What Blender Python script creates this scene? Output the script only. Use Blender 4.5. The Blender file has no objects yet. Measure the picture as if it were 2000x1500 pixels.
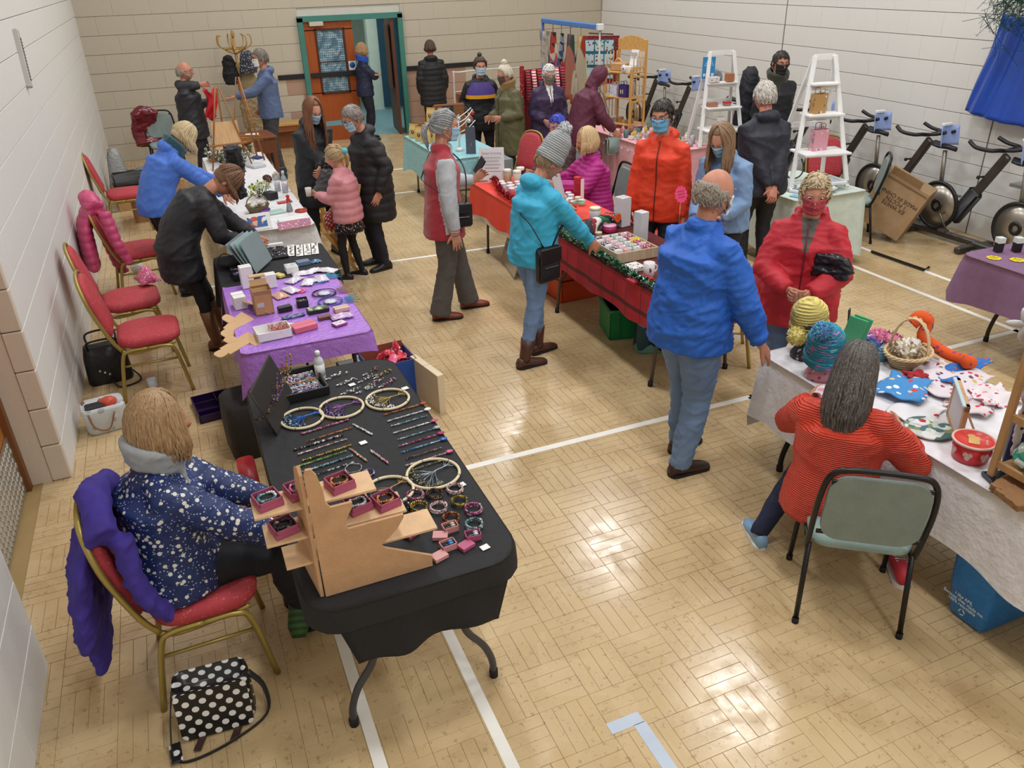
import bpy, math, random
import numpy as np
from mathutils import Vector, Matrix, Euler
random.seed(7); RNG = np.random.RandomState(3)
D = bpy.data; SC = bpy.context.scene; COL = SC.collection
R = math.radians; PI = math.pi
# ---------------------------------------------------------------- camera
cam = D.cameras.new('camera'); cam.sensor_width = 36; cam.lens = 36 * 1548 / 2000; cam.clip_end = 60
co = D.objects.new('camera', cam); COL.objects.link(co); SC.camera = co
co.matrix_world = (Matrix.Translation((0, 0, 2.75)) @ Matrix.Rotation(-0.38665, 4, 'Z')
                   @ Matrix.Rotation(1.08755, 4, 'X') @ Matrix.Rotation(-0.02929, 4, 'Z'))
# ---------------------------------------------------------------- light
SC.view_settings.view_transform = 'Standard'; SC.view_settings.look = 'None'
SC.view_settings.gamma = 1; SC.view_settings.use_curve_mapping = False
SC.view_settings.exposure = 0.0
w = D.worlds.new('world'); SC.world = w; w.use_nodes = True
w.node_tree.nodes['Background'].inputs[0].default_value = (1, .97, .93, 1)
w.node_tree.nodes['Background'].inputs[1].default_value = .3
for lx in (1.7, 5.4):
    for ly in (-1.6, 2.3, 5.7, 9.2, 12.7):
        l = D.lights.new('ceiling_lamp_light', 'AREA'); l.shape = 'RECTANGLE'; l.size = .5; l.size_y = .9
        l.energy = 78; l.color = (.97, .98, 1)
        o = D.objects.new('ceiling_lamp_light', l); COL.objects.link(o); o.location = (lx, ly, 5.93)
# ---------------------------------------------------------------- materials
def lin(h):
    if not isinstance(h, str): return tuple(h) + (1,)
    c = [int(h[i:i+2], 16) / 255 for i in (0, 2, 4)]
    return tuple(x / 12.92 if x <= .04045 else ((x + .055) / 1.055) ** 2.4 for x in c) + (1,)
_M = {}
def M(h, r=.6, m=0., k='', s=1., pal=None, bump=0., em=0.):
    key = (h, r, m, k, s, tuple(pal) if pal else None, bump, em)
    if key in _M: return _M[key]
    mt = D.materials.new(k or 'paint'); mt.use_nodes = True; N = mt.node_tree.nodes; L = mt.node_tree.links
    b = N['Principled BSDF']; b.inputs['Roughness'].default_value = r; b.inputs['Metallic'].default_value = m
    def nd(t, **kw):
        n = N.new('ShaderNode' + t)
        for a, v in kw.items(): setattr(n, a, v)
        return n
    tc = nd('TexCoord').outputs['Object']
    def noise(sc, det=2., v=None, rough=.5):
        n = nd('TexNoise'); n.inputs['Scale'].default_value = sc; n.inputs['Detail'].default_value = det
        n.inputs['Roughness'].default_value = rough; L.new(v or tc, n.inputs['Vector']); return n
    def ramp(f, stops, const=False):
        n = nd('ValToRGB'); cr = n.color_ramp
        if const: cr.interpolation = 'CONSTANT'
        while len(cr.elements) < len(stops): cr.elements.new(.5)
        for e, (p, c) in zip(cr.elements, stops): e.position = p; e.color = lin(c) if isinstance(c, str) else c
        L.new(f, n.inputs[0]); return n.outputs[0]
    def mix(f, a, bb, mode='MIX'):
        n = nd('MixRGB', blend_type=mode)
        for i, v in ((0, f), (1, a), (2, bb)):
            if hasattr(v, 'links'): L.new(v, n.inputs[i])
            else: n.inputs[i].default_value = v if i == 0 else (lin(v) if isinstance(v, str) else v)
        return n.outputs[0]
    def math_(op, a, bb=None):
        n = nd('Math', operation=op)
        for i, v in enumerate((a, bb)):
            if v is None: continue
            if hasattr(v, 'links'): L.new(v, n.inputs[i])
            else: n.inputs[i].default_value = v
        return n.outputs[0]
    def mapping(sc):
        n = nd('Mapping'); n.inputs['Scale'].default_value = sc; L.new(tc, n.inputs[0]); return n.outputs[0]
    def vor(sc, feat='F1', v=None):
        n = nd('TexVoronoi', feature=feat); n.inputs['Scale'].default_value = sc; L.new(v or tc, n.inputs['Vector']); return n
    def bumpit(h_, strength=.3, dist=.004):
        n = nd('Bump'); n.inputs['Strength'].default_value = strength; n.inputs['Distance'].default_value = dist
        L.new(h_, n.inputs['Height']); L.new(n.outputs[0], b.inputs['Normal'])
    base = lin(h); out = None
    def shade(f=.8, sc=9): # slight unevenness of the dye or paint
        return mix(noise(sc * s, 3).outputs[0], (base[0]*f, base[1]*f, base[2]*f, 1), (min(1, base[0]*(2-f)), min(1, base[1]*(2-f)), min(1, base[2]*(2-f)), 1))
    if k == 'fab':
        out = shade(.82, 12); bumpit(math_('ADD', math_('MULTIPLY', noise(170, 2).outputs[0], .12), noise(10, 5, mapping((1, 1, .6)), .6).outputs[0]), .4, .022)
    elif k == 'fleece':
        out = shade(.75, 30); bumpit(noise(260, 3).outputs[0], .8, .004); b.inputs['Sheen Weight'].default_value = .3
    elif k == 'skin':
        out = mix(noise(22, 3).outputs[0], h, pal[0] if pal else 'B0705A'); b.inputs['Subsurface Weight'].default_value = .06
        b.inputs['Subsurface Radius'].default_value = (.02, .008, .004)
    elif k == 'hair':
        m_ = mapping((80, 80, 5)); n = noise(2.2, 3, m_)
        out = ramp(n.outputs[0], [(.2, pal[0]), (.5, h), (.82, pal[1])]); bumpit(n.outputs[0], .3, .003)
    elif k == 'knit':
        n = nd('TexWave', bands_direction='Z'); n.inputs['Scale'].default_value = 16 * s; n.inputs['Distortion'].default_value = 1.2
        n.inputs['Detail Scale'].default_value = 2; L.new(tc, n.inputs[0])
        out = mix(n.outputs[1], (base[0]*.72, base[1]*.72, base[2]*.72, 1), h); bumpit(n.outputs[1], .8, .008)
        if pal: out = mix(ramp(noise(28 * s, 2, mapping((.6, .6, 2))).outputs[0], [(0, (0, 0, 0, 1)), (.56, (0, 0, 0, 1)), (.6, (1, 1, 1, 1))]), out, ramp(noise(13, 1).outputs[0], [(.3, pal[0]), (.5, pal[-1]), (.62, pal[len(pal)//2])], True))
    elif k == 'denim':
        out = mix(noise(5, 4, mapping((1, 1, .5))).outputs[0], h, pal[0] if pal else '7C95B8'); bumpit(noise(300, 2).outputs[0], .4, .002)
    elif k == 'cells':
        n = vor(30 * s); n2 = nd('SeparateColor'); L.new(n.outputs['Color'], n2.inputs[0])
        ps = [h] + list(pal); out = ramp(n2.outputs[0], [(i / len(ps), c) for i, c in enumerate(ps)], True)
    elif k == 'floral':
        v1 = vor(26 * s); v2 = vor(60 * s)
        f1 = ramp(v1.outputs['Distance'], [(0, 'D8C878'), (.1, 'DADAD2'), (.26, 'DADAD2'), (.31, (0, 0, 0, 1))]); f2 = ramp(v2.outputs['Distance'], [(0, 'B8C4D8'), (.22, 'A8B4C8'), (.28, (0, 0, 0, 1))])
        msk1 = math_('LESS_THAN', v1.outputs['Distance'], .28); msk2 = math_('LESS_THAN', v2.outputs['Distance'], .22)
        out = mix(msk1, mix(msk2, shade(.6, 5), f2), f1)
    elif k == 'print':   # scattered motifs of the palette on the ground colour
        v1 = vor(22 * s); n2 = nd('SeparateColor'); L.new(v1.outputs['Color'], n2.inputs[0])
        pc = ramp(n2.outputs[1], [(i / len(pal), c) for i, c in enumerate(pal)], True)
        nn = noise(40 * s, 2); d2 = math_('ADD', v1.outputs['Distance'], math_('MULTIPLY', math_('SUBTRACT', nn.outputs[0], .5), .5))
        out = mix(math_('LESS_THAN', d2, .3), h, pc)
    elif k == 'dots':
        sx = nd('SeparateXYZ'); L.new(tc, sx.inputs[0]); q = 1 / (.065 * s)
        u = math_('MULTIPLY', sx.outputs[0], q); v = math_('MULTIPLY', math_('ADD', sx.outputs[1], sx.outputs[2]), q)
        a = math_('SUBTRACT', math_('FRACT', math_('ADD', u, v)), .5); c = math_('SUBTRACT', math_('FRACT', math_('SUBTRACT', u, v)), .5)
        d = math_('SQRT', math_('ADD', math_('MULTIPLY', a, a), math_('MULTIPLY', c, c)))
        out = mix(math_('LESS_THAN', d, .3), h, pal[0])
    elif k == 'plaid':
        sx = nd('SeparateXYZ'); L.new(tc, sx.inputs[0])
        def band(o_, q, a, ww): 
            return math_('LESS_THAN', math_('ABSOLUTE', math_('SUBTRACT', math_('FRACT', math_('MULTIPLY', o_, q)), a)), ww)
        y = math_('MAXIMUM', band(sx.outputs[1], 5.2, .5, .05), band(sx.outputs[1], 5.2, .3, .02)); z = math_('MAXIMUM', band(sx.outputs[2], 5, .06, .11), math_('MAXIMUM', band(sx.outputs[0], 5.2, .5, .05), band(sx.outputs[0], 5.2, .3, .02)))
        out = mix(math_('MULTIPLY', y, .45), mix(math_('MULTIPLY', z, .8), shade(.8), pal[0]), pal[0]); bumpit(noise(200).outputs[0], .3, .002)
    elif k == 'stripe':
        sx = nd('SeparateXYZ'); L.new(tc, sx.inputs[0])
        out = mix(math_('LESS_THAN', math_('FRACT', math_('MULTIPLY', sx.outputs[2], 40 * s)), .5), h, pal[0])
    elif k == 'wood':
        n = noise(3 * s, 4, mapping((14, 14, 1.6))); out = mix(n.outputs[0], (base[0]*.62, base[1]*.6, base[2]*.56, 1), (min(1, base[0]*1.3), min(1, base[1]*1.3), min(1, base[2]*1.3), 1))
        bumpit(n.outputs[0], .12, .002)
    elif k == 'wicker':
        n = nd('TexWave', bands_direction='Z'); n.inputs['Scale'].default_value = 22 * s; n.inputs['Distortion'].default_value = 4; L.new(tc, n.inputs[0])
        out = mix(n.outputs[1], (base[0]*.4, base[1]*.4, base[2]*.4, 1), h); bumpit(n.outputs[1], .8, .006)
    elif k == 'wall':
        n = noise(1.3, 4); n2 = noise(60, 4)
        out = mix(math_('MULTIPLY', n.outputs[0], .5), h, pal[0]); bumpit(n2.outputs[0], .35, .004)
    elif k == 'floor':
        geo = nd('NewGeometry').outputs['Position']
        a = noise(1.1, 6, geo, .62); c = noise(34, 5, geo, .7); e = noise(4.5, 4, geo, .6)
        oi = nd('ObjectInfo'); v3 = vor(5.2, v=geo)
        sc_ = nd('SeparateColor'); L.new(v3.outputs['Color'], sc_.inputs[0])
        o1 = mix(a.outputs[0], 'BC9F72', 'CCB68E'); o2 = mix(ramp(e.outputs[0], [(.45, (0, 0, 0, 1)), (.7, (.55,)*3 + (1,))]), o1, 'AA8C60')
        o3 = mix(math_('MULTIPLY', sc_.outputs[0], .22), o2, 'E2CBA4')
        wear = math_('MULTIPLY', math_('GREATER_THAN', c.outputs[0], .6), math_('GREATER_THAN', e.outputs[0], .46))
        out = mix(math_('MULTIPLY', wear, .55), o3, '8F7650')
        rr = ramp(noise(9, 5, geo, .7).outputs[0], [(.35, (.1,)*3 + (1,)), (.68, (.32,)*3 + (1,))]); L.new(rr, b.inputs['Roughness']); bumpit(c.outputs[0], .25, .002)
    elif k == 'glass':
        b.inputs['Transmission Weight'].default_value = .92; b.inputs['IOR'].default_value = 1.3; out = None; b.inputs['Base Color'].default_value = base
    elif k == 'film':
        b.inputs['Alpha'].default_value = .35; b.inputs['Base Color'].default_value = base; bumpit(noise(18 * s, 3).outputs[0], 1., .03)
    elif k == 'glitter':
        n = vor(160 * s); n2 = nd('SeparateColor'); L.new(n.outputs['Color'], n2.inputs[0]); ps = [h] + list(pal or [])
        out = ramp(n2.outputs[0], [(i / len(ps), c) for i, c in enumerate(ps)], True)
    elif k == 'flat': out = None; b.inputs['Base Color'].default_value = base
    else: out = shade(.88, 7)
    if bump: bumpit(noise(30 * s, 4).outputs[0], bump, .02)
    if em: b.inputs['Emission Color'].default_value = base; b.inputs['Emission Strength'].default_value = em
    if out is not None: L.new(out, b.inputs['Base Color'])
    _M[key] = mt; return mt
# ---------------------------------------------------------------- mesh builder
def frame(d, up=(0, 0, 1)):
    d = Vector(d).normalized(); u = Vector(up)
    if abs(d.dot(u)) > .98: u = Vector((0, 1, 0)) if abs(d.y) < .9 else Vector((1, 0, 0))
    x = u.cross(d).normalized(); y = d.cross(x)
    return x, y, d
class MB:
    def __init__(self): self.v = []; self.f = []; self.s = []; self.i = []; self.T = None; self.k = 0
    def add(self, vs, fs, sm=True):
        n = len(self.v)
        if self.T is not None: vs = [tuple(self.T @ Vector(p)) for p in vs]
        self.v += [tuple(p) for p in vs]; self.f += [tuple(a + n for a in q) for q in fs]; self.s += [sm] * len(fs); self.i += [self.k] * len(fs); return self
    def box(self, c, s, rz=0, bev=0, rx=0, ry=0):
        hx, hy, hz = (a / 2 for a in s); m = Euler((rx, ry, rz)).to_matrix(); c = Vector(c)
        if not bev:
            vs = [c + m @ Vector((x*hx, y*hy, z*hz)) for x in (-1, 1) for y in (-1, 1) for z in (-1, 1)]
            return self.add(vs, [(0, 1, 3, 2), (4, 6, 7, 5), (0, 4, 5, 1), (2, 3, 7, 6), (0, 2, 6, 4), (1, 5, 7, 3)], False)
        b = min(bev, hx*.95, hy*.95, hz*.95); vs = []; ix = {}
        for x in (-1, 1):
            for y in (-1, 1):
                for z in (-1, 1):
                    for a in range(3):
                        p = [x*(hx-b), y*(hy-b), z*(hz-b)]; p[a] = (x*hx, y*hy, z*hz)[a]; ix[x, y, z, a] = len(vs); vs.append(c + m @ Vector(p))
        fs = []
        for a in range(3):
            for sg in (-1, 1):
                o = [t for t in range(3) if t != a]; q = []
                for u, v in ((-1, -1), (1, -1), (1, 1), (-1, 1)):
                    k = [0, 0, 0]; k[a] = sg; k[o[0]] = u; k[o[1]] = v; q.append(ix[k[0], k[1], k[2], a])
                if (sg == 1) == (a == 1): q.reverse()
                fs.append(tuple(q))
        for a in range(3):
            o = [t for t in range(3) if t != a]
            for u in (-1, 1):
                for v in (-1, 1):
                    def I(e, ax): k = [0, 0, 0]; k[a] = e; k[o[0]] = u; k[o[1]] = v; return ix[k[0], k[1], k[2], ax]
                    fs.append((I(-1, o[0]), I(1, o[0]), I(1, o[1]), I(-1, o[1])))
        for x in (-1, 1):
            for y in (-1, 1):
                for z in (-1, 1): fs.append((ix[x, y, z, 0], ix[x, y, z, 1], ix[x, y, z, 2]))
        return self.add(vs, fs, bev > .012)
    def tube(self, pts, r, n=8, closed=False, cap=True, fl=1., up=(0, 0, 1)):
        pts = [Vector(p) for p in pts]; k = len(pts); rs = r if isinstance(r, (list, tuple)) else [r] * k; vs = []; x0 = None
        for i, p in enumerate(pts):
            a = pts[(i-1) % k] if (closed or i) else p; b = pts[(i+1) % k] if (closed or i < k-1) else p
            d = (b - a); d = d.normalized() if d.length > 1e-7 else Vector((0, 0, 1))
            if x0 is None: x, y, _ = frame(d, up)
            else:
                x = x0 - d * x0.dot(d)
                x = x.normalized() if x.length > 1e-6 else frame(d, up)[0]
                y = d.cross(x)
            x0 = x
            for j in range(n):
                t = 2*PI*j/n; vs.append(p + x*(math.cos(t)*rs[i]) + y*(math.sin(t)*rs[i]*fl))
        fs = [(i*n+j, i*n+(j+1) % n, ((i+1) % k)*n+(j+1) % n, ((i+1) % k)*n+j) for i in range(k if closed else k-1) for j in range(n)]
        if cap and not closed: fs += [tuple(range(n))[::-1], tuple((k-1)*n+j for j in range(n))]
        return self.add(vs, fs)
    def lathe(self, prof, n=16, c=(0, 0, 0), smooth=True):
        vs = [(c[0]+r*math.cos(2*PI*j/n), c[1]+r*math.sin(2*PI*j/n), c[2]+z) for r, z in prof for j in range(n)]; k = len(prof)
        fs = [(i*n+j, i*n+(j+1) % n, (i+1)*n+(j+1) % n, (i+1)*n+j) for i in range(k-1) for j in range(n)]
        if prof[0][0] > 1e-4: fs.append(tuple(range(n))[::-1])
        if prof[-1][0] > 1e-4: fs.append(tuple((k-1)*n+j for j in range(n)))
        return self.add(vs, fs, smooth)
    def cyl(self, c, r, h, n=16, r2=None): r2 = r if r2 is None else r2; e = min(.08*h, .1*r); return self.lathe([(r-e, 0), (r, e), (r2, h-e), (r2-e, h)], n, c)
    def ell(self, c, r, nu=12, nv=8, rot=None):
        if not isinstance(r, (list, tuple)): r = (r, r, r)
        m = rot or Matrix.Identity(3); c = Vector(c); vs = [c + m @ Vector((0, 0, r[2]))]
        for i in range(1, nv):
            for j in range(nu):
                a = PI*i/nv; t = 2*PI*j/nu; vs.append(c + m @ Vector((r[0]*math.sin(a)*math.cos(t), r[1]*math.sin(a)*math.sin(t), r[2]*math.cos(a))))
        vs.append(c + m @ Vector((0, 0, -r[2]))); L_ = len(vs)-1
        fs = [(0, 1+j, 1+(j+1) % nu) for j in range(nu)] + [(1+i*nu+j, 1+(i+1)*nu+j, 1+(i+1)*nu+(j+1) % nu, 1+i*nu+(j+1) % nu) for i in range(nv-2) for j in range(nu)] + [(L_, 1+(nv-2)*nu+(j+1) % nu, 1+(nv-2)*nu+j) for j in range(nu)]
        return self.add(vs, fs)
    def prism(self, poly, z0, z1, sm=False):
        n = len(poly); vs = [(x, y, z0) for x, y in poly] + [(x, y, z1) for x, y in poly]
        return self.add(vs, [tuple(range(n))[::-1], tuple(range(n, 2*n))] + [(j, (j+1) % n, n+(j+1) % n, n+j) for j in range(n)], sm)
    def loft(self, rings, cap=True, sm=True):
        n = len(rings[0]); vs = [p for r in rings for p in r]; k = len(rings)
        fs = [(i*n+j, i*n+(j+1) % n, (i+1)*n+(j+1) % n, (i+1)*n+j) for i in range(k-1) for j in range(n)]
        if cap: fs += [tuple(range(n))[::-1], tuple((k-1)*n+j for j in range(n))]
        return self.add(vs, fs, sm)
    def sheet(self, fn, nu, nv, th=.003, sm=True):
        g = [[Vector(fn(i/nu, j/nv)) for j in range(nv+1)] for i in range(nu+1)]; vs = []; 
        for i in range(nu+1):
            for j in range(nv+1):
                a = g[min(i+1, nu)][j]-g[max(i-1, 0)][j]; b = g[i][min(j+1, nv)]-g[i][max(j-1, 0)]; nn = a.cross(b)
                nn = nn.normalized() if nn.length > 1e-9 else Vector((0, 0, 1)); vs += [g[i][j] + nn*th/2, g[i][j] - nn*th/2]
        W = nv+1; I = lambda i, j, k: 2*(i*W+j)+k; fs = []
        for i in range(nu):
            for j in range(nv): fs += [(I(i, j, 0), I(i+1, j, 0), I(i+1, j+1, 0), I(i, j+1, 0)), (I(i, j, 1), I(i, j+1, 1), I(i+1, j+1, 1), I(i+1, j, 1))]
        for i in range(nu): fs += [(I(i, 0, 0), I(i, 0, 1), I(i+1, 0, 1), I(i+1, 0, 0)), (I(i, nv, 0), I(i+1, nv, 0), I(i+1, nv, 1), I(i, nv, 1))]
        for j in range(nv): fs += [(I(0, j, 0), I(0, j+1, 0), I(0, j+1, 1), I(0, j, 1)), (I(nu, j, 0), I(nu, j, 1), I(nu, j+1, 1), I(nu, j+1, 0))]
        return self.add(vs, fs, sm)
    def mesh(self, name='mesh'):
        m = D.meshes.new(name); m.from_pydata(self.v, [], self.f); m.polygons.foreach_set('use_smooth', self.s)
        if any(self.i): m.polygons.foreach_set('material_index', self.i)
        m.update(); return m
    def build(self, name, mat, parent=None, loc=None, rz=0):
        m = self.mesh(name)
        for a in (mat if isinstance(mat, (list, tuple)) else [mat]): m.materials.append(a)
        return link(name, m, parent, loc, rz)
def link(name, m, parent=None, loc=None, rz=0):
    o = D.objects.new(name, m); COL.objects.link(o); o.parent = parent
    if loc is not None: o.location = loc
    if rz: o.rotation_euler = (0, 0, rz)
    return o
def tag(o, label=None, cat=None, group=None, kind=None):
    if label: o['label'] = label
    if cat: o['category'] = cat
    if group: o['group'] = group
    if kind: o['kind'] = kind
    return o
def thing(name, label, cat, loc=(0, 0, 0), rz=0, group=None): return tag(link(name, None, None, loc, rz), label, cat, group)
def one(name, label, cat, mb, mat, loc=(0, 0, 0), rz=0, group=None, tilt=None):
    o = tag(mb.build(name, mat, None, loc, rz), label, cat, group)
    if tilt: o.rotation_euler = (tilt[0], tilt[1], rz)
    return o
def dup(root, loc, rz=0, label=None, group=None):
    r = root.copy(); COL.objects.link(r); r.location = loc; r.rotation_euler = (root.rotation_euler.x, root.rotation_euler.y, rz)
    if label: r['label'] = label
    if group: r['group'] = group
    for c in root.children:
        d = c.copy(); COL.objects.link(d); d.parent = r
        for e in c.children: g = e.copy(); COL.objects.link(g); g.parent = d
    return r
def struct(name, mb, mat, parent=None):
    o = mb.build(name, mat, parent)
    if not parent: o['kind'] = 'structure'
    return o
def text(body, size, mat, parent, loc, rot, name='lettering', ext=.0006, align='CENTER'):
    c = D.curves.new('t', 'FONT'); c.body = body; c.size = size; c.extrude = ext; c.align_x = align; c.resolution_u = 2; c.space_line = .9
    t = D.objects.new('t', c); COL.objects.link(t); bpy.context.view_layer.update()
    m = D.meshes.new_from_object(t.evaluated_get(bpy.context.evaluated_depsgraph_get())); D.objects.remove(t); m.materials.clear(); m.materials.append(mat)
    o = link(name, m, parent, loc); o.rotation_euler = rot; return o
def remesh(mb, vox, smooth=6, fac=.5):
    m = mb.mesh('tmp'); o = link('tmp', m); r = o.modifiers.new('r', 'REMESH'); r.mode = 'VOXEL'; r.voxel_size = vox; r.use_smooth_shade = True
    if smooth: q = o.modifiers.new('s', 'SMOOTH'); q.factor = fac; q.iterations = smooth
    e = o.evaluated_get(bpy.context.evaluated_depsgraph_get()); m2 = D.meshes.new_from_object(e); D.objects.remove(o); D.meshes.remove(m)
    return m2
def nz(P, f, seed=0):   # cheap smooth pseudo noise, -1..1
    rs = np.random.RandomState(seed); s = 0
    for k in range(5):
        d = rs.normal(size=3); d /= np.linalg.norm(d); w_ = f * (.7 + .6*rs.rand())
        s = s + np.sin(P @ (d*w_) + 1.7*np.sin(P @ (rs.normal(size=3)*f*.45) + rs.rand()*6) + rs.rand()*6)
    return s / 5
def displace(m, fn):
    n = len(m.vertices); P = np.empty(n*3); m.vertices.foreach_get('co', P); P = P.reshape(-1, 3)
    Nn = np.empty(n*3); m.vertices.foreach_get('normal', Nn); Nn = Nn.reshape(-1, 3)
    P = P + Nn * fn(P)[:, None]; m.vertices.foreach_set('co', P.ravel()); m.update()
def arc(c, r, a0, a1, n=8, plane='xz'):
    o = []
    for i in range(n+1):
        t = a0+(a1-a0)*i/n; u, v = r*math.cos(t), r*math.sin(t)
        o.append((c[0]+u, c[1], c[2]+v) if plane == 'xz' else (c[0], c[1]+u, c[2]+v) if plane == 'yz' else (c[0]+u, c[1]+v, c[2]))
    return o
def smooth_path(pts, k=6):
    P = [Vector(p) for p in pts]; P = [P[0]*2-P[1]] + P + [P[-1]*2-P[-2]]; o = []
    for i in range(1, len(P)-2):
        for j in range(k):
            t = j/k; a, b, c, d = P[i-1], P[i], P[i+1], P[i+2]
            o.append(.5*((2*b)+(c-a)*t+(2*a-5*b+4*c-d)*t*t+(-a+3*b-3*c+d)*t**3))
    return o + [P[-2]]
def rrect(w_, h_, r, n=5, cx=0, cy=0):
    o = []
    for sx, sy, a in ((1, 1, 0), (-1, 1, PI/2), (-1, -1, PI), (1, -1, 1.5*PI)):
        for i in range(n+1): t = a+PI/2*i/n; o.append((cx+sx*(w_/2-r)+r*math.cos(t), cy+sy*(h_/2-r)+r*math.sin(t)))
    return o

# ---------------------------------------------------------------- the hall
CI = co.matrix_world.inverted()
def seen(p, mg=.02):
    c = CI @ Vector(p)
    if c.z > -.2: return None
    u = .774*c.x/-c.z; v = .774*c.y/-c.z
    return (c.length if abs(u) < .5+mg and abs(v) < .375+mg else None)
WR = lambda y: 7.95 + .0434*(y-5.8)     # the right wall runs slightly outward
m_floor = M('C9AD7F', .45, k='floor')
mb = MB(); mb.box((3.5, 6.2, -.0535), (10.4, 19.5, .1)); fl = struct('floor', mb, M('A08658', .8))
def mk_block(w_, d_):
    b = MB(); b.box((0, 0, -.006), (w_, d_, .014), bev=.0012); m = b.mesh('floor_block'); m.materials.append(m_floor); return m
S = .232; q = S/4; G = .0008
mX, mY = mk_block(S-G, q-G), mk_block(q-G, S-G); cand = []
for i in range(-5, 41):
    for j in range(-1, 70):
        x0, y0 = i*S, j*S
        if x0 < (-1.5 if 3 < y0 < 5 else -1.25) or x0 > WR(y0): continue
        if (i+j) % 2: cs = [(x0+S/2, y0+q*(k+.5), mX) for k in range(4)]
        else: cs = [(x0+q*(k+.5), y0+S/2, mY) for k in range(4)]
        for x, y, m in cs:
            d = seen((x, y, 0))
            cand.append((d if d else 99+random.random(), x, y, m))
cand.sort(key=lambda t: t[0])
rest = MB()
for n, (d, x, y, m) in enumerate(cand):
    dz = random.uniform(-.0005, .0005)
    if n < 295: link('floor_block', m, fl, (x, y, dz))
    else:
        a, b = (S-G, q-G) if m is mX else (q-G, S-G); e = .0012
        vs = [(x+sx*(a/2-f), y+sy*(b/2-f), z+dz) for f, z in ((0, -.004), (e, .001)) for sx, sy in ((-1, -1), (1, -1), (1, 1), (-1, 1))]
        rest.add(vs, [(4, 5, 6, 7)] + [(k, (k+1) % 4, 4+(k+1) % 4, 4+k) for k in range(4)], False)
tag(rest.build('floor_blocks', m_floor, fl), kind='stuff')
# painted court lines
tn = [0]
def line(x0, y0, x1, y1, wd, c='EFEDE6'):
    tn[0] += 1; b = MB(); a = math.atan2(y1-y0, x1-x0); L_ = math.hypot(x1-x0, y1-y0)
    b.box(((x0+x1)/2, (y0+y1)/2, .0012), (L_, wd, .002), rz=a); struct('trim_%d' % tn[0], b, M(c, .5, k=''))
line(1.15, 3.94, 3.46, 3.93, .05); line(3.43, 3.93, 3.39, 1.0, .05); line(.26, 3.1, .26, .8, .05); line(.73, 3.9, .73, .8, .05)
line(6.05, 9.6, 6.1, 1.2, .05); line(6.58, 7.2, 6.57, 1.2, .05); line(-.1, 8.1, 4.6, 7.9, .045); line(.95, 5.2, 1.13, 3.95, .05, 'B9C2C8')
line(3.43, 3.93, 7.4, 3.9, .05); line(1.9, 10.9, 3.4, 10.8, .05); line(1.9, 12.4, 3.4, 12.3, .05); line(.2, 11.2, 1.6, 11.1, .05)
line(1.155, 1.9, 1.305, 1.9, .055, 'B5C2D2'); line(1.282, 1.875, 1.282, 1.3, .055, 'B5C2D2'); line(4.0, 4.9, 4.0, 3.6, .05, 'A9ABAD')
m_wall = M('E3E3E0', .55, k='wall', pal=['D4D3CC']); m_wallb = M('C3BAA8', .6, k='wall', pal=['B6AC9A']); m_mort = M('CFCBC0', .8); m_low = M('B3927F', .6, k='wall', pal=['A58674'])
def block_wall(par, O, u, L_, z0, z1, ch, bl, n, mat, holes=(), lo=None, limit=290):
    u = Vector((u[0], u[1], 0)).normalized(); n = Vector((n[0], n[1], 0)).normalized(); a = math.atan2(u.y, u.x); it = []; meshes = {}
    for r in range(int((z1-z0)/ch+.5)):
        s = -(r % 2)*bl/2
        while s < L_-.01:
            s0, s1 = max(0, s), min(L_, s+bl); s += bl; zb, zt = z0+r*ch, min(z1, z0+(r+1)*ch)
            for h in holes:
                if zb < h[3]-.02 and zt > h[2]+.02 and s0 < h[1] and s1 > h[0]:
                    if s0 < h[0] and s1 > h[0]: s1 = h[0]
                    elif s0 < h[1] and s1 > h[1]: s0 = h[1]
                    else: s0 = s1
            if s1-s0 < .04: continue
            P = Vector(O) + u*(s0+s1)/2; P.z = (zb+zt)/2; d = seen(P, .04); it.append((d if d else 99, s1-s0, zt-zb, P, (lo and lo(s0, s1, zb)) or mat))
    it.sort(key=lambda t: t[0]); rs = {}
    for k, (d, w_, h_, P, mt) in enumerate(it):
        off = n*(random.uniform(-.0008, .0008)); 
        if k < limit and d < 99:
            key = (round(w_, 2), round(h_, 2), mt.name)
            if key not in meshes:
                b = MB(); b.box((0, 0, 0), (w_-.0012, .03, h_-.006), bev=.0015); meshes[key] = b.mesh('wall_block'); meshes[key].materials.append(mt)
            o = link('wall_block', meshes[key], par, P+off, a)
        else:
            b = rs.setdefault(mt.name, (MB(), mt))[0]; b.box(P+off, (w_-.0012, .03, h_-.006), rz=a, bev=.0015)
    for b, mt in rs.values(): tag(b.build('wall_blocks', mt, par), kind='stuff')
def slab(name, boxes, mat=m_mort):
    b = MB()
    for c in boxes: x0, x1, y0, y1, z0, z1 = c; b.box(((x0+x1)/2, (y0+y1)/2, (z0+z1)/2), (x1-x0, y1-y0, z1-z0))
    return struct(name, b, mat)
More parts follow.
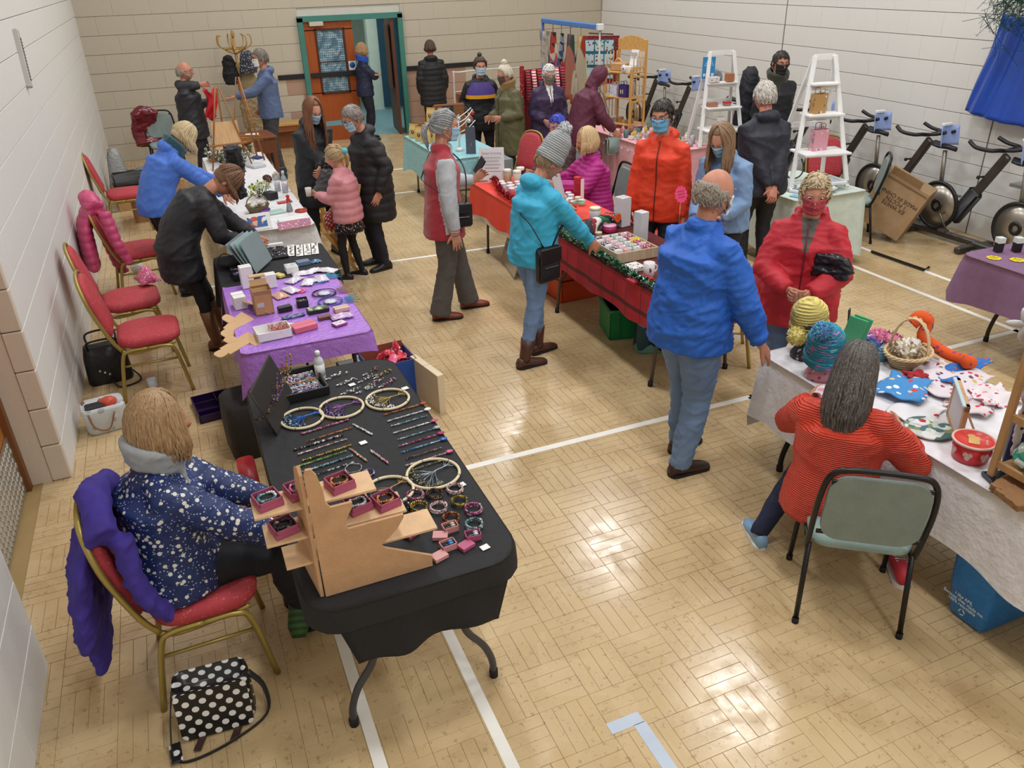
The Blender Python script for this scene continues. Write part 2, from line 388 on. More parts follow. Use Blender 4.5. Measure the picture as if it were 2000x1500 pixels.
# left wall with its door recess
wl = slab('wall_left', [(-1.5, -1.012, 4.93, 15.4, 0, 6), (-1.5, -1.012, -3, 3.24, 0, 6), (-1.5, -1.012, 3.24, 4.93, 2.12, 6), (-1.7, -1.3, 3.1, 5.05, 0, 2.3)])
block_wall(wl, (-1.01, 4.93, 0), (0, 1), 10.35, 0, 4.0, .25, .5, (1, 0), m_wall, limit=250)
block_wall(wl, (-1.01, 1.2, 0), (0, 1), 2.04, 0, 1.5, .25, .5, (1, 0), m_wall, limit=40)
b = MB(); b.box((-1.2, 4.915, 1.06), (.19, .03, 2.12)); b.build('plaster_strip', M('D5C9BA', .6, k='wall', pal=['C9BCAC']), wl)
for r in range(8):
    b = MB(); b.box((0, 0, 0), (.108, .045, .244), bev=.006); b.build('wall_block', M('D5C9BA', .6, k='wall', pal=['C9BCAC']), wl, (-1.05, 4.915, .125+.25*r))
# door in the recess
dr = MB(); dr.box((-1.275, 4.09, 1.03), (.045, 1.5, 2.04)); dd = struct('door_1', dr, M('B0712F', .4, k='wood', s=.6))
b = MB(); b.box((-1.245, 4.09, .2), (.008, 1.5, .38)); kp = b.build('kick_plate', M('A9A79F', .35, .7), dd)
b = MB()
for i in range(28):
    for j in range(7): b.box((-1.239, 3.39+i*.052+(j % 2)*.026, .05+j*.05), (.004, .03, .03), rx=PI/4)
b.build('raised_diamonds', M('C2C0B8', .3, .6), kp)
b = MB(); b.box((-1.25, 4.87, 1.04), (.07, .06, 2.1)); b.box((-1.25, 3.3, 1.04), (.07, .06, 2.1)); b.box((-1.25, 4.09, 2.09), (.07, 1.6, .06)); b.build('door_frame', M('7A4A26', .5, k='wood'), dd)
# back wall with the double door (2.45..4.21) and corridor
wb = slab('wall_back', [(-1.2, 2.42, 15.28, 15.5, 0, 6), (4.25, 8.7, 15.28, 15.5, 0, 6), (2.42, 4.25, 15.28, 15.5, 2.08, 6)])
block_wall(wb, (-1, 15.27, 0), (1, 0), 9.35, 0, 3.36, .28, .56, (0, -1), m_wallb, holes=[(3.42, 5.25, 0, 2.1)], limit=285, lo=lambda a, c, z: m_low if z < .9 and ((3.0 < a < 3.43) or (5.2 < a < 6.3)) else None)
wr_ = MB(); wr_.box((WR(6.2)+.115, 6.2, 3), (.2, 19, 6), rz=-math.atan(.0434)); wr = struct('wall_right', wr_, m_mort)
block_wall(wr, (WR(1.5), 1.5, 0), (.0434, 1), 13.75, 0, 3.43, .245, .49, (-1, 0), m_wall, limit=290)
b = MB()
for y in (5.98, 9.55): b.box((WR(y)-.017, y, 1.7), (.004, .012, 3.4))
b.build('movement_joint', M('6B665E', .9), wr)
wf = slab('wall_front', [(-1.2, 8.2, -3.2, -3, 0, 6)], m_wall); cl = slab('ceiling', [(-1.6, 8.8, -3.2, 15.5, 6, 6.15)], M('E4E0D6', .8))
n = 0
for lx in (1.7, 5.4):
    for ly in (-1.6, 2.3, 5.7, 9.2, 12.7):
        b = MB(); b.box((0, 0, 0), (.6, 1.0, .05), bev=.01)
        t = b.build('ceiling_lamp', M('E8E8E4', .4), None, (lx, ly, 5.975)); n += 1; tag(t, 'flat white ceiling lamp fitting, '+('left' if lx < 3 else 'right')+' row, '+['one behind the viewer', 'nearest', 'second nearest', 'second farthest', 'farthest'][(n-1) % 5], 'lamp', 'ceiling lamps in two rows')
# black rail and vent
b = MB(); b.box((2.2, 15.235, 1.15), (.5, .03, .08), bev=.006); b.box((5.05, 15.235, 1.15), (1.65, .03, .08), bev=.006); b.build('rub_rail', M('15151A', .6), wb)
b = MB(); b.box((0, 0, 0), (.05, .06, .45), bev=.008); t = thing('wall_vent', 'narrow grey metal vent strip on the upper left wall', 'vent', (-.98, 7.93, 2.2)); t.rotation_euler = (R(-17), 0, 0)
b.build('housing', M('B9B8B2', .5, .3), t); b = MB()
for i in range(14): b.box((.026, 0, -.16+i*.024), (.008, .045, .012))
b.build('grille', M('6E6E6C', .5, .3), t)
# double door
g = M('3F7F74', .5); b = MB(); b.box((2.45, 15.25, 1.04), (.09, .14, 2.08)); b.box((4.22, 15.25, 1.04), (.09, .14, 2.08)); b.box((3.335, 15.25, 2.06), (1.86, .14, .09))
d2 = struct('door_2', b, g); wd = M('A4501C', .4, k='wood', s=.5)
b = MB(); b.box((2.92, 15.26, .13), (.86, .045, .26)); b.box((2.92, 15.26, .6), (.86, .045, .5)); b.box((2.92, 15.26, 1.94), (.86, .045, .14))
b.box((2.6, 15.26, 1.36), (.22, .045, 1.05)); b.box((3.26, 15.26, 1.36), (.18, .045, 1.05)); lf = b.build('door_leaf', wd, d2)
b = MB(); b.box((2.94, 15.25, 1.36), (.5, .012, 1.06)); b.build('pane', M('8FB0C0', .25, k='cells', s=.6, pal=['A9C6D2', '7C9FB4', '5F8298']), lf)
b = MB()
for i in range(14): b.box((2.7+i*.036, 15.24, 1.36), (.004, .004, 1.04))
for i in range(28): b.box((2.94, 15.24, .86+i*.038), (.48, .004, .004))
b.build('wire_mesh', M('54707C', .5), lf)
b = MB()
for x0, x1, z0, z1 in ((2.68, 3.2, .82, .86), (2.68, 3.2, 1.87, 1.9), (2.68, 2.71, .82, 1.9), (3.17, 3.2, .82, 1.9)): b.box(((x0+x1)/2, 15.225, (z0+z1)/2), (x1-x0, .03, z1-z0), bev=.005)
b.box((2.94, 15.225, 1.36), (.5, .012, .012)); b.build('glazing_bead', M('4A2412', .5), lf)
b = MB(); b.box((2.72, 15.2, 1.98), (.24, .06, .07), bev=.006); b.build('door_closer', M('C9C2B2', .4), lf)
b = MB(); b.box((2.92, 15.2, 1.15), (.8, .03, .08), bev=.006); b.build('push_bar', M('15151A', .5), lf)
b = MB(); b.box((3.28, 15.228, 1.27), (.13, .004, .15)); b.build('notice', M('E6E9EC', .5, k='flat'), lf); b = MB(); b.lathe([(.05, 0), (.05, .004)], 20); o = b.build('round_symbol', M('1D5FA8', .5, k='flat'), lf, (3.28, 15.225, 1.28)); o.rotation_euler = (R(90), 0, 0)
b = MB(); b.box((4.12, 15.62, 1.02), (.05, .82, 2.0), rz=-.12); b.box((4.06, 15.62, 1.35), (.02, .5, 1.1), rz=-.12); b.build('open_door_leaf', M('5E3420', .5, k='wood'), d2)
# corridor beyond
cor = slab('wall_corridor', [(1.6, 2.4, 15.5, 21, 0, 2.8), (5.6, 5.8, 15.5, 21, 0, 2.8), (1.6, 5.8, 20.8, 21, 0, 2.8), (4.35, 5.6, 18.4, 18.6, 0, 2.8)], M('DDE6DA', .7))
b = MB(); b.box((3.9, 18.2, -.02), (3.4, 5.6, .05)); struct('floor_corridor', b, M('7FA6B0', .5)); b = MB(); b.box((3.9, 18.2, 2.8), (3.6, 5.8, .05)); struct('ceiling_corridor', b, M('E8E8E0', .8))
b = MB(); b.box((4.98, 18.36, 1.1), (.8, .04, 2.1)); struct('door_3', b, M('2A5068', .5))
l = D.lights.new('corridor_lamp_light', 'AREA'); l.size = .6; l.energy = 28; l.color = (.92, 1, .98); o = D.objects.new('corridor_lamp_light', l); COL.objects.link(o); o.location = (3.6, 17, 2.7)
# bench along back wall
t = thing('bench', 'long low pale wooden bench along the back wall left of the door', 'bench', (2.05, 14.95, 0)); b = MB(); b.box((0, 0, .43), (.95, .36, .05), bev=.008); b.build('seat', M('C79A5C', .45, k='wood'), t)
b = MB(); b.box((0, .1, .2), (.9, .1, .4)); b.box((0, -.14, .36), (.95, .03, .1)); b.build('base_panel', M('8A5228', .5, k='wood'), t)

# ---------------------------------------------------------------- people
def ik(a, t, l1, l2, pole):
    a = Vector(a); t = Vector(t); d = t-a; L_ = min(d.length, (l1+l2)*.999); dn = d.normalized()
    x = (l1*l1-l2*l2+L_*L_)/(2*L_); h = math.sqrt(max(0, l1*l1-x*x)); p = Vector(pole); p = (p-dn*p.dot(dn)).normalized()
    return a+dn*x+p*h, a+dn*L_
def ring(c, x, y, a, b, n=20, p=2.3):
    o = []
    for j in range(n):
        t = 2*PI*j/n; u, v = math.cos(t), math.sin(t); u = math.copysign(abs(u)**(2/p), u); v = math.copysign(abs(v)**(2/p), v)
        o.append(Vector(c)+x*u*a+y*v*b)
    return o
def g2(dx, dz, w1, w2): return math.exp(-(dx/w1)**2-(dz/w2)**2)
def head_mb(mb, Hm, f=1.):   # face towards +y of Hm
    nu, nv = 36, 28; vs = []
    for i in range(nv+1):
        th = PI*i/nv
        for j in range(nu):
            ph = 2*PI*j/nu; d = Vector((math.sin(th)*math.cos(ph), math.sin(th)*math.sin(ph), math.cos(th)))
            x, y, z = d.x*.076, d.y*.097, d.z*.116
            if z < 0: k = -z/.116; x *= 1-.24*k**1.3; y = y*(1-.12*k) + (.012*k if y > 0 else -.0*k)
            if y < 0 and z < -.02: y *= 1-.35*min(1, (-z-.02)/.08)
            if y > 0:
                y += .027*g2(x, z+.018, .011, .019) + .008*g2(x, z-.006, .012, .03)      # nose
                y -= .009*(g2(x-.031, z-.012, .017, .011) + g2(x+.031, z-.012, .017, .011))  # eye sockets
                y += .006*g2(x, z-.033, .045, .01)
                y += .006*g2(x, z+.055, .021, .008) - .004*g2(x, z+.067, .02, .005) + .009*g2(x, z+.09, .022, .016)
                y += .004*(g2(x-.04, z+.03, .02, .02)+g2(x+.04, z+.03, .02, .02))
            vs.append(Hm @ Vector((x, y, z)))
    fs = [(i*nu+j, (i+1)*nu+j, (i+1)*nu+(j+1) % nu, i*nu+(j+1) % nu) for i in range(nv) for j in range(nu)]
    mb.add(vs, fs)
    for sx in (-1, 1):
        m = Hm.to_3x3() @ Euler((0, 0, sx*-.35)).to_matrix()
        mb.ell(Hm @ Vector((sx*.079, -.008, -.008)), (.008, .019, .031), 8, 7, m)
        mb.ell(Hm @ Vector((sx*.076, .001, -.03)), (.006, .009, .01), 6, 5, m)
def hand_mb(mb, w_, d, n, side, s=1., curl=.35, spread=.12, thumb=None):
    """w_ wrist, d finger direction, n palm normal; side +1 puts the thumb at d x n"""
    d = Vector(d).normalized(); n = Vector(n); n = (n-d*n.dot(d)).normalized(); t = d.cross(n)*side; w_ = Vector(w_)
    rings = []
    for k, (u, a, b) in enumerate(((-.02, .026, .02), (.015, .03, .017), (.05, .04, .0155), (.088, .042, .0125), (.096, .036, .009))): rings.append(ring(w_+d*u*s, t, n, a*s, b*s, 14))
    mb.loft(rings)
    for k, (off, ln) in enumerate(((.031, .07), (.0105, .08), (-.0105, .074), (-.031, .058))):
        p = w_+d*.082*s+t*off*s; ang = 0; pts = [p]; q = (d + t*spread*(off/.031)).normalized(); ax = q
        for m_, (l, c) in enumerate(((.42, .5), (.32, .9), (.26, .7))):
            ang += curl*c; pts.append(pts[-1]+(q*math.cos(ang)+n*math.sin(ang))*l*ln*s)
        mb.tube([pts[0]-q*.02*s]+pts, [.0095*s, .0098*s, .0088*s, .0078*s, .0058*s], 8)
    b0 = w_+d*.02*s+t*.026*s; a = thumb or .75; q = (d*math.cos(a)+t*math.sin(a)+n*.25).normalized(); q2 = (q+d*.5+n*curl*.8).normalized()
    mb.tube([b0-q*.01*s, b0+q*.03*s, b0+q*.058*s, b0+q*.058*s+q2*.03*s], [.014*s, .0135*s, .0105*s, .0075*s], 8)
FACE_T = dict(top=.55)
def hair(P, Hm, st, c, dark, light, ln=.1, n=130, s=1., part=.0, seed=1, wav=.004, hout=0., grav=(0, 0, -1)):
    rr = random.Random(seed); bk_ = (Hm.to_3x3() @ Vector((0, -1, 0))); bk_.z = 0; bk_.normalize(); mt = M(c, .45, k='hair', pal=[dark, light]); mb = MB(); cap = MB()
    def surf(th, ph, k=1.): # th from the crown, ph azimuth (0 = front), outside of the skull
        return Vector((math.sin(th)*math.sin(ph)*.083*k, math.sin(th)*math.cos(ph)*.1*k-.006, math.cos(th)*.119*k+.004))
    thf = {'short': 1.0, 'crop': 1.0, 'bald': 2.2, 'pony': .95, 'bun': .95, 'curly': .95, 'bob': .8, 'long': .75, 'fringe': 1.15}.get(st, 1.0)
    def lim(ph): # how far down the hair cap reaches at this azimuth
        a = abs((ph+PI) % (2*PI)-PI); 
        return thf if a < .75 else (thf+(1.75-thf)*min(1, (a-.75)/.5) if a < 1.25 else (1.75 if a < 1.7 else 2.05))
    def th0(ph):
        if st != 'bald': return 0
        a = abs((ph+PI) % (2*PI)-PI); return 1.85 if a < 1.35 else (1.35 if a < 2.1 else 1.12)
    nu, nv = 32, 10; vs = []
    for j in range(nu):
        ph = 2*PI*j/nu; t1 = lim(ph); t0 = th0(ph)
        if t0 > t1-.05: t1 = t0+.02
        for i in range(nv+1):
            th = t0+(t1-t0)*i/nv; e = 1.03+.03*math.sin(PI*min(1, i/nv)) - (.05 if i == nv else 0) - (.045 if (i == 0 and st == 'bald') else 0)
            vs.append(Hm @ surf(th, ph, e))
    fs = [(j*(nv+1)+i, j*(nv+1)+i+1, ((j+1) % nu)*(nv+1)+i+1, ((j+1) % nu)*(nv+1)+i) for j in range(nu) for i in range(nv)]
    mb.add(vs, fs); Hi = Hm.to_3x3(); g = Vector(grav)
    if st in ('bob', 'long'):
        for k in range(n):
            ph = PI + (rr.random()*2-1)*(PI-(.62 if st == 'bob' else .7)); t1 = 1.45; pts = []; rad = rr.uniform(.85, 1.15); kk = rr.uniform(1.04, 1.14)
            for i in range(6): th = .01+(t1-.01)*i/5; pts.append(Hm @ surf(th, ph, kk+.03*math.sin(i)*rr.random()))
            L_ = ln*s*rr.uniform(.86, 1.08); p = pts[-1]; a = abs(PI-ph % (2*PI)); out = (Hi @ Vector((math.sin(ph), math.cos(ph), 0))).normalized(); m_ = 6
            for i in range(1, m_+1):
                u = i/m_; q = p + g*L_*u + out*(.018*math.sin(u*2.2)*s - .02*u*u*s) + bk_*hout*math.sin(u*1.5)*s + Vector((rr.uniform(-1, 1), rr.uniform(-1, 1), 0))*wav*u*3; pts.append(q)
            rs = [.005]+[.0095*rad*s]*5+[.0095*rad*s*(1-.65*(i/m_)**2) for i in range(1, m_+1)]; mb.tube(pts, rs, 5, fl=.7, cap=False)
    elif st in ('pony', 'bun'):
        tie = Hm @ Vector((0, -.112, .02 if st == 'pony' else .09))
        if st == 'bun': tie = Hm @ Vector((0, -.03, .135))
        for k in range(n//2):
            ph = rr.uniform(0, 2*PI); t1 = lim(ph)*.96; a = Hm @ surf(t1, ph, 1.06); pts = [a]
            for i in range(1, 6):
                q = a.lerp(tie, i/5); l = Hm.inverted() @ q; e = math.sqrt((l.x/.088)**2+((l.y+.006)/.106)**2+((l.z-.004)/.125)**2)
                if e < 1 and i < 5: l = Vector((l.x/e, l.y/e, l.z/e))*1.0; q = Hm @ l
                pts.append(q)
            mb.tube(pts, .009*s, 5, fl=.6)
        if st == 'pony':
            for k in range(26):
                pts = [tie]; o1 = Vector((rr.uniform(-1, 1), rr.uniform(-1, 1), rr.uniform(-.3, .3)))*.022*s; bk = Hi @ Vector((0, -1, 0)); L_ = ln*s*rr.uniform(.8, 1.1)
                for i in range(1, 7): u = i/6; pts.append(tie + bk*.05*math.sin(u*2.6)*s + g*L_*(u**1.3) + o1*math.sin(u*2.5+.2) )
                mb.tube(pts, [.008*s]*3+[.009*s, .008*s, .006*s, .002], 5)
        else:
            for k in range(22):
                c0 = tie+Vector((0, 0, .01)); e = Euler((rr.random()*6, rr.random()*6, 0)).to_matrix(); mb.tube([c0+e @ Vector((math.cos(t)*.026*ln*10, math.sin(t)*.026*ln*10, .01*math.sin(2*t))) for t in np.linspace(0, 2*PI, 9)[:-1]], .009, 5, closed=True)
    else:
        amp = {'curly': .009, 'crop': .003, 'short': .005, 'bald': .002}.get(st, .006)
        for k in range(n):
            ph = rr.uniform(0, 2*PI); t0, t1 = th0(ph), lim(ph)
            if t1-t0 < .15: continue
            th = t0 + (t1-t0)*math.sqrt(rr.random()) if st != 'bald' else rr.uniform(t0+.05, t1); lng = rr.uniform(.25, .5)*(1 if st != 'bald' else .6); tw = rr.uniform(-.35, .35); pts = []
            for i in range(5): u = i/4; pts.append(Hm @ surf(min(th+lng*u, t1+.06), ph+tw*u*(2 if st == 'curly' else 1), 1.05+amp*10*math.sin(u*PI)*rr.uniform(.2, .9) ))
            mb.tube(pts, [.003, .0062*s, .007*s, .006*s, .002], 5, fl=.5)
    return mb.build('hair', mt, P)
def wrinkle(m, amp, seed, f=1., quilt=0, rib=0):
    def fn(A):
        c_, s_ = math.cos(.6), math.sin(.6); Q = A @ np.array([[1, 0, 0], [0, c_, -s_], [0, s_, c_]]); B = Q*np.array([.55, .55, 1.3])
        n1 = nz(B*f, 21, seed); n2 = nz(B[:, [1, 2, 0]]*f, 50, seed+1); n3 = nz(A, 110, seed+2); e1 = (1-np.abs(n1)*1.6).clip(0, 1)**3; e2 = (1-np.abs(n2)*1.6).clip(0, 1)**3
        d = amp*(.45*n1 + .8*e1 + .6*e2 - .58 + .1*n3)
        if quilt: d = d*.4 + .011*np.abs(np.sin(A[:, 2]*PI/quilt + .5*nz(A, 6, 5)))**.6 - .006
        return d
    displace(m, fn)
    return m
def person(label, pos, yaw, H=1.68, g=1., lean=0, side=0, seat=None, head=(0, 0), L=None, Rr=None, feet=((-.11, 0), (.11, 0)), fyaw=(8, -8), skin='C98E73', skin2='B5755C',
           top='223', tk='fab', hem=.1, tt=.022, hood=None, collar=True, slk=None, bot='1C1C22', bk='fab', bw=1., shoe='1A1A1C', boots=0, sole=None, skirt=None, hr=None, mask=None, mk='', glasses=None,
           vox=.014, amp=.009, seed=1, quilt=0, wsh=1., hands=(.35, .35), hn=(None, None), hd=(None, None), knee=None, scarf=None, hatc=None, fine=False, pal=None, sk=1., flare=1., open_=None, elbows=(None, None), name='person', spread=.1, shade=None, zp=None):
    s = H/1.72; T = thing(name, label, 'person', (pos[0], pos[1], 0), yaw-PI/2)
    X = Vector((1, 0, 0)); Z = Vector((0, 0, 1))
    def up(k): a = R(lean*k); b_ = R(side*k); return Vector((math.sin(b_), math.sin(a), math.cos(a)*math.cos(b_))).normalized()
    P = Vector((0, 0, (seat+.085) if seat else .93*s)); 
    if not seat and lean > 15: P.y -= .0035*(lean-15)*s
    wst = P+up(.5)*.18*s; chs = wst+up(.85)*.19*s; nk = chs+up(1)*.135*s; fw = lambda k: X.cross(up(k))*-1 if X.cross(up(k)).y < 0 else X.cross(up(k))
    F1 = fw(1); sh = {}; wr = {}; el = {}
    for sx, k, tgt in ((-1, 'L', L), (1, 'R', Rr)):
        a = nk-up(1)*.078*s+X*sx*.15*s*wsh; sh[k] = a; i = 0 if sx < 0 else 1
        tv = Vector(tgt) if tgt else a+Vector((sx*.07, .07, -.5))*s
        pole = elbows[i] or (sx*.5, -1, -.3)
        el[k], wr[k] = ik(a, tv, .285*s, .255*s, pole)
    hy, hp = R(head[0]), R(head[1])
    hb = nk+up(.9)*.055*s; Hm = Matrix.Translation(hb) @ Matrix.Rotation(hy, 4, 'Z') @ Matrix.Rotation(-hp, 4, 'X') @ Matrix.Translation((0, .018*s, .125*s)) @ Matrix.Scale(max(s, .86)*1.06, 4)
    hips = {k: P+X*sx*.088*s+Z*-.01 for sx, k in ((-1, 'L'), (1, 'R'))}; kn = {}; an = {}
    for i, (sx, k) in enumerate(((-1, 'L'), (1, 'R'))):
        kn[k], an[k] = ik(hips[k], (feet[i][0]*1., feet[i][1], .085*s), .425*s, .42*s, knee[i] if knee else (sx*.08, 1, 0))
    # body: one mesh of trunk, limbs, neck, head and hands
    b = MB(); b.loft([ring(P-Z*.06*s, X, fw(0), .14*s, .1*s, 14), ring(wst, X, fw(.5), .12*s*g, .09*s, 14), ring(chs, X, F1, .14*s, .1*s, 14), ring(nk-up(1)*.04*s, X, F1, .13*s, .06*s, 14), ring(nk, X, F1, .055*s, .055*s, 14)])
    b.tube([nk-up(1)*.06*s, nk+up(1)*.02*s, hb.lerp(Hm.translation, .55)], [.062*s, .054*s, .052*s], 14)
    for k in 'LR': b.tube([sh[k]-(sh[k]-nk)*.3, sh[k], el[k], wr[k]], [.05*s, .048*s, .037*s, .026*s], 10); b.tube([hips[k], kn[k], an[k]], [.075*s, .05*s, .035*s], 10); 
    m = remesh(b, .017 if fine else .024, 3); b = MB(); vs = [tuple(v.co) for v in m.vertices]; b.add(vs, [tuple(p.vertices) for p in m.polygons]); D.meshes.remove(m)
    b.tube([nk-up(1)*.03*s, nk+up(1)*.03*s, Hm @ Vector((0, -.018, -.05))], [.058*s, .053*s, .05*s], 16); head_mb(b, Hm)
    for i, (sx, k) in enumerate(((-1, 'L'), (1, 'R'))):
        fd = (wr[k]-el[k]).normalized(); d = Vector(hd[i]) if hd[i] else fd; n = Vector(hn[i]) if hn[i] else Vector((-sx, 0, 0)) 
        if abs(n.normalized().dot(d.normalized())) > .95: n = Vector((0, 0, -1))
        hb_ = MB(); hand_mb(hb_, wr[k]+fd*.01, d, n, -1 if sx > 0 else 1, s*.98, hands[i], spread)
        if fine:
            m = remesh(hb_, .0042, 2); vs = [tuple(v.co) for v in m.vertices]; b.add(vs, [tuple(p.vertices) for p in m.polygons]); D.meshes.remove(m)
        else: b.v += [] ; n0 = len(b.v); b.v += hb_.v; b.f += [tuple(q_+n0 for q_ in f) for f in hb_.f]; b.s += hb_.s; b.i += hb_.i
    bo = b.build('body', M(skin, .5, k='skin', pal=[skin2]), T)
    for sx in (-1, 1):
        e = MB(); e.ell(Hm @ Vector((sx*.031, .0765, .009)), (.0125*s, .0115*s, .0085*s), 10, 8); eo = e.build('eye', M('D8D4CC', .25, k='flat'), T)
        e = MB(); e.ell(Hm @ Vector((sx*.031, .083, .0085)), .0066*s, 8, 6); e.build('iris', M('2E241C', .2, k='flat'), eo)
        e = MB(); e.tube([Hm @ Vector((sx*.014, .1, .03)), Hm @ Vector((sx*.032, .098, .036)), Hm @ Vector((sx*.048, .084, .03))], [.002, .004, .002], 5)
        e.build('eyebrow', M((hr or ('x', '6B5A4A'))[1] if hr and hr[1] not in ('C9B48C', 'D8C8A0') else '8A7654', .7, k='flat'), T)
    if not mask:
        e = MB(); e.tube([Hm @ Vector((x*.021, .108-.012*abs(x), -.0555-.002*x*x)) for x in (-1, -.5, 0, .5, 1)], [.001, .0045, .005, .0045, .001], 6, fl=.8); e.build('lips', M('A8584E', .4, k='flat'), T)
    # trousers
    if bot:
        b = MB(); pc = P+Z*.0
        b.loft([ring(P-Z*.1*s, X, fw(0), .13*s*g, .105*s*g), ring(P, X, fw(0), .168*s*g*bw**.5, .125*s*g), ring(P+Z*.08*s, X, fw(.3), .155*s*g, .115*s*g)])
        for k in 'LR':
            lo = an[k] + Z*(.0 if not boots else boots-.085); a1, a2 = (kn[k]-hips[k]), (an[k]-kn[k])
            lo = kn[k]+a2*(1-(boots*.9/.42 if boots else -.08)); b.tube([hips[k]-a1*.08, hips[k]+a1*.25, kn[k], kn[k]+(lo-kn[k])*.35, lo], [.1*s*g, .096*s*g*bw**.5, .067*s*bw, .066*s*bw, .05*s*bw*flare], 16)
        m = remesh(b, vox, 4); wrinkle(m, amp*.8, seed+9); m.materials.append(M(bot, .8, k=bk)); link('trousers', m, T)
    if skirt:
        b = MB(); b.loft([ring(P+Z*.05, X, fw(0), .14*s, .11*s, 28), ring(P-Z*.12*s, X, fw(0), .18*s, .15*s, 28)] + [[p+Vector((p.x, p.y, 0)).normalized()*.012*math.sin(j*2.2) for j, p in enumerate(ring(P-Z*skirt[1]*s, X, fw(0), .21*s, .18*s, 28))]]); b.build('skirt', M(skirt[0], .8, k='print', pal=['D8D4D0', 'A88'+'088'], s=2.2), T)
    for i, k in enumerate('LR'):   # shoes
        a = R(fyaw[i]); fx = Vector((-math.sin(a), math.cos(a), 0)); sxv = Vector((math.cos(a), math.sin(a), 0)); c = Vector((an[k].x, an[k].y, 0)); b = MB(); rg = []
        for u, hw, h0, h1 in ((-.075, .024, .004, .06), (-.06, .034, 0, .085), (-.02, .038, 0, .095), (.04, .041, 0, .078), (.1, .046, 0, .058), (.15, .043, 0, .047), (.185, .028, .003, .036), (.198, .01, .01, .024)):
            cc = c+fx*u*s; rg.append([cc+sxv*hw*s*math.copysign(abs(math.cos(t))**.7, math.cos(t)) + Z*((h0+h1)/2*s+(h1-h0)/2*s*math.sin(t)) for t in [2*PI*j/16 for j in range(16)]])
        b.loft(rg)
        if boots: b.tube([c+Z*.05*s, c+Z*.1*s, an[k].lerp(kn[k], .15), an[k].lerp(kn[k], boots*1.1/.42)], [.042*s, .045*s, .05*s, .062*s*(bw**.5)], 16)
        else: b.tube([c+Z*.05*s, c+Z*.1*s], [.038*s, .036*s], 12)
        so = b.build('boot' if boots else 'shoe', M(shoe, .38), T)
        b = MB(); b.loft([[p_ for p_ in rrect(.086*s, .265*s, .04*s, 4)] and [c+sxv*x+fx*(y+.06*s)+Z*z for x, y in rrect(.09*s, .275*s, .042*s, 4)] for z in (0, .018*s)], sm=False); b.build('sole', M(sole or '1B1816', .8, k='flat'), so)
    # top
    if top:
        t = tt; b = MB(); hl = hem
        if seat: st_ = [ring(P-Z*.07, X, fw(0), .185*s*g+t, .15*s*g+t), ring(P+Z*.03, X, fw(.2), .175*s*g+t, .14*s*g+t)]
        else: st_ = [ring(P-Z*hl*s+Vector((0, -.0*lean, 0)), X, fw(0), (.175*s*g+t)*flare**.3, (.13*s*g+t)*flare**.3), ring(P, X, fw(0), .172*s*g+t, .128*s*g+t)]
        b.loft(st_+[ring(wst, X, fw(.5), .15*s*g+t, .112*s*g+t), ring(chs, X, F1, .165*s*(.4+.6*g)*wsh**.5+t, .122*s*(.4+.6*g)+t), ring(nk-up(1)*.105*s, X, F1, .15*s*wsh+t*.4, .098*s+t, p=2), ring(nk-up(1)*.045*s, X, F1, .115*s+t*.3, .078*s+t*.7, p=2), ring(nk-up(1)*.005*s, X, F1, .078*s+t*.3, .064*s+t*.5, p=2), ring(nk+up(1)*.022*s, X, F1, .062*s+t*.3, .06*s+t*.3, p=2)])
        for k in 'LR':
            ax = (wr[k]-el[k]); tt_ = t*.75; b.tube([nk.lerp(sh[k], .55)-up(1)*.012*s, sh[k]-up(1)*.005*s, sh[k].lerp(el[k], .5), el[k], el[k]+ax*.5, wr[k]+ax*.0], [.052*s+tt_*.5, .06*s+tt_, .056*s+tt_, .048*s+tt_, .043*s+tt_, .034*s+tt_*.6], 14)
        if collar and not hood: b.tube([nk+up(1)*.0, nk+up(1)*.05*s+F1*.0], [.082*s+t*.4, .072*s+t*.3], 16)
        if hood == 'down':
            hc = nk-F1*.075*s+up(1)*.015*s; b.ell(hc, (.115*s, .065*s, .062*s), 14, 10); b.tube([nk+F1*.06*s-up(1)*.05*s+X*.05*s, nk+X*.095*s+up(1)*.02*s, nk-F1*.08*s+up(1)*.045*s+X*.05*s, nk-F1*.08*s+up(1)*.045*s-X*.05*s, nk-X*.095*s+up(1)*.02*s, nk+F1*.06*s-up(1)*.05*s-X*.05*s], .03*s, 10)
        if hood == 'up': b.ell(Hm @ Vector((0, -.02, .008)), (.108*s, .118*s, .14*s), 18, 14, Hm.to_3x3().normalized()); b.tube([nk-F1*.02, Hm @ Vector((0, -.04, -.05))], [.1*s, .09*s], 14)
        m = remesh(b, vox, 5); wrinkle(m, amp, seed, quilt=quilt); mt = [M(top, .55 if tk != 'fab' else .62, k=tk, s=sk, pal=pal)]
        for a in mt: m.materials.append(a)
        if slk or open_:     # sleeves or front panel of another cloth
            m.materials.append(M(slk[0], .75, k=slk[1]) if slk else M(open_[0], .7, k='fab'))
            for pl in m.polygons:
                c = pl.center
                if slk:
                    for k in 'LR':
                      for a_, b_ in ((sh[k], el[k]), (el[k], wr[k])):
                        q_ = b_-a_; u_ = (c-a_).dot(q_)/q_.length_squared
                        if -.1 < u_ < 1.1 and (c-a_-q_*u_).length < .088*s and not (a_ is sh[k] and abs((c-nk).x) < .165*s): pl.material_index = 1
                if open_:
                    rel = c-nk; f_ = rel.dot(F1); dn = -rel.dot(up(1)); ww = open_[1]*(1-dn/open_[2]) if open_[2] > 0 else open_[1]
                    if f_ > .02 and abs(rel.x) < ww*s and dn < (open_[2] if open_[2] > 0 else 9)*s: pl.material_index = 1
        jk = link('jacket' if tk != 'knit' else 'jumper', m, T)
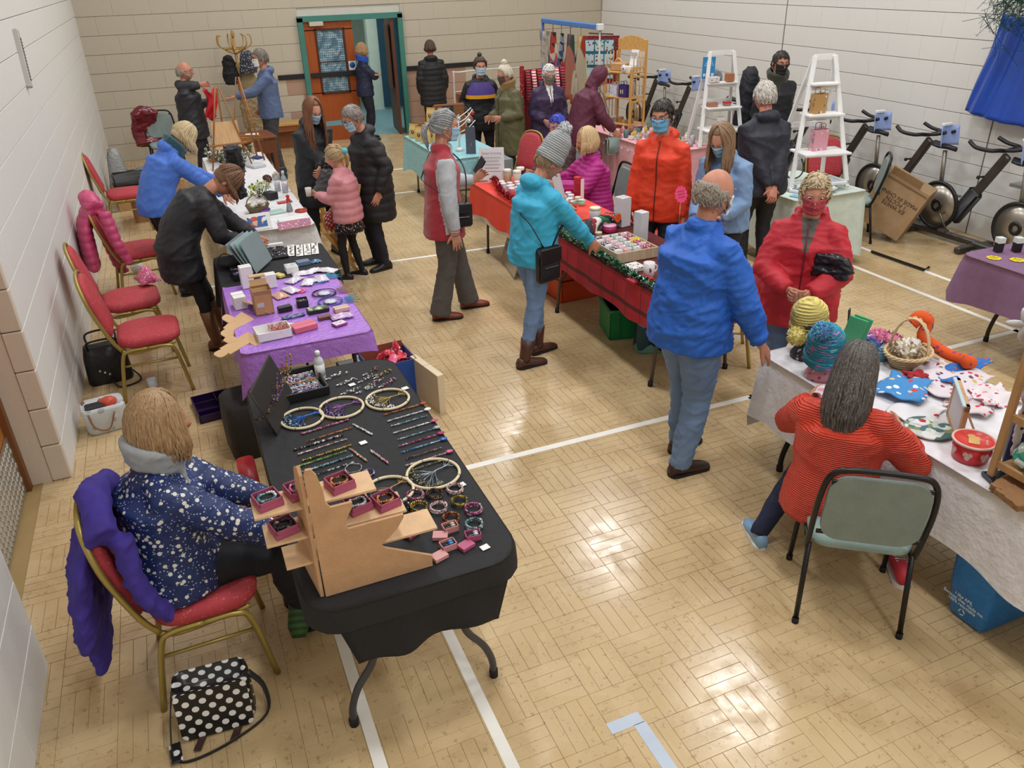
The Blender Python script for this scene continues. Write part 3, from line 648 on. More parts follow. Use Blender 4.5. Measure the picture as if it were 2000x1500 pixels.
        if zp:
            bins = {}
            for v in m.vertices:
                if abs(v.co.x-nk.x) < .02 and v.co.z < nk.z-.02 and v.normal.y > .25: kz = int(v.co.z/.04); bins[kz] = max(bins.get(kz, (-9, None)), (v.co.y, tuple(v.co)))
            pz = [Vector((0, y_+.002, k_*.04+.02)) for k_, (y_, c_) in sorted(bins.items())]
            if len(pz) > 3: b = MB(); b.tube(pz, .0045, 5); b.build('zip', M(zp, .5), jk)
    if shade: shade(T, P, nk, up, F1, s)
    if scarf:
        b = MB()
        for q_ in range(3): b.tube([nk+X*math.cos(t_)*(.088+.008*q_)*s+F1*math.sin(t_)*(.085+.008*q_)*s+up(1)*(.01+.035*q_-.03*math.sin(t_))*s for t_ in np.linspace(0, 2*PI, 15)[:-1]], .028*s, 8, closed=True)
        if len(scarf) > 2: b.tube([nk+F1*.09*s+X*.03, nk+F1*.12*s-up(1)*.15*s+X*.04, nk+F1*.13*s-up(1)*scarf[2]*s+X*.04], [.035, .04, .045], 8, fl=.5)
        m = remesh(b, .01, 3); wrinkle(m, .008, seed+3); m.materials.append(M(scarf[0], .9, k=scarf[1])); link('scarf', m, T)
    if hr: hair(T, Hm, hr[0], hr[1], hr[2], hr[3], ln=hr[4] if len(hr) > 4 else .1, n=hr[5] if len(hr) > 5 else 110, s=s, seed=seed, hout=hr[6] if len(hr) > 6 else 0)
    if mask:
        b = MB(); 
        def fm(u, v):
            a = (u-.5)*2.15; z = .006-.1*v; w1 = .8+.2*math.sin(PI*v); x = math.sin(a)*.076*(1-.2*v)*1.05; y = math.cos(a)*.112*(1-.1*abs(v-.4))+.012*g2(x, z+.02, .02, .03)-.004; return Hm @ Vector((x, max(y, .012)+.003*math.sin(v*16), z))
        b.sheet(fm, 14, 12, .002); mo = b.build('face_mask', M(mask, .7, k=mk, s=3, pal=['C0505A', 'E07A7A']) if mk else M(mask, .7), T)
        for sx in (-1, 1):
            b = MB(); b.tube([Hm @ Vector((sx*.07, .05, -.005)), Hm @ Vector((sx*.085, .012, .012)), Hm @ Vector((sx*.087, -.018, .0)), Hm @ Vector((sx*.083, -.012, -.035)), Hm @ Vector((sx*.066, .045, -.075))], .0016, 5)
            b.build('ear_loop', M('E8E8E4', .6), mo)
    if glasses:
        b = MB()
        for sx in (-1, 1):
            b.tube([Hm @ Vector((sx*.033+.024*math.cos(t_), .108-.01*abs(math.cos(t_)), .008+.02*math.sin(t_))) for t_ in np.linspace(0, 2*PI, 13)[:-1]], .0018, 5, closed=True); b.tube([Hm @ Vector((sx*.057, .1, .012)), Hm @ Vector((sx*.078, .05, .012)), Hm @ Vector((sx*.082, -.01, .01))], .002, 5)
        b.tube([Hm @ Vector((-.01, .11, .01)), Hm @ Vector((.01, .11, .01))], .0018, 5); b.build('glasses', M(glasses, .3, .3), T)
    W = Matrix.Translation(T.location) @ Matrix.Rotation(yaw-PI/2, 4, 'Z')
    return dict(T=T, Hm=Hm, W=W, wr={k: W @ wr[k] for k in wr}, el=el, lw=wr, nk=nk, P=P, s=s, up=up, F1=F1, sh=sh)

V = Vector
def ang(dx, dy): return math.atan2(dy, dx)
BLK = '17181C'; MB_ = '9CC3DB'
def toloc(p, pos, yaw): return tuple((Matrix.Rotation(-(yaw-PI/2), 3, 'Z') @ (V(p)-V((pos[0], pos[1], 0)))))
# 1 seller in the navy floral blouse
y1 = ang(1, .12); p1 = (-.36, 3.03)
A1 = person('seated woman with blonde bob and navy flowered blouse, seen from behind', p1, y1, 1.64, 1.3, lean=6, seat=.47, head=(0, 12), Rr=toloc((.12, 2.82, .66), p1, y1), L=toloc((.14, 3.06, .66), p1, y1),
   feet=((-.1, .5), (.1, .5)), top='12285E', tk='floral', sk=1.25, hem=.1, tt=.035, bot='14161F', hr=('bob', '9C7C58', '6E5238', 'C2A47C', .17, 380), vox=.011, amp=.009, seed=11, fine=True, collar=False, scarf=('9CA0A4', 'fab', .16), hn=((0, 0, -1), (0, 0, -1)), wsh=1.05)
# 2 seller in the orange jumper
p2 = (2.56, 2.3); y2 = ang(.75, .66)
A2 = person('seated woman in a ribbed orange-red jumper with long grey-brown hair, seen from behind', p2, y2, 1.58, 1.14, lean=12, seat=.39, head=(-8, 22), L=toloc((2.78, 2.75, .72), p2, y2), Rr=toloc((2.95, 2.3, .72), p2, y2), feet=((-.3, .12), (.12, .5)), fyaw=(30, -10),
   top='D63A1C', tk='knit', sk=2.1, tt=.035, bot='1B2340', shoe='7FA3C4', sole='E4E2DC', hr=('long', '4A4440', '2E2A28', '8C8680', .34, 420, .13), vox=.011, amp=.008, seed=21, fine=True, collar=False, wsh=1.08)
# 3 bald man in the blue jacket
p3 = (2.5, 3.44); y3 = ang(1, .18)
A3 = person('bald man in a bright blue jacket and jeans touching the white tablecloth', p3, y3, 1.78, 1.22, lean=7, head=(-4, 12), Rr=toloc((2.763, 3.103, 0.840), p3, y3), L=toloc((2.918, 3.642, 0.980), p3, y3), feet=((-.1, .1), (.1, -.08)), fyaw=(5, -12), skin='C88F77',
   top='1E5FC0', tk='fab', tt=.04, hem=.13, bot='49648C', bk='denim', bw=1.2, shoe='33201A', hr=('bald', '8E8478', '6A6058', 'B4ACA0', .1, 170), mask='E6EBEE', vox=.011, amp=.016, seed=31, fine=True, hands=(.75, .3), hn=((.2, 0, .2), (-.5, 0, -.6)), hd=((.3, .6, .1), (.1, .6, -.7)), elbows=((-1, -.6, -.5), (.8, -.5, .1)), wsh=1.1)
# 4 woman in the red coat
p4 = (3.5, 3.68); y4 = ang(-.7, -.7)
A4 = person('woman in a hooded red raincoat and red patterned mask with curly grey-blonde hair', p4, y4, 1.62, 1.25, lean=4, head=(6, 10), L=(-.06, .3, .98), Rr=(.06, .3, .99), feet=((-.1, .02), (.1, -.02)), top='B81E2E', zp='6A0E18', tk='fab', tt=.04, hem=.2, hood='down', bot='3A4A66', bk='denim', shoe='B5A898', sole='E8E4DC',
   hr=('curly', 'B4A280', '8C7A5C', 'DCD0B4', .1, 200), mask='A83A44', mk='print', vox=.012, amp=.013, seed=41, fine=True, hands=(1., 1.), hn=((.6, -.6, .2), (-.6, -.6, .2)), hd=((.7, .5, -.1), (-.7, .5, -.1)), open_=('5A5450', .05, .2), elbows=((-1, -.2, -.6), (1, -.2, -.6)), skin='D09A7E')
# 5 turquoise jacket
p5 = (2.3, 5.16); y5 = ang(1, .25)
A5 = person('woman in a turquoise hooded jacket, jeans and grey bobble hat leaning over the plaid table', p5, y5, 1.66, 1.1, lean=9, head=(-14, 34), L=toloc((2.76, 5.42, .98), p5, y5), Rr=toloc((2.74, 5.08, .92), p5, y5), feet=((-.08, .1), (.06, -.14)), fyaw=(0, -10), top='35A9CE', tk='fab', tt=.03, hem=.09, hood='down', bot='5878A6', bk='denim', shoe='4A2A22', boots=.14, hr=('crop', '8C7458', '6E583E', 'A8906C', .1, 60), vox=.012, amp=.012, seed=51, hands=(.5, .5), fine=True)
# 6 red gilet
p6 = (2.0, 6.35); y6 = ang(1, -.12)
A6 = person('woman with a grey ponytail in a dark red gilet, holding a phone', p6, y6, 1.74, 1.0, lean=3, head=(-4, 8), L=toloc((2.36, 6.55, 1.12), p6, y6), Rr=(.27, .04, .83), feet=((-.09, .2), (.1, -.1)), fyaw=(4, -4), top='A3172C', tk='fleece', tt=.028, hem=.2, slk=('B4B8BE', 'fab'), bot='56524F', bw=1.25, flare=1.5, shoe='7C3624', hr=('pony', '8E9092', '5C5E60', 'C2C4C6', .2, 150), mask=MB_, vox=.012, amp=.006, seed=61, hands=(.6, .2), hn=((1, 0, 0), None), hd=((.1, .6, .5), None), fine=True, open_=('B0B4BA', .062, .9), skin='CE9A82')
# 7 black coat bending over the purple table
p7 = (.0, 6.6); y7 = ang(1, .12)
A7 = person('woman in a long black coat and tan boots bending far over the purple table', p7, y7, 1.66, 1.08, lean=52, head=(-8, 66), Rr=toloc((.42, 6.48, .86), p7, y7), L=toloc((.5, 6.62, .84), p7, y7), feet=((-.1, .12), (.1, .0)), top='1B1C22', tk='fab', tt=.035, hem=.28, bot='131317', shoe='6E4424', boots=.25, bw=.85, hr=('bob', '6E4C34', '4A3222', '96704E', .12, 130), vox=.013, seed=71, hands=(1., 1.), collar=False)
# 8 blue hoodie
p8 = (-.17, 8.05); y8 = ang(1, .3)
A8 = person('woman with blonde hair in a cornflower blue hoodie leaning over the white craft table', p8, y8, 1.68, 1.12, lean=38, head=(0, 48), Rr=toloc((.42, 8.05, .85), p8, y8), L=toloc((.5, 8.4, .85), p8, y8), feet=((-.1, .05), (.1, .0)), top='4774CE', tk='fab', tt=.028, hem=.1, hood='down', bot='15151B', shoe='16161A', hr=('bob', 'C4AE86', '8E7650', 'E4D6B4', .13, 140), scarf=('28505A', 'fleece', .3), vox=.013, seed=81, skin='D49C80')
# 9, 10 two men at the back left
p9 = (.34, 12.6); A9 = person('bald man with glasses in a dark anorak holding his hand to his chin', p9, ang(.9, -.3), 1.7, 1.15, head=(0, 2), L=(.02, .2, 1.42), Rr=(-.12, .24, 1.18), top='24252B', tk='fab', tt=.04, hem=.22, hood='down', bot='2A2A30', hr=('bald', '9A9084', '7C7268', 'B4ACA0', .1, 70), glasses='3A3028', seed=91, skin='CF937C', hands=(.7, .5))
p10 = (1.48, 13.0); A10 = person('tall man in a slate blue hooded top and white mask gesturing', p10, ang(-1, -.1), 1.78, 1.05, head=(0, 4), L=(-.05, .48, 1.18), Rr=(.24, .1, .95), top='56688E', tk='fab', tt=.035, hem=.12, hood='down', bot='3E3F46', bw=1.15, hr=('crop', '6E665E', '524A44', '928A80', .1, 90), mask='E8ECEE', glasses='4A4038', seed=101, hands=(.15, .5), hn=((0, 0, 1), None))
# 11 long brown hair
p11 = (1.34, 8.62); A11 = person('woman with very long auburn hair, black padded coat and blue mask holding a clear bag', p11, ang(.15, -1), 1.66, 1.08, lean=10, head=(10, 28), L=(.06, .34, 1.0), Rr=(-.1, .36, .98), top='1D2026', tk='fab', tt=.035, hem=.36, hood='down', bot='15151A', boots=.16, shoe='5E5048', hr=('long', '7A4E36', '4E3022', 'A06E4C', .42, 170), mask=MB_, seed=111, hands=(.7, .7), skin='D8A48C', fine=True)
p12 = (1.78, 7.92); A12 = person('older woman with short grey hair, glasses and blue mask in a long black quilted coat', p12, ang(-1, -.15), 1.64, 1.22, lean=9, head=(4, 26), L=(-.24, .04, .84), Rr=(.26, .06, .82), top='1A1B20', tk='fab', tt=.04, hem=.38, hood='down', quilt=.09, bot='1B1E2C', hr=('crop', '827A74', '5E5650', 'A8A29A', .1, 130), mask='A8C6DA', glasses='3A2A28', seed=121, fine=True, skin='D09A84')
# 13 girl
p13 = (1.45, 7.68); A13 = person('young girl with a blonde ponytail in a dusty pink padded jacket and black leggings', p13, ang(-.8, .6), 1.3, 1.05, lean=4, head=(6, 18), L=(-.05, .27, .85), Rr=(.16, .24, .66), feet=((-.08, .05), (.08, -.04)), top='CF8A92', tk='fab', tt=.032, hem=.14, bot='151519', bw=.85, skirt=('1A1820', .27), shoe='1E1A1E', sole='D8C8C8', hr=('pony', 'A88E68', '846A48', 'C8B08A', .2, 130), seed=131, quilt=.075, fine=True, skin='DCA88E', hands=(.8, .8))
# 14..19 at the back
p14 = (3.42, 15.02); person('woman with shoulder-length fair hair in navy with folded arms standing in the doorway', p14, ang(1, -.15), 1.62, 1.1, head=(0, 2), L=(.12, .2, 1.12), Rr=(-.1, .24, 1.1), top='1C2340', tk='fab', hem=.12, bot='161826', bw=1.2, hr=('bob', 'A8845C', '82603C', 'CCAC80', .1, 90), mask=MB_, scarf=('2E55B8', 'fab'), seed=141, elbows=((-1, 0, -.3), (1, 0, -.3)))
p15 = (4.5, 14.4); person('woman with a brown bob in a black puffer jacket facing the far wall', p15, ang(.15, 1), 1.64, 1.12, top='16171C', tk='fab', tt=.05, hem=.3, quilt=.085, hood='down', bot='15151A', hr=('bob', '4E382C', '34241C', '6E5240', .07, 90), seed=151)
PURP = []
def band16(T, P, nk, up, F1, s):
    b = MB(); b.loft([ring(nk-up(1)*.2*s, V((1, 0, 0)), F1, .225*s, .178*s), ring(nk-up(1)*.25*s, V((1, 0, 0)), F1, .225*s, .178*s)], cap=False); b.build('chest_stripe', M('E0A020', .6, k='fab'), T)
def yoke16(T, nk, up, F1, s):
    b = MB(); b.loft([ring(nk-up(1)*.2*s, V((1, 0, 0)), F1, .222*s, .176*s), ring(nk-up(1)*.11*s, V((1, 0, 0)), F1, .205*s, .158*s), ring(nk-up(1)*.03*s, V((1, 0, 0)), F1, .13*s, .125*s)], cap=False); b.build("yoke", M("46307E", .6, k="fab"), T)
p16 = (4.15, 11.05); person('young woman with a top bun in a purple, yellow and black jacket and blue mask', p16, ang(-.25, -1), 1.66, 1.05, head=(6, 10), L=(-.2, .14, .95), Rr=(.2, .12, .95), top='15151A', tk='fab', tt=.035, open_=('46307E', .16, .24) and None, hem=.2, hood='down', bot='15151A', hr=('bun', '3C2A22', '281C16', '5A4234', .09, 110), mask='B4CDE2', seed=161, shade=lambda T, P, nk, up, F1, s: (band16(T, P, nk, up, F1, s), yoke16(T, nk, up, F1, s)))
p17 = (4.28, 10.3); A17 = person('woman with piled white-blonde hair in a long olive parka with fur hood', p17, ang(-1, -.15), 1.62, 1.2, lean=3, head=(0, 14), L=(-.14, .22, 1.0), Rr=(.12, .24, .98), top='5E5A3C', zp='3A3824', tk='fab', tt=.045, hem=.4, bot='2A2A2C', hr=('bun', 'D2C8B8', 'A89C88', 'EEE8DC', .13, 110), mask='5A4238', seed=171, scarf=('8A6C3A', 'fleece'))
p18 = (4.74, 10.1); A18 = person('elderly woman with short white hair, grey mask and a dark purple coat', p18, ang(-.1, -1), 1.62, 1.15, lean=5, head=(-4, 16), L=(-.2, .12, .9), Rr=(.12, .22, .95), top='38284A', zp='241A30', tk='fab', tt=.045, hem=.34, hood='down', bot='1E2028', hr=('curly', 'DAD8D6', 'B4B0AE', 'F2F2F0', .1, 130), mask='77766C', open_=('E6E4E2', .05, .24), seed=181, skin='D8A896')
p19 = (5.02, 9.6); A19 = person('person in a maroon hooded coat bending towards the wooden shelf stand', p19, ang(1, -.1), 1.64, 1.12, lean=24, head=(-4, 34), L=toloc((5.3, 9.6, .9), p19, ang(1, -.1)), Rr=toloc((5.32, 9.3, .85), p19, ang(1, -.1)), top='5A2038', tk='fab', tt=.045, hem=.36, hood='up', bot='2A2228', seed=191, hr=('crop', '5A4438', '3E2E26', '6E5648', .1, 20))
p20 = (3.98, 8.15); A20 = person('seated person with cobalt blue hair behind the grey bobble hat', p20, ang(-.9, -.4), 1.68, 1.1, seat=.45, head=(0, 12), L=(-.1, .36, .74), Rr=(.1, .36, .74), feet=((-.1, .42), (.1, .42)), top='3A141C', tk='fab', hem=.1, bot='1A1A20', hr=('curly', '2C3CB0', '1C2478', '4A5CE0', .1, 110), seed=201)
p21 = (3.95, 7.28); A21 = person('seated woman with straight blonde hair in a magenta ribbed puffer jacket', p21, ang(-1, .1), 1.66, 1.1, seat=.45, lean=5, head=(0, 14), L=toloc((3.5, 7.2, .8), p21, ang(-1, .1)), Rr=toloc((3.55, 7.5, .8), p21, ang(-1, .1)), feet=((-.1, .42), (.1, .42)), top='A81F7C', tk='fab', tt=.042, quilt=.042, bot='1A1A20', hr=('bob', 'CDB183', 'A08458', 'E8D6AE', .13, 170), seed=211, vox=.011, collar=True)
p22 = (3.78, 5.78); A22 = person('dark-haired young man with glasses and blue mask in a bright orange jacket', p22, ang(-.75, -.65), 1.76, 1.08, lean=2, head=(-4, 10), L=(-.24, .08, .84), Rr=(.24, .08, .84), top='DE3C18', zp='4A1A10', tk='fab', tt=.022, hem=.16, bot='1E2636', hr=('crop', '2A221E', '18120F', '40342C', .1, 170), mask='6FB4DC', glasses='4A2A22', seed=221, hood='down', skin='CF9A80', wsh=1.08, vox=.012)
p23 = (4.1, 5.3); A23 = person('young woman with long light brown hair and blue mask in a denim jacket looking down', p23, ang(-.95, -.45), 1.66, 1.05, lean=10, head=(0, 34), L=(-.12, .3, .95), Rr=(.1, .3, .92), top='6F97C6', tk='denim', tt=.04, hem=.12, bot='1D212C', hr=('long', '8A6E54', '5E4836', 'B09272', .3, 170), mask='8FC0DE', seed=231, skin='D8A68C', vox=.012)
p24 = (5.0, 5.98); A24 = person('white-haired man in a dark navy hooded jacket with hands behind his back', p24, ang(.25, 1), 1.78, 1.18, lean=6, head=(6, 12), L=(-.02, -.22, .92), Rr=(.03, -.24, .9), feet=((-.1, .0), (.1, -.05)), top='1F2230', tk='fab', tt=.042, hem=.14, hood='down', bot='17171B', shoe='2A201C', hr=('short', 'BDB8AE', '8E887E', 'E2DED6', .1, 170), seed=241, elbows=((-1, -.3, 0), (1, -.3, 0)), hands=(.6, .6), hn=((0, 1, 0), (0, 1, 0)), vox=.012, skin='CF8E7C', wsh=1.05)
p25 = (6.7, 7.92); A25 = person('dark-haired man in a black mask, olive scarf and black coat by the white ladder', p25, ang(-.35, -1), 1.8, 1.08, head=(4, 6), L=(-.1, -.15, 1.0), Rr=(.12, .16, .95), top='14161C', tk='fab', tt=.04, hem=.28, bot='16161A', hr=('crop', '241C18', '14100E', '3A302A', .1, 120), mask='16161A', scarf=('2F3226', 'fleece', .2), glasses='2A2A2A', seed=251, skin='C08A6E')

# ---------------------------------------------------------------- chairs and tables
GOLD = M('A6924E', .38, .55); REDF = M('B23A44', .75, k='print', s=3.5, pal=['C26A5C', 'B8444C', 'B23A44']); BLKM = M('1A181A', .35, .3); GRNF = M('8CA3A0', .8, k='fab'); GREYM = M('5A5A5E', .4, .5)
def banquet(label, loc, yaw, group=None):
    if 'proto' in banquet.__dict__: return dup(banquet.proto, loc, yaw-PI/2, label, group)
    t = thing('banquet_chair', label, 'chair', loc, yaw-PI/2, group); banquet.proto = t
    def seat_poly(i): return [(x*(1+.0*y), y+.02) for x, y in rrect(.44-i, .42-i, .12, 6)]
    b = MB(); b.loft([[V((x, y, z)) for x, y in seat_poly(i)] for i, z in ((.04, .4), (0, .415), (-.01, .44), (0, .465), (.05, .478))]); b.build('seat', REDF, t)
    b = MB(); rg = []
    pl = [(-.19, .5), (-.2, .7), (-.185, .82), (-.12, .91), (0, .935), (.12, .91), (.185, .82), (.2, .7), (.19, .5)]
    for dy, k in ((-.028, .88), (-.02, .98), (.012, .98), (.03, .85)): rg.append([V((x*k, -.215-(z-.45)*.22+dy, .7+(z-.7)*k)) for x, z in [(p_.x, p_.z) for p_ in smooth_path([(x, 0, z) for x, z in pl], 3)]])
    b.loft(rg); b.build('backrest', REDF, t)
    up_ = [(-.205, -.17, .4), (-.215, -.22, .5)] + [(x*1.07, -.235-(z-.45)*.22, z+.012) for x, z in pl[1:-1]] + [(.215, -.22, .5), (.205, -.17, .4)]
    b = MB(); b.tube(smooth_path(up_, 4), .013, 8); b.build('back_frame', GOLD, t)
    for sx in (-1, 1):
        x = sx*.215
        b = MB(); b.tube(smooth_path([(x, .0, .395), (x, .13, .39), (x, .18, .33), (sx*.225, .235, 0)], 5), .0135, 8); b.build('leg', GOLD, t)
        b = MB(); b.tube(smooth_path([(x, .0, .395), (x, -.13, .39), (x, -.18, .33), (sx*.225, -.24, 0)], 5), .0135, 8); b.build('leg', GOLD, t)
        b = MB(); b.tube([(x, .195, .28), (x, -.195, .28)], .008, 6); b.build('stretcher', GOLD, t)
        b = MB(); b.tube(smooth_path([(sx*.205, -.17, .4), (sx*.205, -.1, .37), (sx*.205, .1, .39), (sx*.2, .19, .4)], 4), .011, 6); b.build('seat_rail', GOLD, t)
    b = MB(); b.tube([(-.2, .12, .385), (.2, .12, .385)], .009, 6); b.build('cross_rail', GOLD, t)
    return t
def stack_chair(label, loc, yaw):
    if 'proto' in stack_chair.__dict__: return dup(stack_chair.proto, loc, yaw-PI/2, label)
    t = thing('stacking_chair', label, 'chair', loc, yaw-PI/2); stack_chair.proto = t
    b = MB(); b.loft([[V((x, y+.02, z)) for x, y in rrect(.43-i, .42-i, .07, 5)] for i, z in ((.03, .41), (0, .425), (0, .45), (.05, .465))]); b.build('seat', GRNF, t)
    b = MB(); b.loft([[V((x, -.215-(z_+.25)*.2+dy, .69+z_)) for x, z_ in rrect(.4*k, .37*k, .09, 6)] for dy, k in ((-.012, 1), (.012, 1), (.03, .9))], sm=False); b.build('backrest', M('7E8C88', .7, k='fab'), t)
    b = MB(); b.tube(smooth_path([(-.225, -.16, .4), (-.225, -.2, .5), (-.225, -.26, .72), (-.2, -.285, .86), (-.12, -.3, .905), (.12, -.3, .905), (.2, -.285, .86), (.225, -.26, .72), (.225, -.2, .5), (.225, -.16, .4)], 5), .0135, 10); b.build('back_frame', BLKM, t)
    for sx in (-1, 1):
        for y0, y1 in ((.17, .22), (-.17, -.24)):
            b = MB(); b.tube([(sx*.215, y0, .42), (sx*.225, y1, .02)], .0125, 8); lg = b.build('leg', BLKM, t); b = MB(); b.tube([(sx*.225, y1, 0), (sx*.225, y1, .03)], .016, 8); b.build('rubber_foot', M('0E0E0E', .8), lg)
        b = MB(); b.tube([(sx*.215, .18, .4), (sx*.215, -.18, .4)], .011, 8); b.build('side_rail', BLKM, t)
        for z, x in ((.84, .175), (.54, .19)): b = MB(); b.box((sx*x, -.25-(z-.6)*.2, z), (.04, .008, .022), bev=.002); b.build('bracket', BLKM, t)
    return t
def fold_table(label, x0, x1, y0, y1, style='curve', h=.73, top='C9C6C0', group=None, frm=None, ends=(0, 1)):
    cx, cy = (x0+x1)/2, (y0+y1)/2; t = thing('folding_table', label, 'table', (cx, cy, 0), 0, group); w_, l_ = x1-x0, y1-y0
    b = MB(); P_ = rrect(w_-.02, l_-.02, .06, 5); b.prism(P_, h-.045, h); b.build('tabletop', M(top, .5), t); fm = M(frm or '4E4E54', .4, .5)
    for e in ends:
        y = (l_/2-(.1 if style == 'curve' else .2))*(1 if e else -1)
        for sx in (-1, 1):
            b = MB()
            if style == 'curve': b.tube(smooth_path([(sx*.17, y, h-.04), (sx*.17, y, .52), (sx*.175, y, .44), (sx*.2, y, .31), (sx*.27, y, .2), (sx*.305, y, .1), (sx*.31, y, .012)], 4), .016, 8)
            else: b.tube([(sx*.1, y, h-.04), (sx*.13, y, .5), (sx*.3, y, .3), (sx*.33, y, 0)] if style == 'y' else [(sx*(w_/2-.08), y, h-.04), (sx*(w_/2-.06), y, 0)], .014, 8)
            lg = b.build('leg', fm, t); b = MB(); q_ = (sx*.31, y) if style == 'curve' else ((sx*.33, y) if style == 'y' else (sx*(w_/2-.06), y)); b.tube([(q_[0], q_[1], 0), (q_[0], q_[1], .04)], .02, 8); b.build('rubber_foot', M('141414', .8), lg)
        b = MB(); b.tube([(-.18, y, .4), (.18, y, .4)] if style != 'i' else [(-w_/2+.07, y, .3), (w_/2-.07, y, .3)], .011, 6); b.build('crossbar', fm, t)
        b = MB(); b.tube([(0, y, .45), (0, y*.45, h-.05)], .009, 6); b.build('brace', fm, t)
    return t
def cloth(name, label, x0, x1, y0, y1, z, dr, mat, amp=.02, wn=17, r=.03, seed=0, rows=8, fn=None, cat='tablecloth'):
    """dr = drop at the -x, +x, -y, +y side"""
    rr = random.Random(seed); w_, l_ = x1-x0, y1-y0; cx, cy = (x0+x1)/2, (y0+y1)/2; base = []
    def seg(a, c, n): return [(a[0]+(c[0]-a[0])*i/n, a[1]+(c[1]-a[1])*i/n) for i in range(n)]
    hx, hy = w_/2, l_/2; nl = max(8, int(l_/.04)); nw = max(6, int(w_/.04))
    for a, c, n, cc, a0 in (((hx, -hy+r), (hx, hy-r), nl, (hx-r, hy-r), 0), ((hx-r, hy), (-hx+r, hy), nw, (-hx+r, hy-r), 1), ((-hx, hy-r), (-hx, -hy+r), nl, (-hx+r, -hy+r), 2), ((-hx+r, -hy), (hx-r, -hy), nw, (hx-r, -hy+r), 3)):
        base += seg(a, c, n)+[c]+([(cc[0]+r*math.cos((a0+k/5)*PI/2), cc[1]+r*math.sin((a0+k/5)*PI/2)) for k in range(1, 5)] if r > .035 else [])
    vs = []; n = len(base); ph = [rr.random()*6 for _ in range(4)]; cum = 0; L_ = []
    for i, p in enumerate(base): L_.append(cum); q_ = base[(i+1) % n]; cum += math.hypot(q_[0]-p[0], q_[1]-p[1])
    info = []
    for i, p in enumerate(base):
        nx = 1 if p[0] > hx-r-1e-6 else (-1 if p[0] < -hx+r+1e-6 else 0); ny = 1 if p[1] > hy-r-1e-6 else (-1 if p[1] < -hy+r+1e-6 else 0)
        ex, ey = hx-abs(p[0]), hy-abs(p[1]); onx = ex < 1e-6 or (nx and ny and ex <= ey+1e-6); ony = ey < 1e-6 or (nx and ny and ey < ex); N_ = V((nx if onx else 0, ny if ony else 0, 0)); 
        ds = []
        if nx < 0 and onx: ds.append(dr[0])
        if nx > 0 and onx: ds.append(dr[1])
        if ny < 0 and ony: ds.append(dr[2])
        if ny > 0 and ony: ds.append(dr[3])
        dcx = hx-abs(p[0]); dcy = hy-abs(p[1]); corner = max(0, 1-(dcx+dcy)/.16); N_ = (N_+V((math.copysign(1, p[0]), math.copysign(1, p[1]), 0))*corner*.55).normalized()
        d = ds[0] if ds else 0; info.append((p, N_, d*(1+.1*corner), corner))
    for j in range(rows+1):
        t = j/rows
        for i, (p, N_, d, corner) in enumerate(info):
            wv = math.sin(L_[i]*wn+ph[0])*.6+math.sin(L_[i]*wn*1.7+ph[1])*.4; dd = d*(1+.05*math.sin(L_[i]*9+ph[2])) + (fn(p, N_) if fn else 0)
            o = .004+min(1, t*6)*.005+(amp*wv+amp*.8)*t*min(1, d*3)+corner*.05*t*min(1, d*3)
            vs.append((p[0]+N_.x*o, p[1]+N_.y*o, -dd*t if j else 0))
    b = MB(); fs = [(j*n+i, (j+1)*n+i, (j+1)*n+(i+1) % n, j*n+(i+1) % n) for j in range(rows) for i in range(n)]; fs = [f[::-1] for f in fs]
    b.add(vs, fs); ins = [(p[0]*.985, p[1]*.985, .002) for p in base]; k0 = len(b.v); b.add(ins, []); b.add([], [])
    b.f += [(i, (i+1) % n, k0+(i+1) % n, k0+i) for i in range(n)] + [tuple(range(k0, k0+n))]; b.s += [True]*n+[False]; b.i += [0]*(n+1)
    o = b.build(name, mat, None, (cx, cy, z)); return tag(o, label, cat)
ZT = .744
fold_table('black folding table with curved grey legs under the jewellery', .13, .91, 2.25, 4.17)
c_ = cloth('tablecloth', 'black stretch cloth covering the jewellery table in the foreground', .105, .935, 2.22, 4.2, .737, (.1, .1, .1, .1), M('17181C', .75, k='fab'), .003, 17, .14)
b = MB(); b.sheet(lambda u, v: (-.33+.68*u+.06*v*(1-2*u)+.01*math.sin(u*9), -.98-.03*v+.015*math.sin(u*14)*v, -.06-.2*v-.02*math.sin(u*7)), 20, 8, .004); b.build('end_flap', M('121216', .75, k='fab'), c_)
fold_table('folding table under the purple paper cloth', .15, .91, 4.62, 6.58, 'i', top='A8A49C', frm='4A3A34')
cloth('tablecloth', 'shiny purple paper cloth hanging ragged over its table', .13, .93, 4.6, 5.95, .738, (.3, .15, .12, .02), M('A874D2', .36, bump=.6), .016, 15, .03, 5, fn=lambda p, n_: .13*max(0, 1-abs(p[0]+.34)/.12) if n_.y < -.5 and p[1] < -.5 else 0)
cloth('tablecloth', 'black cloth over the far end of the purple table', .125, .985, 5.85, 6.62, .7405, (.4, .12, .02, .14), M('15161C', .8, k='fab'), .01, 15, .03, 6)
for i, (a, c) in enumerate(((7.26, 8.52), (8.54, 10.85))): fold_table(('nearer' if not i else 'farther')+' of two folding tables under white sheets by the left chairs', .35, 1.03, a, c, 'i')
cloth('tablecloth', 'creased white sheet on the craft table beside the bending women', .32, 1.05, 7.22, 8.53, .738, (.45, .4, .62, .02), M('DCDCDF', .7, k='fab', bump=.4), .018, 15, .02, 7)
cloth('tablecloth', 'white sheet on the craft table with the easels', .32, 1.05, 8.53, 10.88, .738, (.45, .35, .02, .3), M('DADADD', .7, k='fab'), .016, 15, .02, 8)
fold_table('folding table with grey legs under the red plaid cloth', 2.86, 3.56, 4.18, 6.15, 'y', frm='5E5850')
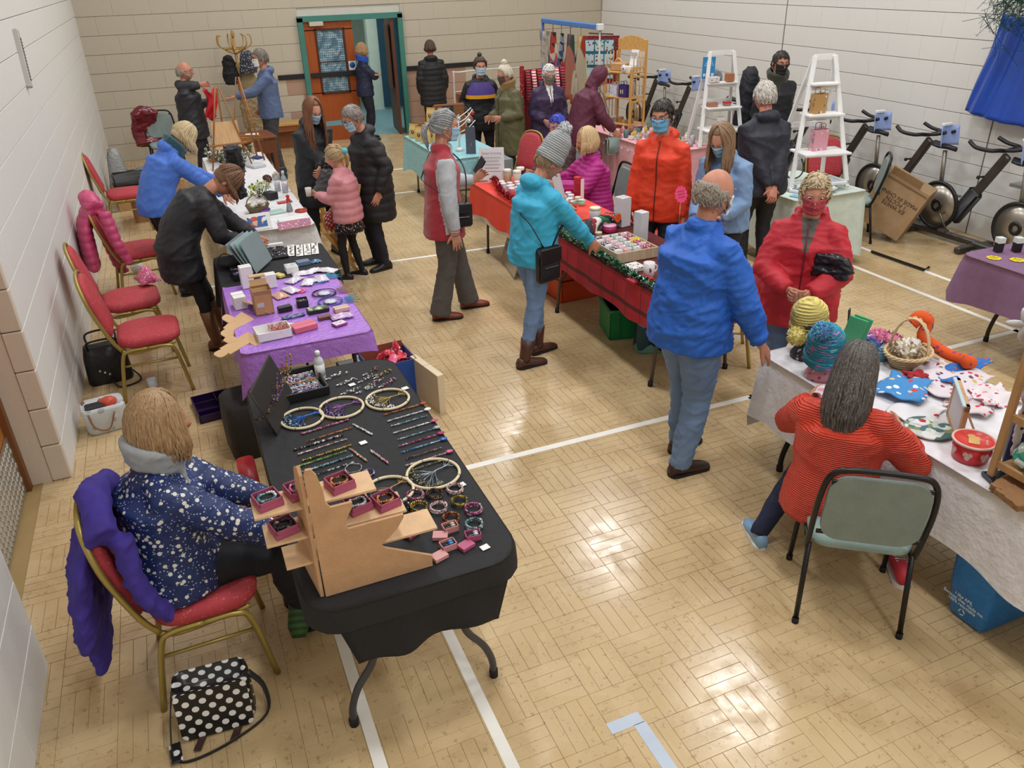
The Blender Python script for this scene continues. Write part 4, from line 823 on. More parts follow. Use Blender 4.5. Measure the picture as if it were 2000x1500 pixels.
cloth('tablecloth', 'dark red plaid cloth on the candle and soap table', 2.84, 3.58, 4.15, 6.18, .738, (.27, .2, .25, .02), M('A81E2C', .75, k='plaid', pal=['2E1A14']), .012, 13, .03, 9)
fold_table('folding table under the orange-red paper cloth', 2.88, 3.58, 6.22, 8.0, 'i', top='B9B4AC')
OC = cloth('tablecloth', 'bright orange-red paper cloth on the candle tin table', 2.86, 3.6, 6.19, 8.02, .7385, (.3, .2, .02, .25), M('E2412E', .6), .014, 13, .02, 10)
LE = cloth('lace_edge', None, 2.872, 3.585, 6.21, 7.99, .7345, (.35, .2, .01, .28), M('E4DCD6', .7, k='fab'), .001, 13, .02, 11, cat=None); LE.parent = OC; LE.location = LE.location-OC.location
fold_table('folding table with thin steel legs under the pale blue cloth', 2.99, 3.71, 9.2, 10.95, 'i', frm='8A8A86')
cloth('tablecloth', 'pale blue patterned cloth on the coffee table by the door', 2.97, 3.73, 9.18, 10.98, .738, (.42, .2, .25, .3), M('8FC4CE', .6, k='print', s=1.2, pal=['7FB0BC', 'A2D2DA']), .01, 11, .02, 12)
fold_table('folding table under the pink cloth', 5.43, 6.15, 8.28, 10.3, 'i')
cloth('tablecloth', 'pale pink cloth on the gift table hung with a string of hearts', 5.4, 6.17, 8.25, 10.35, .738, (.62, .4, .6, .3), M('E2A9B2', .7, k='fab'), .02, 12, .02, 13)
fold_table('folding table under the pale mint cloth', 5.33, 6.13, 5.82, 6.75, 'i')
cloth('tablecloth', 'pale mint cloth on the table with the tall white ladder', 5.3, 6.16, 5.79, 6.78, .738, (.6, .62, .63, .4), M('CFDCD2', .7, k='fab'), .012, 9, .02, 14)
fold_table('folding table with curved legs under the mauve cloth on the right', 5.4, 6.6, 3.0, 3.98, 'curve', frm='3A3028')
cloth('tablecloth', 'mauve cloth on the small table at the right edge', 5.36, 6.65, 2.9, 4.03, .738, (.34, .2, .3, .3), M('7D5E7E', .75, k='fab'), .03, 7, .08, 15)
fold_table('folding table with black curved legs under the long white cloth', 2.93, 3.69, 1.05, 3.2, 'curve', frm='1C1C1E')
cloth('tablecloth', 'long white embroidered cloth on the hat table at the right', 2.89, 3.73, 1.0, 3.28, .738, (.38, .3, .3, .5), M('DCDBE0', .7, k='fab', bump=.35), .022, 9, .03, 16)
# chairs
banquet('red banquet chair nearest the camera along the left wall, gold frame', (-.46, 6.03, 0), ang(1, .02)); G_ = None
banquet('red banquet chair second along the left wall, behind the nearest one', (-.58, 6.82, 0), ang(1, .08))
c3 = (-.52, 8.22, 0); banquet('red banquet chair with a pink jacket over its back', c3, ang(1, .12))
banquet('red banquet chair farthest along the left wall beside the cardboard box', (-.66, 10.75, 0), ang(1, .05))
banquet('red banquet chair of the jewellery seller with a purple fleece on its back', (-.28, 2.98, 0), ang(1, .02))
banquet('red banquet chair with its back to the olive parka woman', (3.86, 9.2, 0), ang(-1, -.35)); banquet('red banquet chair between the magenta jacket and the orange jacket', (4.32, 6.72, 0), ang(-1, -.35))
banquet('red banquet chair hard behind the orange jacketed man', (4.0, 6.22, 0), ang(-1, -.3)); banquet('red banquet chair seen edge-on between the blue jacket and red coat', (3.62, 4.62, 0), ang(-.9, .55))
banquet('red banquet chair behind the tall white ladder by the bikes', (6.85, 7.0, 0), ang(-.5, -1))
stack_chair('black framed grey-green chair of the orange-jumper seller', (2.56, 2.12, 0), ang(.6, .8)); stack_chair('grey-green padded chair standing between the mint table and spin bikes', (6.72, 6.5, 0), ang(-.75, .66))
stack_chair('grey-green chair under the woman in the magenta puffer', (4.06, 7.3, 0), ang(-1, .1)); stack_chair('grey chair carrying the red jacket in the far left corner', (-.1, 13.9, 0), ang(.1, -1))
stack_chair('grey-green chair under the person with blue hair', (4.15, 8.22, 0), ang(-.9, -.4))
def wood_chair(label, loc, yaw):
    if 'p' in wood_chair.__dict__: return dup(wood_chair.p, loc, yaw-PI/2, label)
    w_ = M('C89A58', .5, k='wood'); t = thing('folding_chair', label, 'chair', loc, yaw-PI/2); wood_chair.p = t
    for i in range(8): b = MB(); b.box((0, -.17+i*.05, .45), (.4, .036, .016), bev=.003); b.build('slat', w_, t)
    for sx in (-1, 1):
        b = MB(); b.box((sx*.215, -.09, .44), (.022, .04, .98), rx=R(14), bev=.003); b.build('back_post', w_, t); b = MB(); b.box((sx*.19, .03, .23), (.022, .036, .54), rx=R(-32), bev=.003); b.build('leg', w_, t)
    for z in (.68, .84): b = MB(); b.box((0, -.09-(z-.44)*.25, z), (.42, .016, .09), bev=.004); b.build('back_slat', w_, t)
    b = MB(); b.box((0, .2, .1), (.38, .02, .03)); b.build('rung', w_, t); return t
wood_chair('slatted wooden folding chair beside the white craft table, nearer one', (1.42, 8.0, 0), ang(-1, .1)) ; wood_chair('slatted wooden folding chair behind the woman with auburn hair', (1.5, 9.3, 0), ang(-1, -.2))
# purple fleece, pink jacket over chairs
def draped(name, label, mat, loc, yaw, pts, th=.05, seed=1, vox=.013, amp=.012, quilt=0):
    b = MB()
    for path, r_, fl in pts: b.tube(smooth_path(path, 4), [r_[min(len(r_)-1, int(i*len(r_)/(4*(len(path)-1)+1)))] for i in range(4*(len(path)-1)+1)], 14, fl=fl, up=(0, 1, 0))
    m = remesh(b, vox, 6); wrinkle(m, amp, seed, quilt=quilt); m.materials.append(mat); o = link(name, m, None, loc, yaw-PI/2); return tag(o, label, 'jacket')
draped('fleece_jacket', 'purple fleece jacket hung over the seller chair, sleeves trailing', M('3A2A86', .85, k='fab'), (-.28, 2.98, 0), 0, [([(-.2, -.25, .9), (0, -.28, .975), (.2, -.25, .9)], [.06], 1), ([(0, -.27, .95), (0, -.37, .75), (0, -.42, .5), (-.03, -.42, .24)], [.2, .24, .26, .2], .22), ([(-.22, -.24, .88), (-.27, -.3, .65), (-.27, -.38, .4), (-.2, -.46, .14)], [.07, .075, .08, .07], .5), ([(-.2, -.16, .8), (-.26, -.08, .6), (-.27, .06, .47)], [.08, .09, .07], .4), ([(.18, -.2, .88), (.24, -.18, .65), (.24, -.1, .5)], [.07, .065, .05], .6)], seed=5, amp=.014)
draped('padded_jacket', 'pink quilted jacket draped over the chair by the left wall', M('C94B78', .42, k='fab'), c3, ang(1, .12), [([(-.17, -.26, .92), (0, -.3, .985), (.17, -.26, .92)], [.075], 1), ([(0, -.28, .95), (0, -.38, .75), (0, -.4, .5), (0, -.4, .34)], [.19, .22, .23, .22], .3), ([(-.22, -.22, .9), (-.29, -.22, .6), (-.28, -.18, .3), (-.24, -.14, .16)], [.08, .085, .08, .07], .7), ([(.2, -.2, .88), (.26, -.16, .6), (.24, -.1, .4)], [.08, .07, .06], .7)], seed=8, quilt=.07)
draped('rain_jacket', 'glossy dark red rain jacket on the grey chair in the corner', M('6E1422', .2), (-.3, 13.9, 0), ang(.1, -1), [([(-.2, -.22, .85), (0, -.24, .93), (.15, -.22, .85)], [.08], 1), ([(-.02, -.26, .9), (0, -.3, .6), (0, -.2, .42)], [.2, .22, .2], .4)], seed=9)
# spin bikes along the right wall
def bike(label, loc, rz):
    if 'p' in bike.__dict__: return dup(bike.p, loc, rz, label)
    st = M('4A4642', .4, .4); bk_m = M('17181C', .45); t = thing('spin_bike', label, 'exercise bike', loc, rz); bike.p = t
    b = MB(); b.box((0, 0, .07), (.07, 1.15, .06), bev=.008); b.build('base_beam', st, t)
    for y in (-.56, .56): b = MB(); b.box((0, y, .045), (.5, .07, .06), bev=.008); b.build('stabiliser', st, t)
    b = MB(); b.tube([(.04, -.14+.24*math.cos(a), .36+.24*math.sin(a)) for a in np.linspace(0, 2*PI, 33)[:-1]], .02, 8, closed=True); b.tube([(.04, -.14+.05*math.cos(a), .36+.05*math.sin(a)) for a in np.linspace(0, 2*PI, 13)[:-1]], .025, 6, closed=True); fw_ = b.build('flywheel', M('26262A', .35, .4), t)
    b = MB(); b.T = Matrix.Translation((.03, -.14, .36)) @ Matrix.Rotation(PI/2, 4, 'Y'); b.lathe([(.05, 0), (.225, .004), (.225, .016), (.05, .02)], 28); b.build('flywheel_disc', M('A9A49A', .3, .8), fw_)
    b = MB(); b.box((0, .28, .62), (.055, .09, .86), rx=R(-30), bev=.012); b.build('handlebar_beam', st, t); b = MB(); b.box((0, .16, .42), (.09, .16, .42), rx=R(-30), bev=.03); b.build('frame_cover', bk_m, t)
    b = MB(); b.tube([(0, -.1, .1), (0, -.17, .55)], .04, 10); b.box((0, -.14, .42), (.08, .12, .3), bev=.02); b.build('seat_tube', bk_m, t); b = MB(); b.tube([(0, -.17, .5), (0, -.22, .92)], .022, 8); b.build('seat_post', M('8A837A', .35, .6), t)
    b = MB(); b.loft([ring((0, -.24+y, .96+z), V((1, 0, 0)), V((0, 0, 1)), a, .025, 12, 2) for y, a, z in ((-.13, .03, .02), (-.1, .08, .01), (-.03, .085, 0), (.05, .035, 0), (.15, .018, -.01))]); b.build('saddle', bk_m, t)
    b = MB()
    for sx in (-1, 1):
        b = MB(); b.tube(smooth_path([(0, .46, 1.03), (sx*.12, .48, 1.05), (sx*.2, .44, 1.05), (sx*.22, .3, 1.06), (sx*.2, .2, 1.1)], 4), .02, 8); b.build('handlebar', bk_m, t)
        b = MB(); b.tube(smooth_path([(sx*.08, .5, 1.05), (sx*.09, .62, 1.07), (sx*.06, .72, 1.1)], 4), .018, 8); b.build('aero_bar', bk_m, t)
        b = MB(); b.tube([(sx*.06, -.02, .3), (sx*.11, -.02, .3), (sx*.12, .1*sx, .3-.14*sx)], .012, 6); b.box((sx*.16, .1*sx, .3-.14*sx), (.09, .08, .02), bev=.004); b.build('pedal_crank', M('6E6A66', .3, .7), t)
    b = MB(); b.sheet(lambda u, v: (.0+.13*math.sin((u-.5)*2.6), .74-.08*math.cos((u-.5)*2.6)+.03*v, 1.16-.2*v), 10, 6, .006); b.build('console', M('93A8DC', .3), t)
    b = MB(); b.box((0, .66, 1.17), (.12, .04, .03), bev=.006); b.build('display', M('E4E8EE', .4), t); b = MB(); b.tube([(0, .3, .75), (.07, .3, .75)], .01, 6); b.ell((.085, .3, .75), .02, 8, 6); b.build('adjuster_knob', bk_m, t); return t
for i, (y, l_) in enumerate(((5.92, 'spin bike nearest the camera, flywheel in front of the wall'), (6.88, 'spin bike second from the right, behind the MADE IN CHINA box'), (7.84, 'spin bike third from the right, behind the tall ladder'), (8.8, 'spin bike fourth from the right, partly behind the tall ladder'), (9.75, 'spin bike behind the man in the black mask'), (11.75, 'spin bike between the pine shelf stand and small white ladder'), (12.8, 'spin bike half hidden by the pine shelf stand'))): bike(l_, (WR(y)-.42, y, 0), PI)
bike('spin bike at the right edge behind the mauve table', (WR(4.95)-.42, 4.95, 0), PI)
# white step ladders used as shelves
def ladder(label, loc, rz, H_, w0, w1, dp, shelves, tilt=0):
    wm = M('E8EAEA', .45); t = thing('ladder_shelf', label, 'shelf', loc, rz)
    for sx in (-1, 1):
        b = MB(); b.box((sx*(w0+w1)/4, 0, H_/2), (.045, .022, math.hypot(H_, (w0-w1)/2)), ry=sx*-math.atan((w0-w1)/2/H_), bev=.003); o = b.build('front_rail', wm, t); o.location = (0, -dp/2, 0); o.rotation_euler = (R(-math.degrees(math.atan(dp/2/H_))), 0, 0)
        b = MB(); b.box((sx*(w0+w1)/4, 0, H_/2), (.04, .022, H_*1.0), ry=sx*-math.atan((w0-w1)/2/H_), bev=.003); o = b.build('rear_rail', wm, t); o.location = (0, dp/2, 0); o.rotation_euler = (math.atan(dp/2/H_), 0, 0)
    for z in shelves:
        k = 1-z/H_; w_ = w1+(w0-w1)*k; b = MB(); b.box((0, -dp/2*k+.0, z), (w_*.98, max(.12, dp*k*.9), .02), bev=.003); b.build('shelf', wm, t); b = MB(); b.box((0, -dp*k*.5-.0, z-.03), (w_*.95, .016, .045)); b.build('shelf_rail', wm, t)
    for z in (H_*.97, H_*.45): k = 1-z/H_; b = MB(); b.box((0, dp*k*.5, z), (w1+(w0-w1)*k, .018, .05)); b.build('rear_rung', wm, t)
    return t
ladder('tall white wooden ladder shelf holding kraft and pink bags', (5.86, 6.3, .744), R(-14), 1.22, .6, .2, .5, (.34, .68, .95))
ladder('smaller white ladder shelf stacked with boxed soaps behind the denim jacket', (6.25, 8.42, .744), R(-12), 1.08, .55, .3, .42, (.2, .45, .72))
# pine shelf stand
pn = M('D2A25C', .45, k='wood', s=.6)
t = thing('shelf_stand', 'pine three-tier shelf stand with arched back on the pink table', 'shelf', (5.86, 10.0, .744), R(-72)); WS = t
for sx in (-1, 1):
    for y in (-.14, .14): h_ = 1.12 if y > 0 else .78; b = MB(); b.box((sx*.24, y, h_/2), (.03, .03, h_), bev=.004); b.build('post', pn, t)
    for z in (.1, .42, .72):
        for k in range(4): b = MB(); b.tube([(sx*.24, -.1+k*.065, z+.02), (sx*.24, -.1+k*.065, z+.25)], .006, 6); b.build('spindle', pn, t)
        b = MB(); b.box((sx*.24, 0, z+.26 if z < .7 else z+.06), (.016, .27, .025)); b.build('side_rail', pn, t)
for z in (.06, .4, .72): b = MB(); b.box((0, 0, z), (.46, .29, .018), bev=.003); b.build('shelf', pn, t)
b = MB(); b.prism([(-.23, 0), (.23, 0), (.23, .1)] + [(.23*math.cos(a), .1+.08*math.sin(a)) for a in np.linspace(0, PI, 12)][1:] + [(-.23, .1)], -.008, .008); o = b.build('arched_back', pn, t, (0, .14, .98)); o.rotation_euler = (PI/2, 0, 0)

# ---------------------------------------------------------------- jewellery table
WHT = M('E8E8E6', .6); PINKB = M('A8506E', .55); IV = M('D8CBAA', .4); SIL = M('B8BABC', .25, .85)
def beads(b, pts, r, var=.3, seed=0, n=6):
    rr = random.Random(seed)
    for p in pts: q = r*rr.uniform(1-var, 1+var); b.ell(p, (q*1.15, q, q), n, 4)
def evenly(path, d):
    P_ = [V(p) for p in path]; o = [P_[0]]; acc = 0
    for a, c in zip(P_, P_[1:]):
        L_ = (c-a).length; s_ = d-acc
        while s_ < L_: o.append(a.lerp(c, s_/L_)); s_ += d
        acc = L_-(s_-d)
    return o
ZJ = .7415
PALS = {'amber': ('B4602C', ['7A3A1A', 'C8955A', '3A2418']), 'white': ('D0D2D2', ['8A8E90', 'F0F0EE', '9AA0A4']), 'teal': ('4E7C88', ['88AAB0', '2E4A5A', 'C8D0D0']), 'pink': ('B84E7C', ['6A2A4C', 'D8A0B4', '9A9A9E']), 'magenta': ('9A2A6A', ['4A1A3A', 'C86A9A', 'C0B0B8']), 'blue': ('2E6AB0', ['7AA8C8', 'C8D4DA', '1E3A6A']),
        'brown': ('6A4A3A', ['3A2A22', '9A7A6A', '241C18']), 'rose': ('B08890', ['D8C0C0', '8A5A64', 'E8E0DC']), 'olive': ('6A6A4A', ['3A3A2A', 'A0A080', '8A7A5A']), 'green': ('4E8A3A', ['8AB04A', '2A5A30', 'C0D080']), 'black': ('2A2A2E', ['D0D0D0', '8A8A8E', '1A1A1E']), 'multi': ('C87A4A', ['D8D0C8', '6AA0A0', 'E0A090', '8A8A8A']), 'purple': ('5A3A8A', ['8A6AB0', '2A2050', 'B8B0C8']), 'gold': ('A8882E', ['6A5A20', 'C8B060', '3A4A3A'])}
def pm(k, s=1.): c, p = PALS[k]; return M(c, .2, .1, k='glitter', s=.6*s, pal=p)
def necklace(label, p, L_, w_, rz, pal, pend=None, group=None, r=.0032, seed=0):
    t = thing('necklace', label, 'necklace', (p[0], p[1], ZJ), rz, group); path = [(L_*(u)-L_/2, w_*(.5-abs(.5-0))*math.sin(PI*min(1, u*1.15))*.9+.003*math.sin(u*17+seed), .004) for u in np.linspace(0, 1, 14)]; path += [(x, -y, z) for x, y, z in path[::-1]]
    b = MB(); b.tube(path, .0011, 4); beads(b, evenly(path, r*2.5), r, .35, seed); b.build('bead_strand', pm(pal), t)
    if pend: b = MB(); b.ell((L_/2+.02, 0, .007), (.02, .013, .006), 10, 6); b.build('pendant', M(pend, .1), t)
    return t
NK = [((0.817, 3.524, 0.745), .2, 'amber', 'A0441C', 'amber bead necklace with an orange stone drop, nearest the hoops'), ((0.818, 3.453, 0.745), .2, 'white', 'E4E6E6', 'silver chain necklace with a round white pendant'), ((0.820, 3.396, 0.745), .19, 'teal', None, 'teal and clear bead necklace without pendant'), ((0.813, 3.327, 0.745), .2, 'white', 'C04A84', 'silver chain necklace with a large pink drop pendant'), ((0.811, 3.258, 0.745), .19, 'teal', 'A8A8B0', 'teal and violet bead necklace with a small grey drop'), ((0.805, 3.197, 0.745), .2, 'magenta', 'A02A62', 'magenta bead necklace with a plum pendant'), ((0.800, 3.139, 0.745), .2, 'blue', '2468C0', 'pale cord necklace with a bright blue pendant'),
      ((0.796, 3.076, 0.745), .18, 'brown', None, 'dark brown twisted bead necklace'), ((0.789, 3.021, 0.745), .2, 'rose', 'C85A84', 'dusty rose necklace with a pink oval pendant'), ((0.783, 2.972, 0.745), .19, 'olive', None, 'olive stone chip necklace beside the silver tree hoop')]
for i, (p, L_, pal, pend, l) in enumerate(NK): necklace(l, p, L_, .05, .12, pal, pend, 'necklaces laid in rows at the right of the jewellery table', seed=i)
NL = [((0.422, 3.523, 0.745), 'pink', 'pink and grey chunky bead necklace on the left'), ((0.428, 3.439, 0.745), 'amber', 'thin necklace with an orange bar, left group'), ((0.361, 3.387, 0.745), 'black', 'black and white bead necklace, upper of two'), ((0.372, 3.341, 0.745), 'rose', 'grey pearl and plum bead necklace, left group'), ((0.383, 3.276, 0.745), 'gold', 'thin gold chain necklace, left group'), ((0.346, 3.234, 0.745), 'green', 'lime green bead necklace, left group'), ((0.364, 3.179, 0.745), 'teal', 'sea green bead necklace next to the pink boxes'), ((0.377, 3.126, 0.745), 'black', 'black and white bead necklace, lower of two')]
for i, (p, pal, l) in enumerate(NL): necklace(l, p, .24, .055, .16, pal, None, 'necklaces laid out at the left of the jewellery table', r=.0045 if i % 2 == 0 else .003, seed=i+20)
for p, rz, w_, pal, l in (((0.582, 3.420, 0.745), -1.15, .07, 'white', 'silver collar necklace hooped open in the middle of the table'), ((0.510, 3.196, 0.745), -1.25, .07, 'multi', 'multi-coloured stone necklace in a loop'), ((0.597, 3.136, 0.745), -1.25, .06, 'rose', 'pink and pearl necklace in a loop beside the multicoloured one')): necklace(l, p, .15, w_, rz, pal, None, r=.0045, seed=int(p[0]*99))
def hoop(label, p, rad, pal, rz, wire):
    t = thing('tree_hoop', label, 'dreamcatcher', (p[0], p[1], ZJ+.007), rz); b = MB(); b.tube([(rad*math.cos(a), rad*math.sin(a), 0) for a in np.linspace(0, 2*PI, 41)[:-1]], .0072, 8, closed=True); b.build('ring', IV, t)
    b = MB(); rr = random.Random(int(p[0]*1000)); tips = []; b.tube([(rad*.95, 0, 0), (rad*.6, -.006, .002), (rad*.2, .004, .003), (-.01, 0, .003)], [.004, .003, .0035, .003], 5)
    for k in range(13):
        a = PI + (k-6)*.19; r0 = rad*rr.uniform(.72, .95); e = (r0*math.cos(a), r0*math.sin(a), .001); m_ = (r0*.45*math.cos(a)+rr.uniform(-.008, .008), r0*.5*math.sin(a)+rr.uniform(-.01, .01), .004); b.tube([(rr.uniform(-.01, rad*.25), 0, .003), m_, e], .0013, 4); tips.append(e)
    for k in range(-2, 3): b.tube([(rad*.6, 0, .002), (rad*.95*math.cos(k*.16), rad*.95*math.sin(k*.16), 0)], .0016, 4)
    b.build('wire_tree', M(wire, .3, .7), t)
    b = MB()
    for e in tips:
        for _ in range(5): b.ell((e[0]*rr.uniform(.7, 1.02), e[1]+rr.uniform(-.016, .016), rr.uniform(0, .006)), .0045, 6, 4)
    tag(b.build('stone_chips', pm(pal), t), kind='stuff')
    b = MB()
    for a in (0.1, 1.2, 2.5, 3.9, 5.2): b.tube([(rad*math.cos(a)+.0085*math.cos(u)*math.cos(a), rad*math.sin(a)+.0085*math.cos(u)*math.sin(a), .0085*math.sin(u)) for u in np.linspace(0, 2*PI, 9)[:-1]], .0012, 4, closed=True)
    tag(b.build('thread_wraps', M('2A2622', .6), t), kind='stuff')
for a in (('tree of life hoop with blue wire, leftmost of the five', (0.329, 3.654, 0.750), .105, 'teal', .35, '2E6AC0'), ('tree of life hoop with purple wire and beads', (0.536, 3.679, 0.750), .112, 'purple', .35, '8A5A9A'), ('tree of life hoop with gold wire and clear beads, nearest the table corner', (0.778, 3.661, 0.750), .112, 'white', .35, 'B09A58'), ('tree of life hoop with copper wire and pale blue chips', (0.567, 2.848, 0.750), .105, 'teal', .6, 'B08A5A'), ('large tree of life hoop with silver wire at the right table edge', (0.782, 2.891, 0.750), .118, 'olive', .5, '9AA4B0')): hoop(*a)
def charm(label, p, rz, pal):
    t = thing('bag_charm', label, 'keyring', (p[0], p[1], ZJ), rz, 'bag charms at the far end of the jewellery table'); b = MB(); b.tube([(-.06+.01*math.cos(a), .008*math.sin(a), .004) for a in np.linspace(0, 2*PI, 11)[:-1]], .0018, 5, closed=True); b.ell((-.08, 0, .005), (.013, .005, .004), 8, 5); b.build('clasp', SIL, t)
    b = MB(); rr = random.Random(int(p[0]*999+p[1]*77))
    for k in range(16): b.ell((rr.uniform(-.045, .045), rr.uniform(-.012, .016), rr.uniform(.003, .012)), (rr.uniform(.003, .008), rr.uniform(.003, .006), .004), 6, 4)
    tag(b.build('charm_beads', pm(pal), t), kind='stuff')
for p, rz, pal, l in (((0.604, 4.063, 0.750), .3, 'white', 'silver leaf bag charm, leftmost'), ((0.647, 3.966, 0.750), .3, 'white', 'silver bow bag charm below the leaf charm'), ((0.645, 3.846, 0.750), .25, 'white', 'silver bag charm with a clear tube by the price tag'), ((0.801, 4.038, 0.750), .5, 'brown', 'bronze and silver bag charm at the far table edge'), ((0.756, 3.961, 0.750), .5, 'white', 'silver ring bag charm in the second row'), ((0.847, 3.973, 0.750), .5, 'gold', 'gold bead bag charm nearest the table corner'), ((0.774, 3.884, 0.750), .5, 'rose', 'cream pearl bag charm in the middle'), ((0.845, 3.856, 0.750), .5, 'pink', 'silver bag charm with a red bead'), ((0.723, 3.828, 0.750), .3, 'white', 'silver owl shaped bag charm beside the gold hoop')): charm(l, p, rz, pal)
def tagcard(label, p, rz, c='E8E8E8', z=None):
    t = thing('price_tag', label, 'price tag', (p[0], p[1], z or ZJ), rz, 'small white price tags'); b = MB(); b.box((0, 0, .002), (.036, .03, .002), bev=.0008); b.build('card', M(c, .6, k='flat'), t); b = MB(); b.tube([(-.018, 0, .003), (-.03, .008, .002), (-.04, 0, .002)], .0008, 4); b.build('string', M('4A4A4A', .7), t)
for p, l in (((0.645, 3.919, 0.750), 'small white price tag among the silver charms'), ((0.899, 3.750, 0.750), 'small white price tag by the gold wire hoop'), ((0.558, 3.295, 0.750), 'small white price tag in the middle of the black table'), ((0.870, 2.762, 0.750), 'small white price tag above the bracelet stacks'), ((0.810, 2.321, 0.750), 'small white price tag at the near right table corner')): tagcard(l, p, .2)
def bracelet(label, p, pal, r=.033, turns=3, bead=.0042, loc=None, group='bracelets stacked near the boxes', z=0):
    b = MB(); rr = random.Random(int(p[0]*999+p[1]*333))
    for k in range(turns):
        q_ = r*(1+.05*rr.uniform(-1, 1)); ox, oy = rr.uniform(-.003, .003), rr.uniform(-.003, .003); n_ = int(2*PI*q_/(bead*2.1)); beads(b, [(ox+q_*math.cos(2*PI*i/n_), oy+q_*math.sin(2*PI*i/n_), .004+k*bead*1.5+.002*math.sin(i*.5+k)) for i in range(n_)], bead, .25, k)
    return one('bracelet', label, 'bracelet', b, pm(pal, 1), (p[0], p[1], ZJ+z), 0, group)
for p, pal, l in (((0.660, 2.763, 0.750), 'pink', 'purple and pink memory wire bracelet'), ((0.738, 2.734, 0.750), 'brown', 'brown and plum bead bracelet'), ((0.831, 2.733, 0.750), 'rose', 'dusty lilac bead bracelet by the price tag'), ((0.580, 2.707, 0.750), 'black', 'black and white bead bracelet beside the copper hoop'), ((0.648, 2.672, 0.750), 'gold', 'amber gold bead bracelet'), ((0.721, 2.633, 0.750), 'rose', 'rose quartz chip bracelet in the middle'), ((0.817, 2.640, 0.750), 'gold', 'mustard and olive bead bracelet'), ((0.746, 2.545, 0.750), 'amber', 'coral bead bracelet above the lowest boxes'), ((0.853, 2.561, 0.750), 'magenta', 'bright pink bracelet stack at the right'), ((0.820, 2.466, 0.750), 'teal', 'dark green bead bracelet lowest at the right')): bracelet(l, p, pal)
bracelet('thin grey bangle lying before the copper tree hoop', (0.467, 3.094, 0.750), 'white', .036, 1, .002); bracelet('plum bead bracelet half under the pink boxes', (0.515, 3.025, 0.750), 'purple', .03, 1)
def giftbox(label, p, z, rz, s_=.085, h=.032, c='A8506E', inner=None, group='small pink open gift boxes', lid=False, pal=None):
    t = thing('gift_box', label, 'box', (p[0], p[1], z), rz, group); b = MB(); w_ = s_ if not isinstance(s_, tuple) else s_[0]; d = s_ if not isinstance(s_, tuple) else s_[1]
    b.box((0, 0, .0015), (w_, d, .003))
    for sx, sy, a, e in ((1, 0, .003, d), (-1, 0, .003, d), (0, 1, w_, .003), (0, -1, w_, .003)): b.box((sx*(w_/2-.0015), sy*(d/2-.0015), h/2), (a, e, h))
    b.box((0, 0, h*.3), (w_+.004, d+.004, h*.55)) if lid else None; b.build('box', M(c, .55), t)
    b = MB(); b.box((0, 0, h*.45), (w_-.008, d-.008, h*.5), bev=.003); b.build('pad', M('1C1A1E', .9), t)
    if pal:
        b = MB(); r = min(w_, d)*.36; n_ = 20; beads(b, [(r*math.cos(2*PI*i/n_), r*.85*math.sin(2*PI*i/n_), h*.8+.003*math.sin(i)) for i in range(n_)], .0058, .25, 3); b.build('bracelet_beads', pm(pal, .6), t)
    if inner: b = MB(); b.tube([(-w_*.3, -.006, h*.75), (0, -.004, h*.78)], .0012, 4); b.ell((w_*.18, -.006, h*.85), (.012, .006, .006), 8, 6); b.ell((w_*.2, .008, h*.85), (.012, .006, .006), 8, 6); b.build('earrings', M(inner, .15, .3), t)
    return t
giftbox('pink box with blue and purple earrings', (0.624, 2.571, 0.750), ZJ, -.1, (.06, .045), .028, 'A34A6C', '6A6AC8'); giftbox('pale pink box with silver earrings', (0.722, 2.482, 0.750), ZJ, .05, (.062, .045), .028, 'CC8C8C', 'B8B8A8'); giftbox('mauve pink box with silver cross earrings at the right', (0.788, 2.394, 0.750), ZJ, -.12, (.062, .045), .028, 'AA5078', 'C8C8D0'); giftbox('pale pink box with blue drop earrings nearest the camera', (0.678, 2.379, 0.750), ZJ, .1, (.062, .045), .028, 'D08E90', '4A90D0')
for p, rz, c, l in (((0.568, 2.517, 0.750), .5, 'A84E70', 'pink box lid tilted under the blue earring box'), ((0.671, 2.455, 0.750), -.4, 'CC9090', 'pale pink box lid with a paper bow, left of the lower box'), ((0.744, 2.355, 0.750), .35, 'B05478', 'mauve pink box lid under the cross earring box'), ((0.628, 2.338, 0.750), .3, 'D09896', 'pale pink box lid at the near table edge')):
    b = MB(); b.box((0, 0, .008), (.06, .045, .016), bev=.001); one('box_lid', l, 'box lid', b, M(c, .55), (p[0], p[1], ZJ), rz, 'loose lids of the small gift boxes')
# display stand with shelves and its boxes
CARD = M('C49A72', .8, k='fab'); t = thing('display_stand', 'folded brown board display stand with three shelves on the black table', 'display stand', (0, 0, 0))
pts = [(.184, .742), (.59, .742), (.592, .79), (.42, .885), (.405, .9), (.47, .955), (.5, 1.0), (.5, 1.012), (.3, 1.012), (.286, 1.03), (.3, 1.06), (.325, 1.105), (.325, 1.12), (.25, 1.12), (.236, 1.145), (.234, 1.2), (.222, 1.26), (.205, 1.29), (.188, 1.29), (.18, 1.27)]
b = MB(); b.prism(pts, -.006, .006); o = b.build('side_panel', CARD, t, (0, 2.31, 0)); o.rotation_euler = (PI/2, 0, 0)
b = MB(); b.prism([(0, .742), (.26, .742), (.24, .9), (.16, 1.0), (.12, 1.1), (.07, 1.27), (.02, 1.3), (0, 1.27)], -.006, .006); o = b.build('side_panel', CARD, t, (.172, 2.31, 0)); o.rotation_euler = (PI/2, 0, R(97))
for x0, x1, z in ((.0, .42, 1.125), (.02, .52, 1.0), (.07, .63, .885)): b = MB(); b.box(((x0+x1)/2, 2.4, z), (x1-x0, .13, .01), bev=.001); b.build('shelf', M('D8B48C', .75, k='fab'), t)
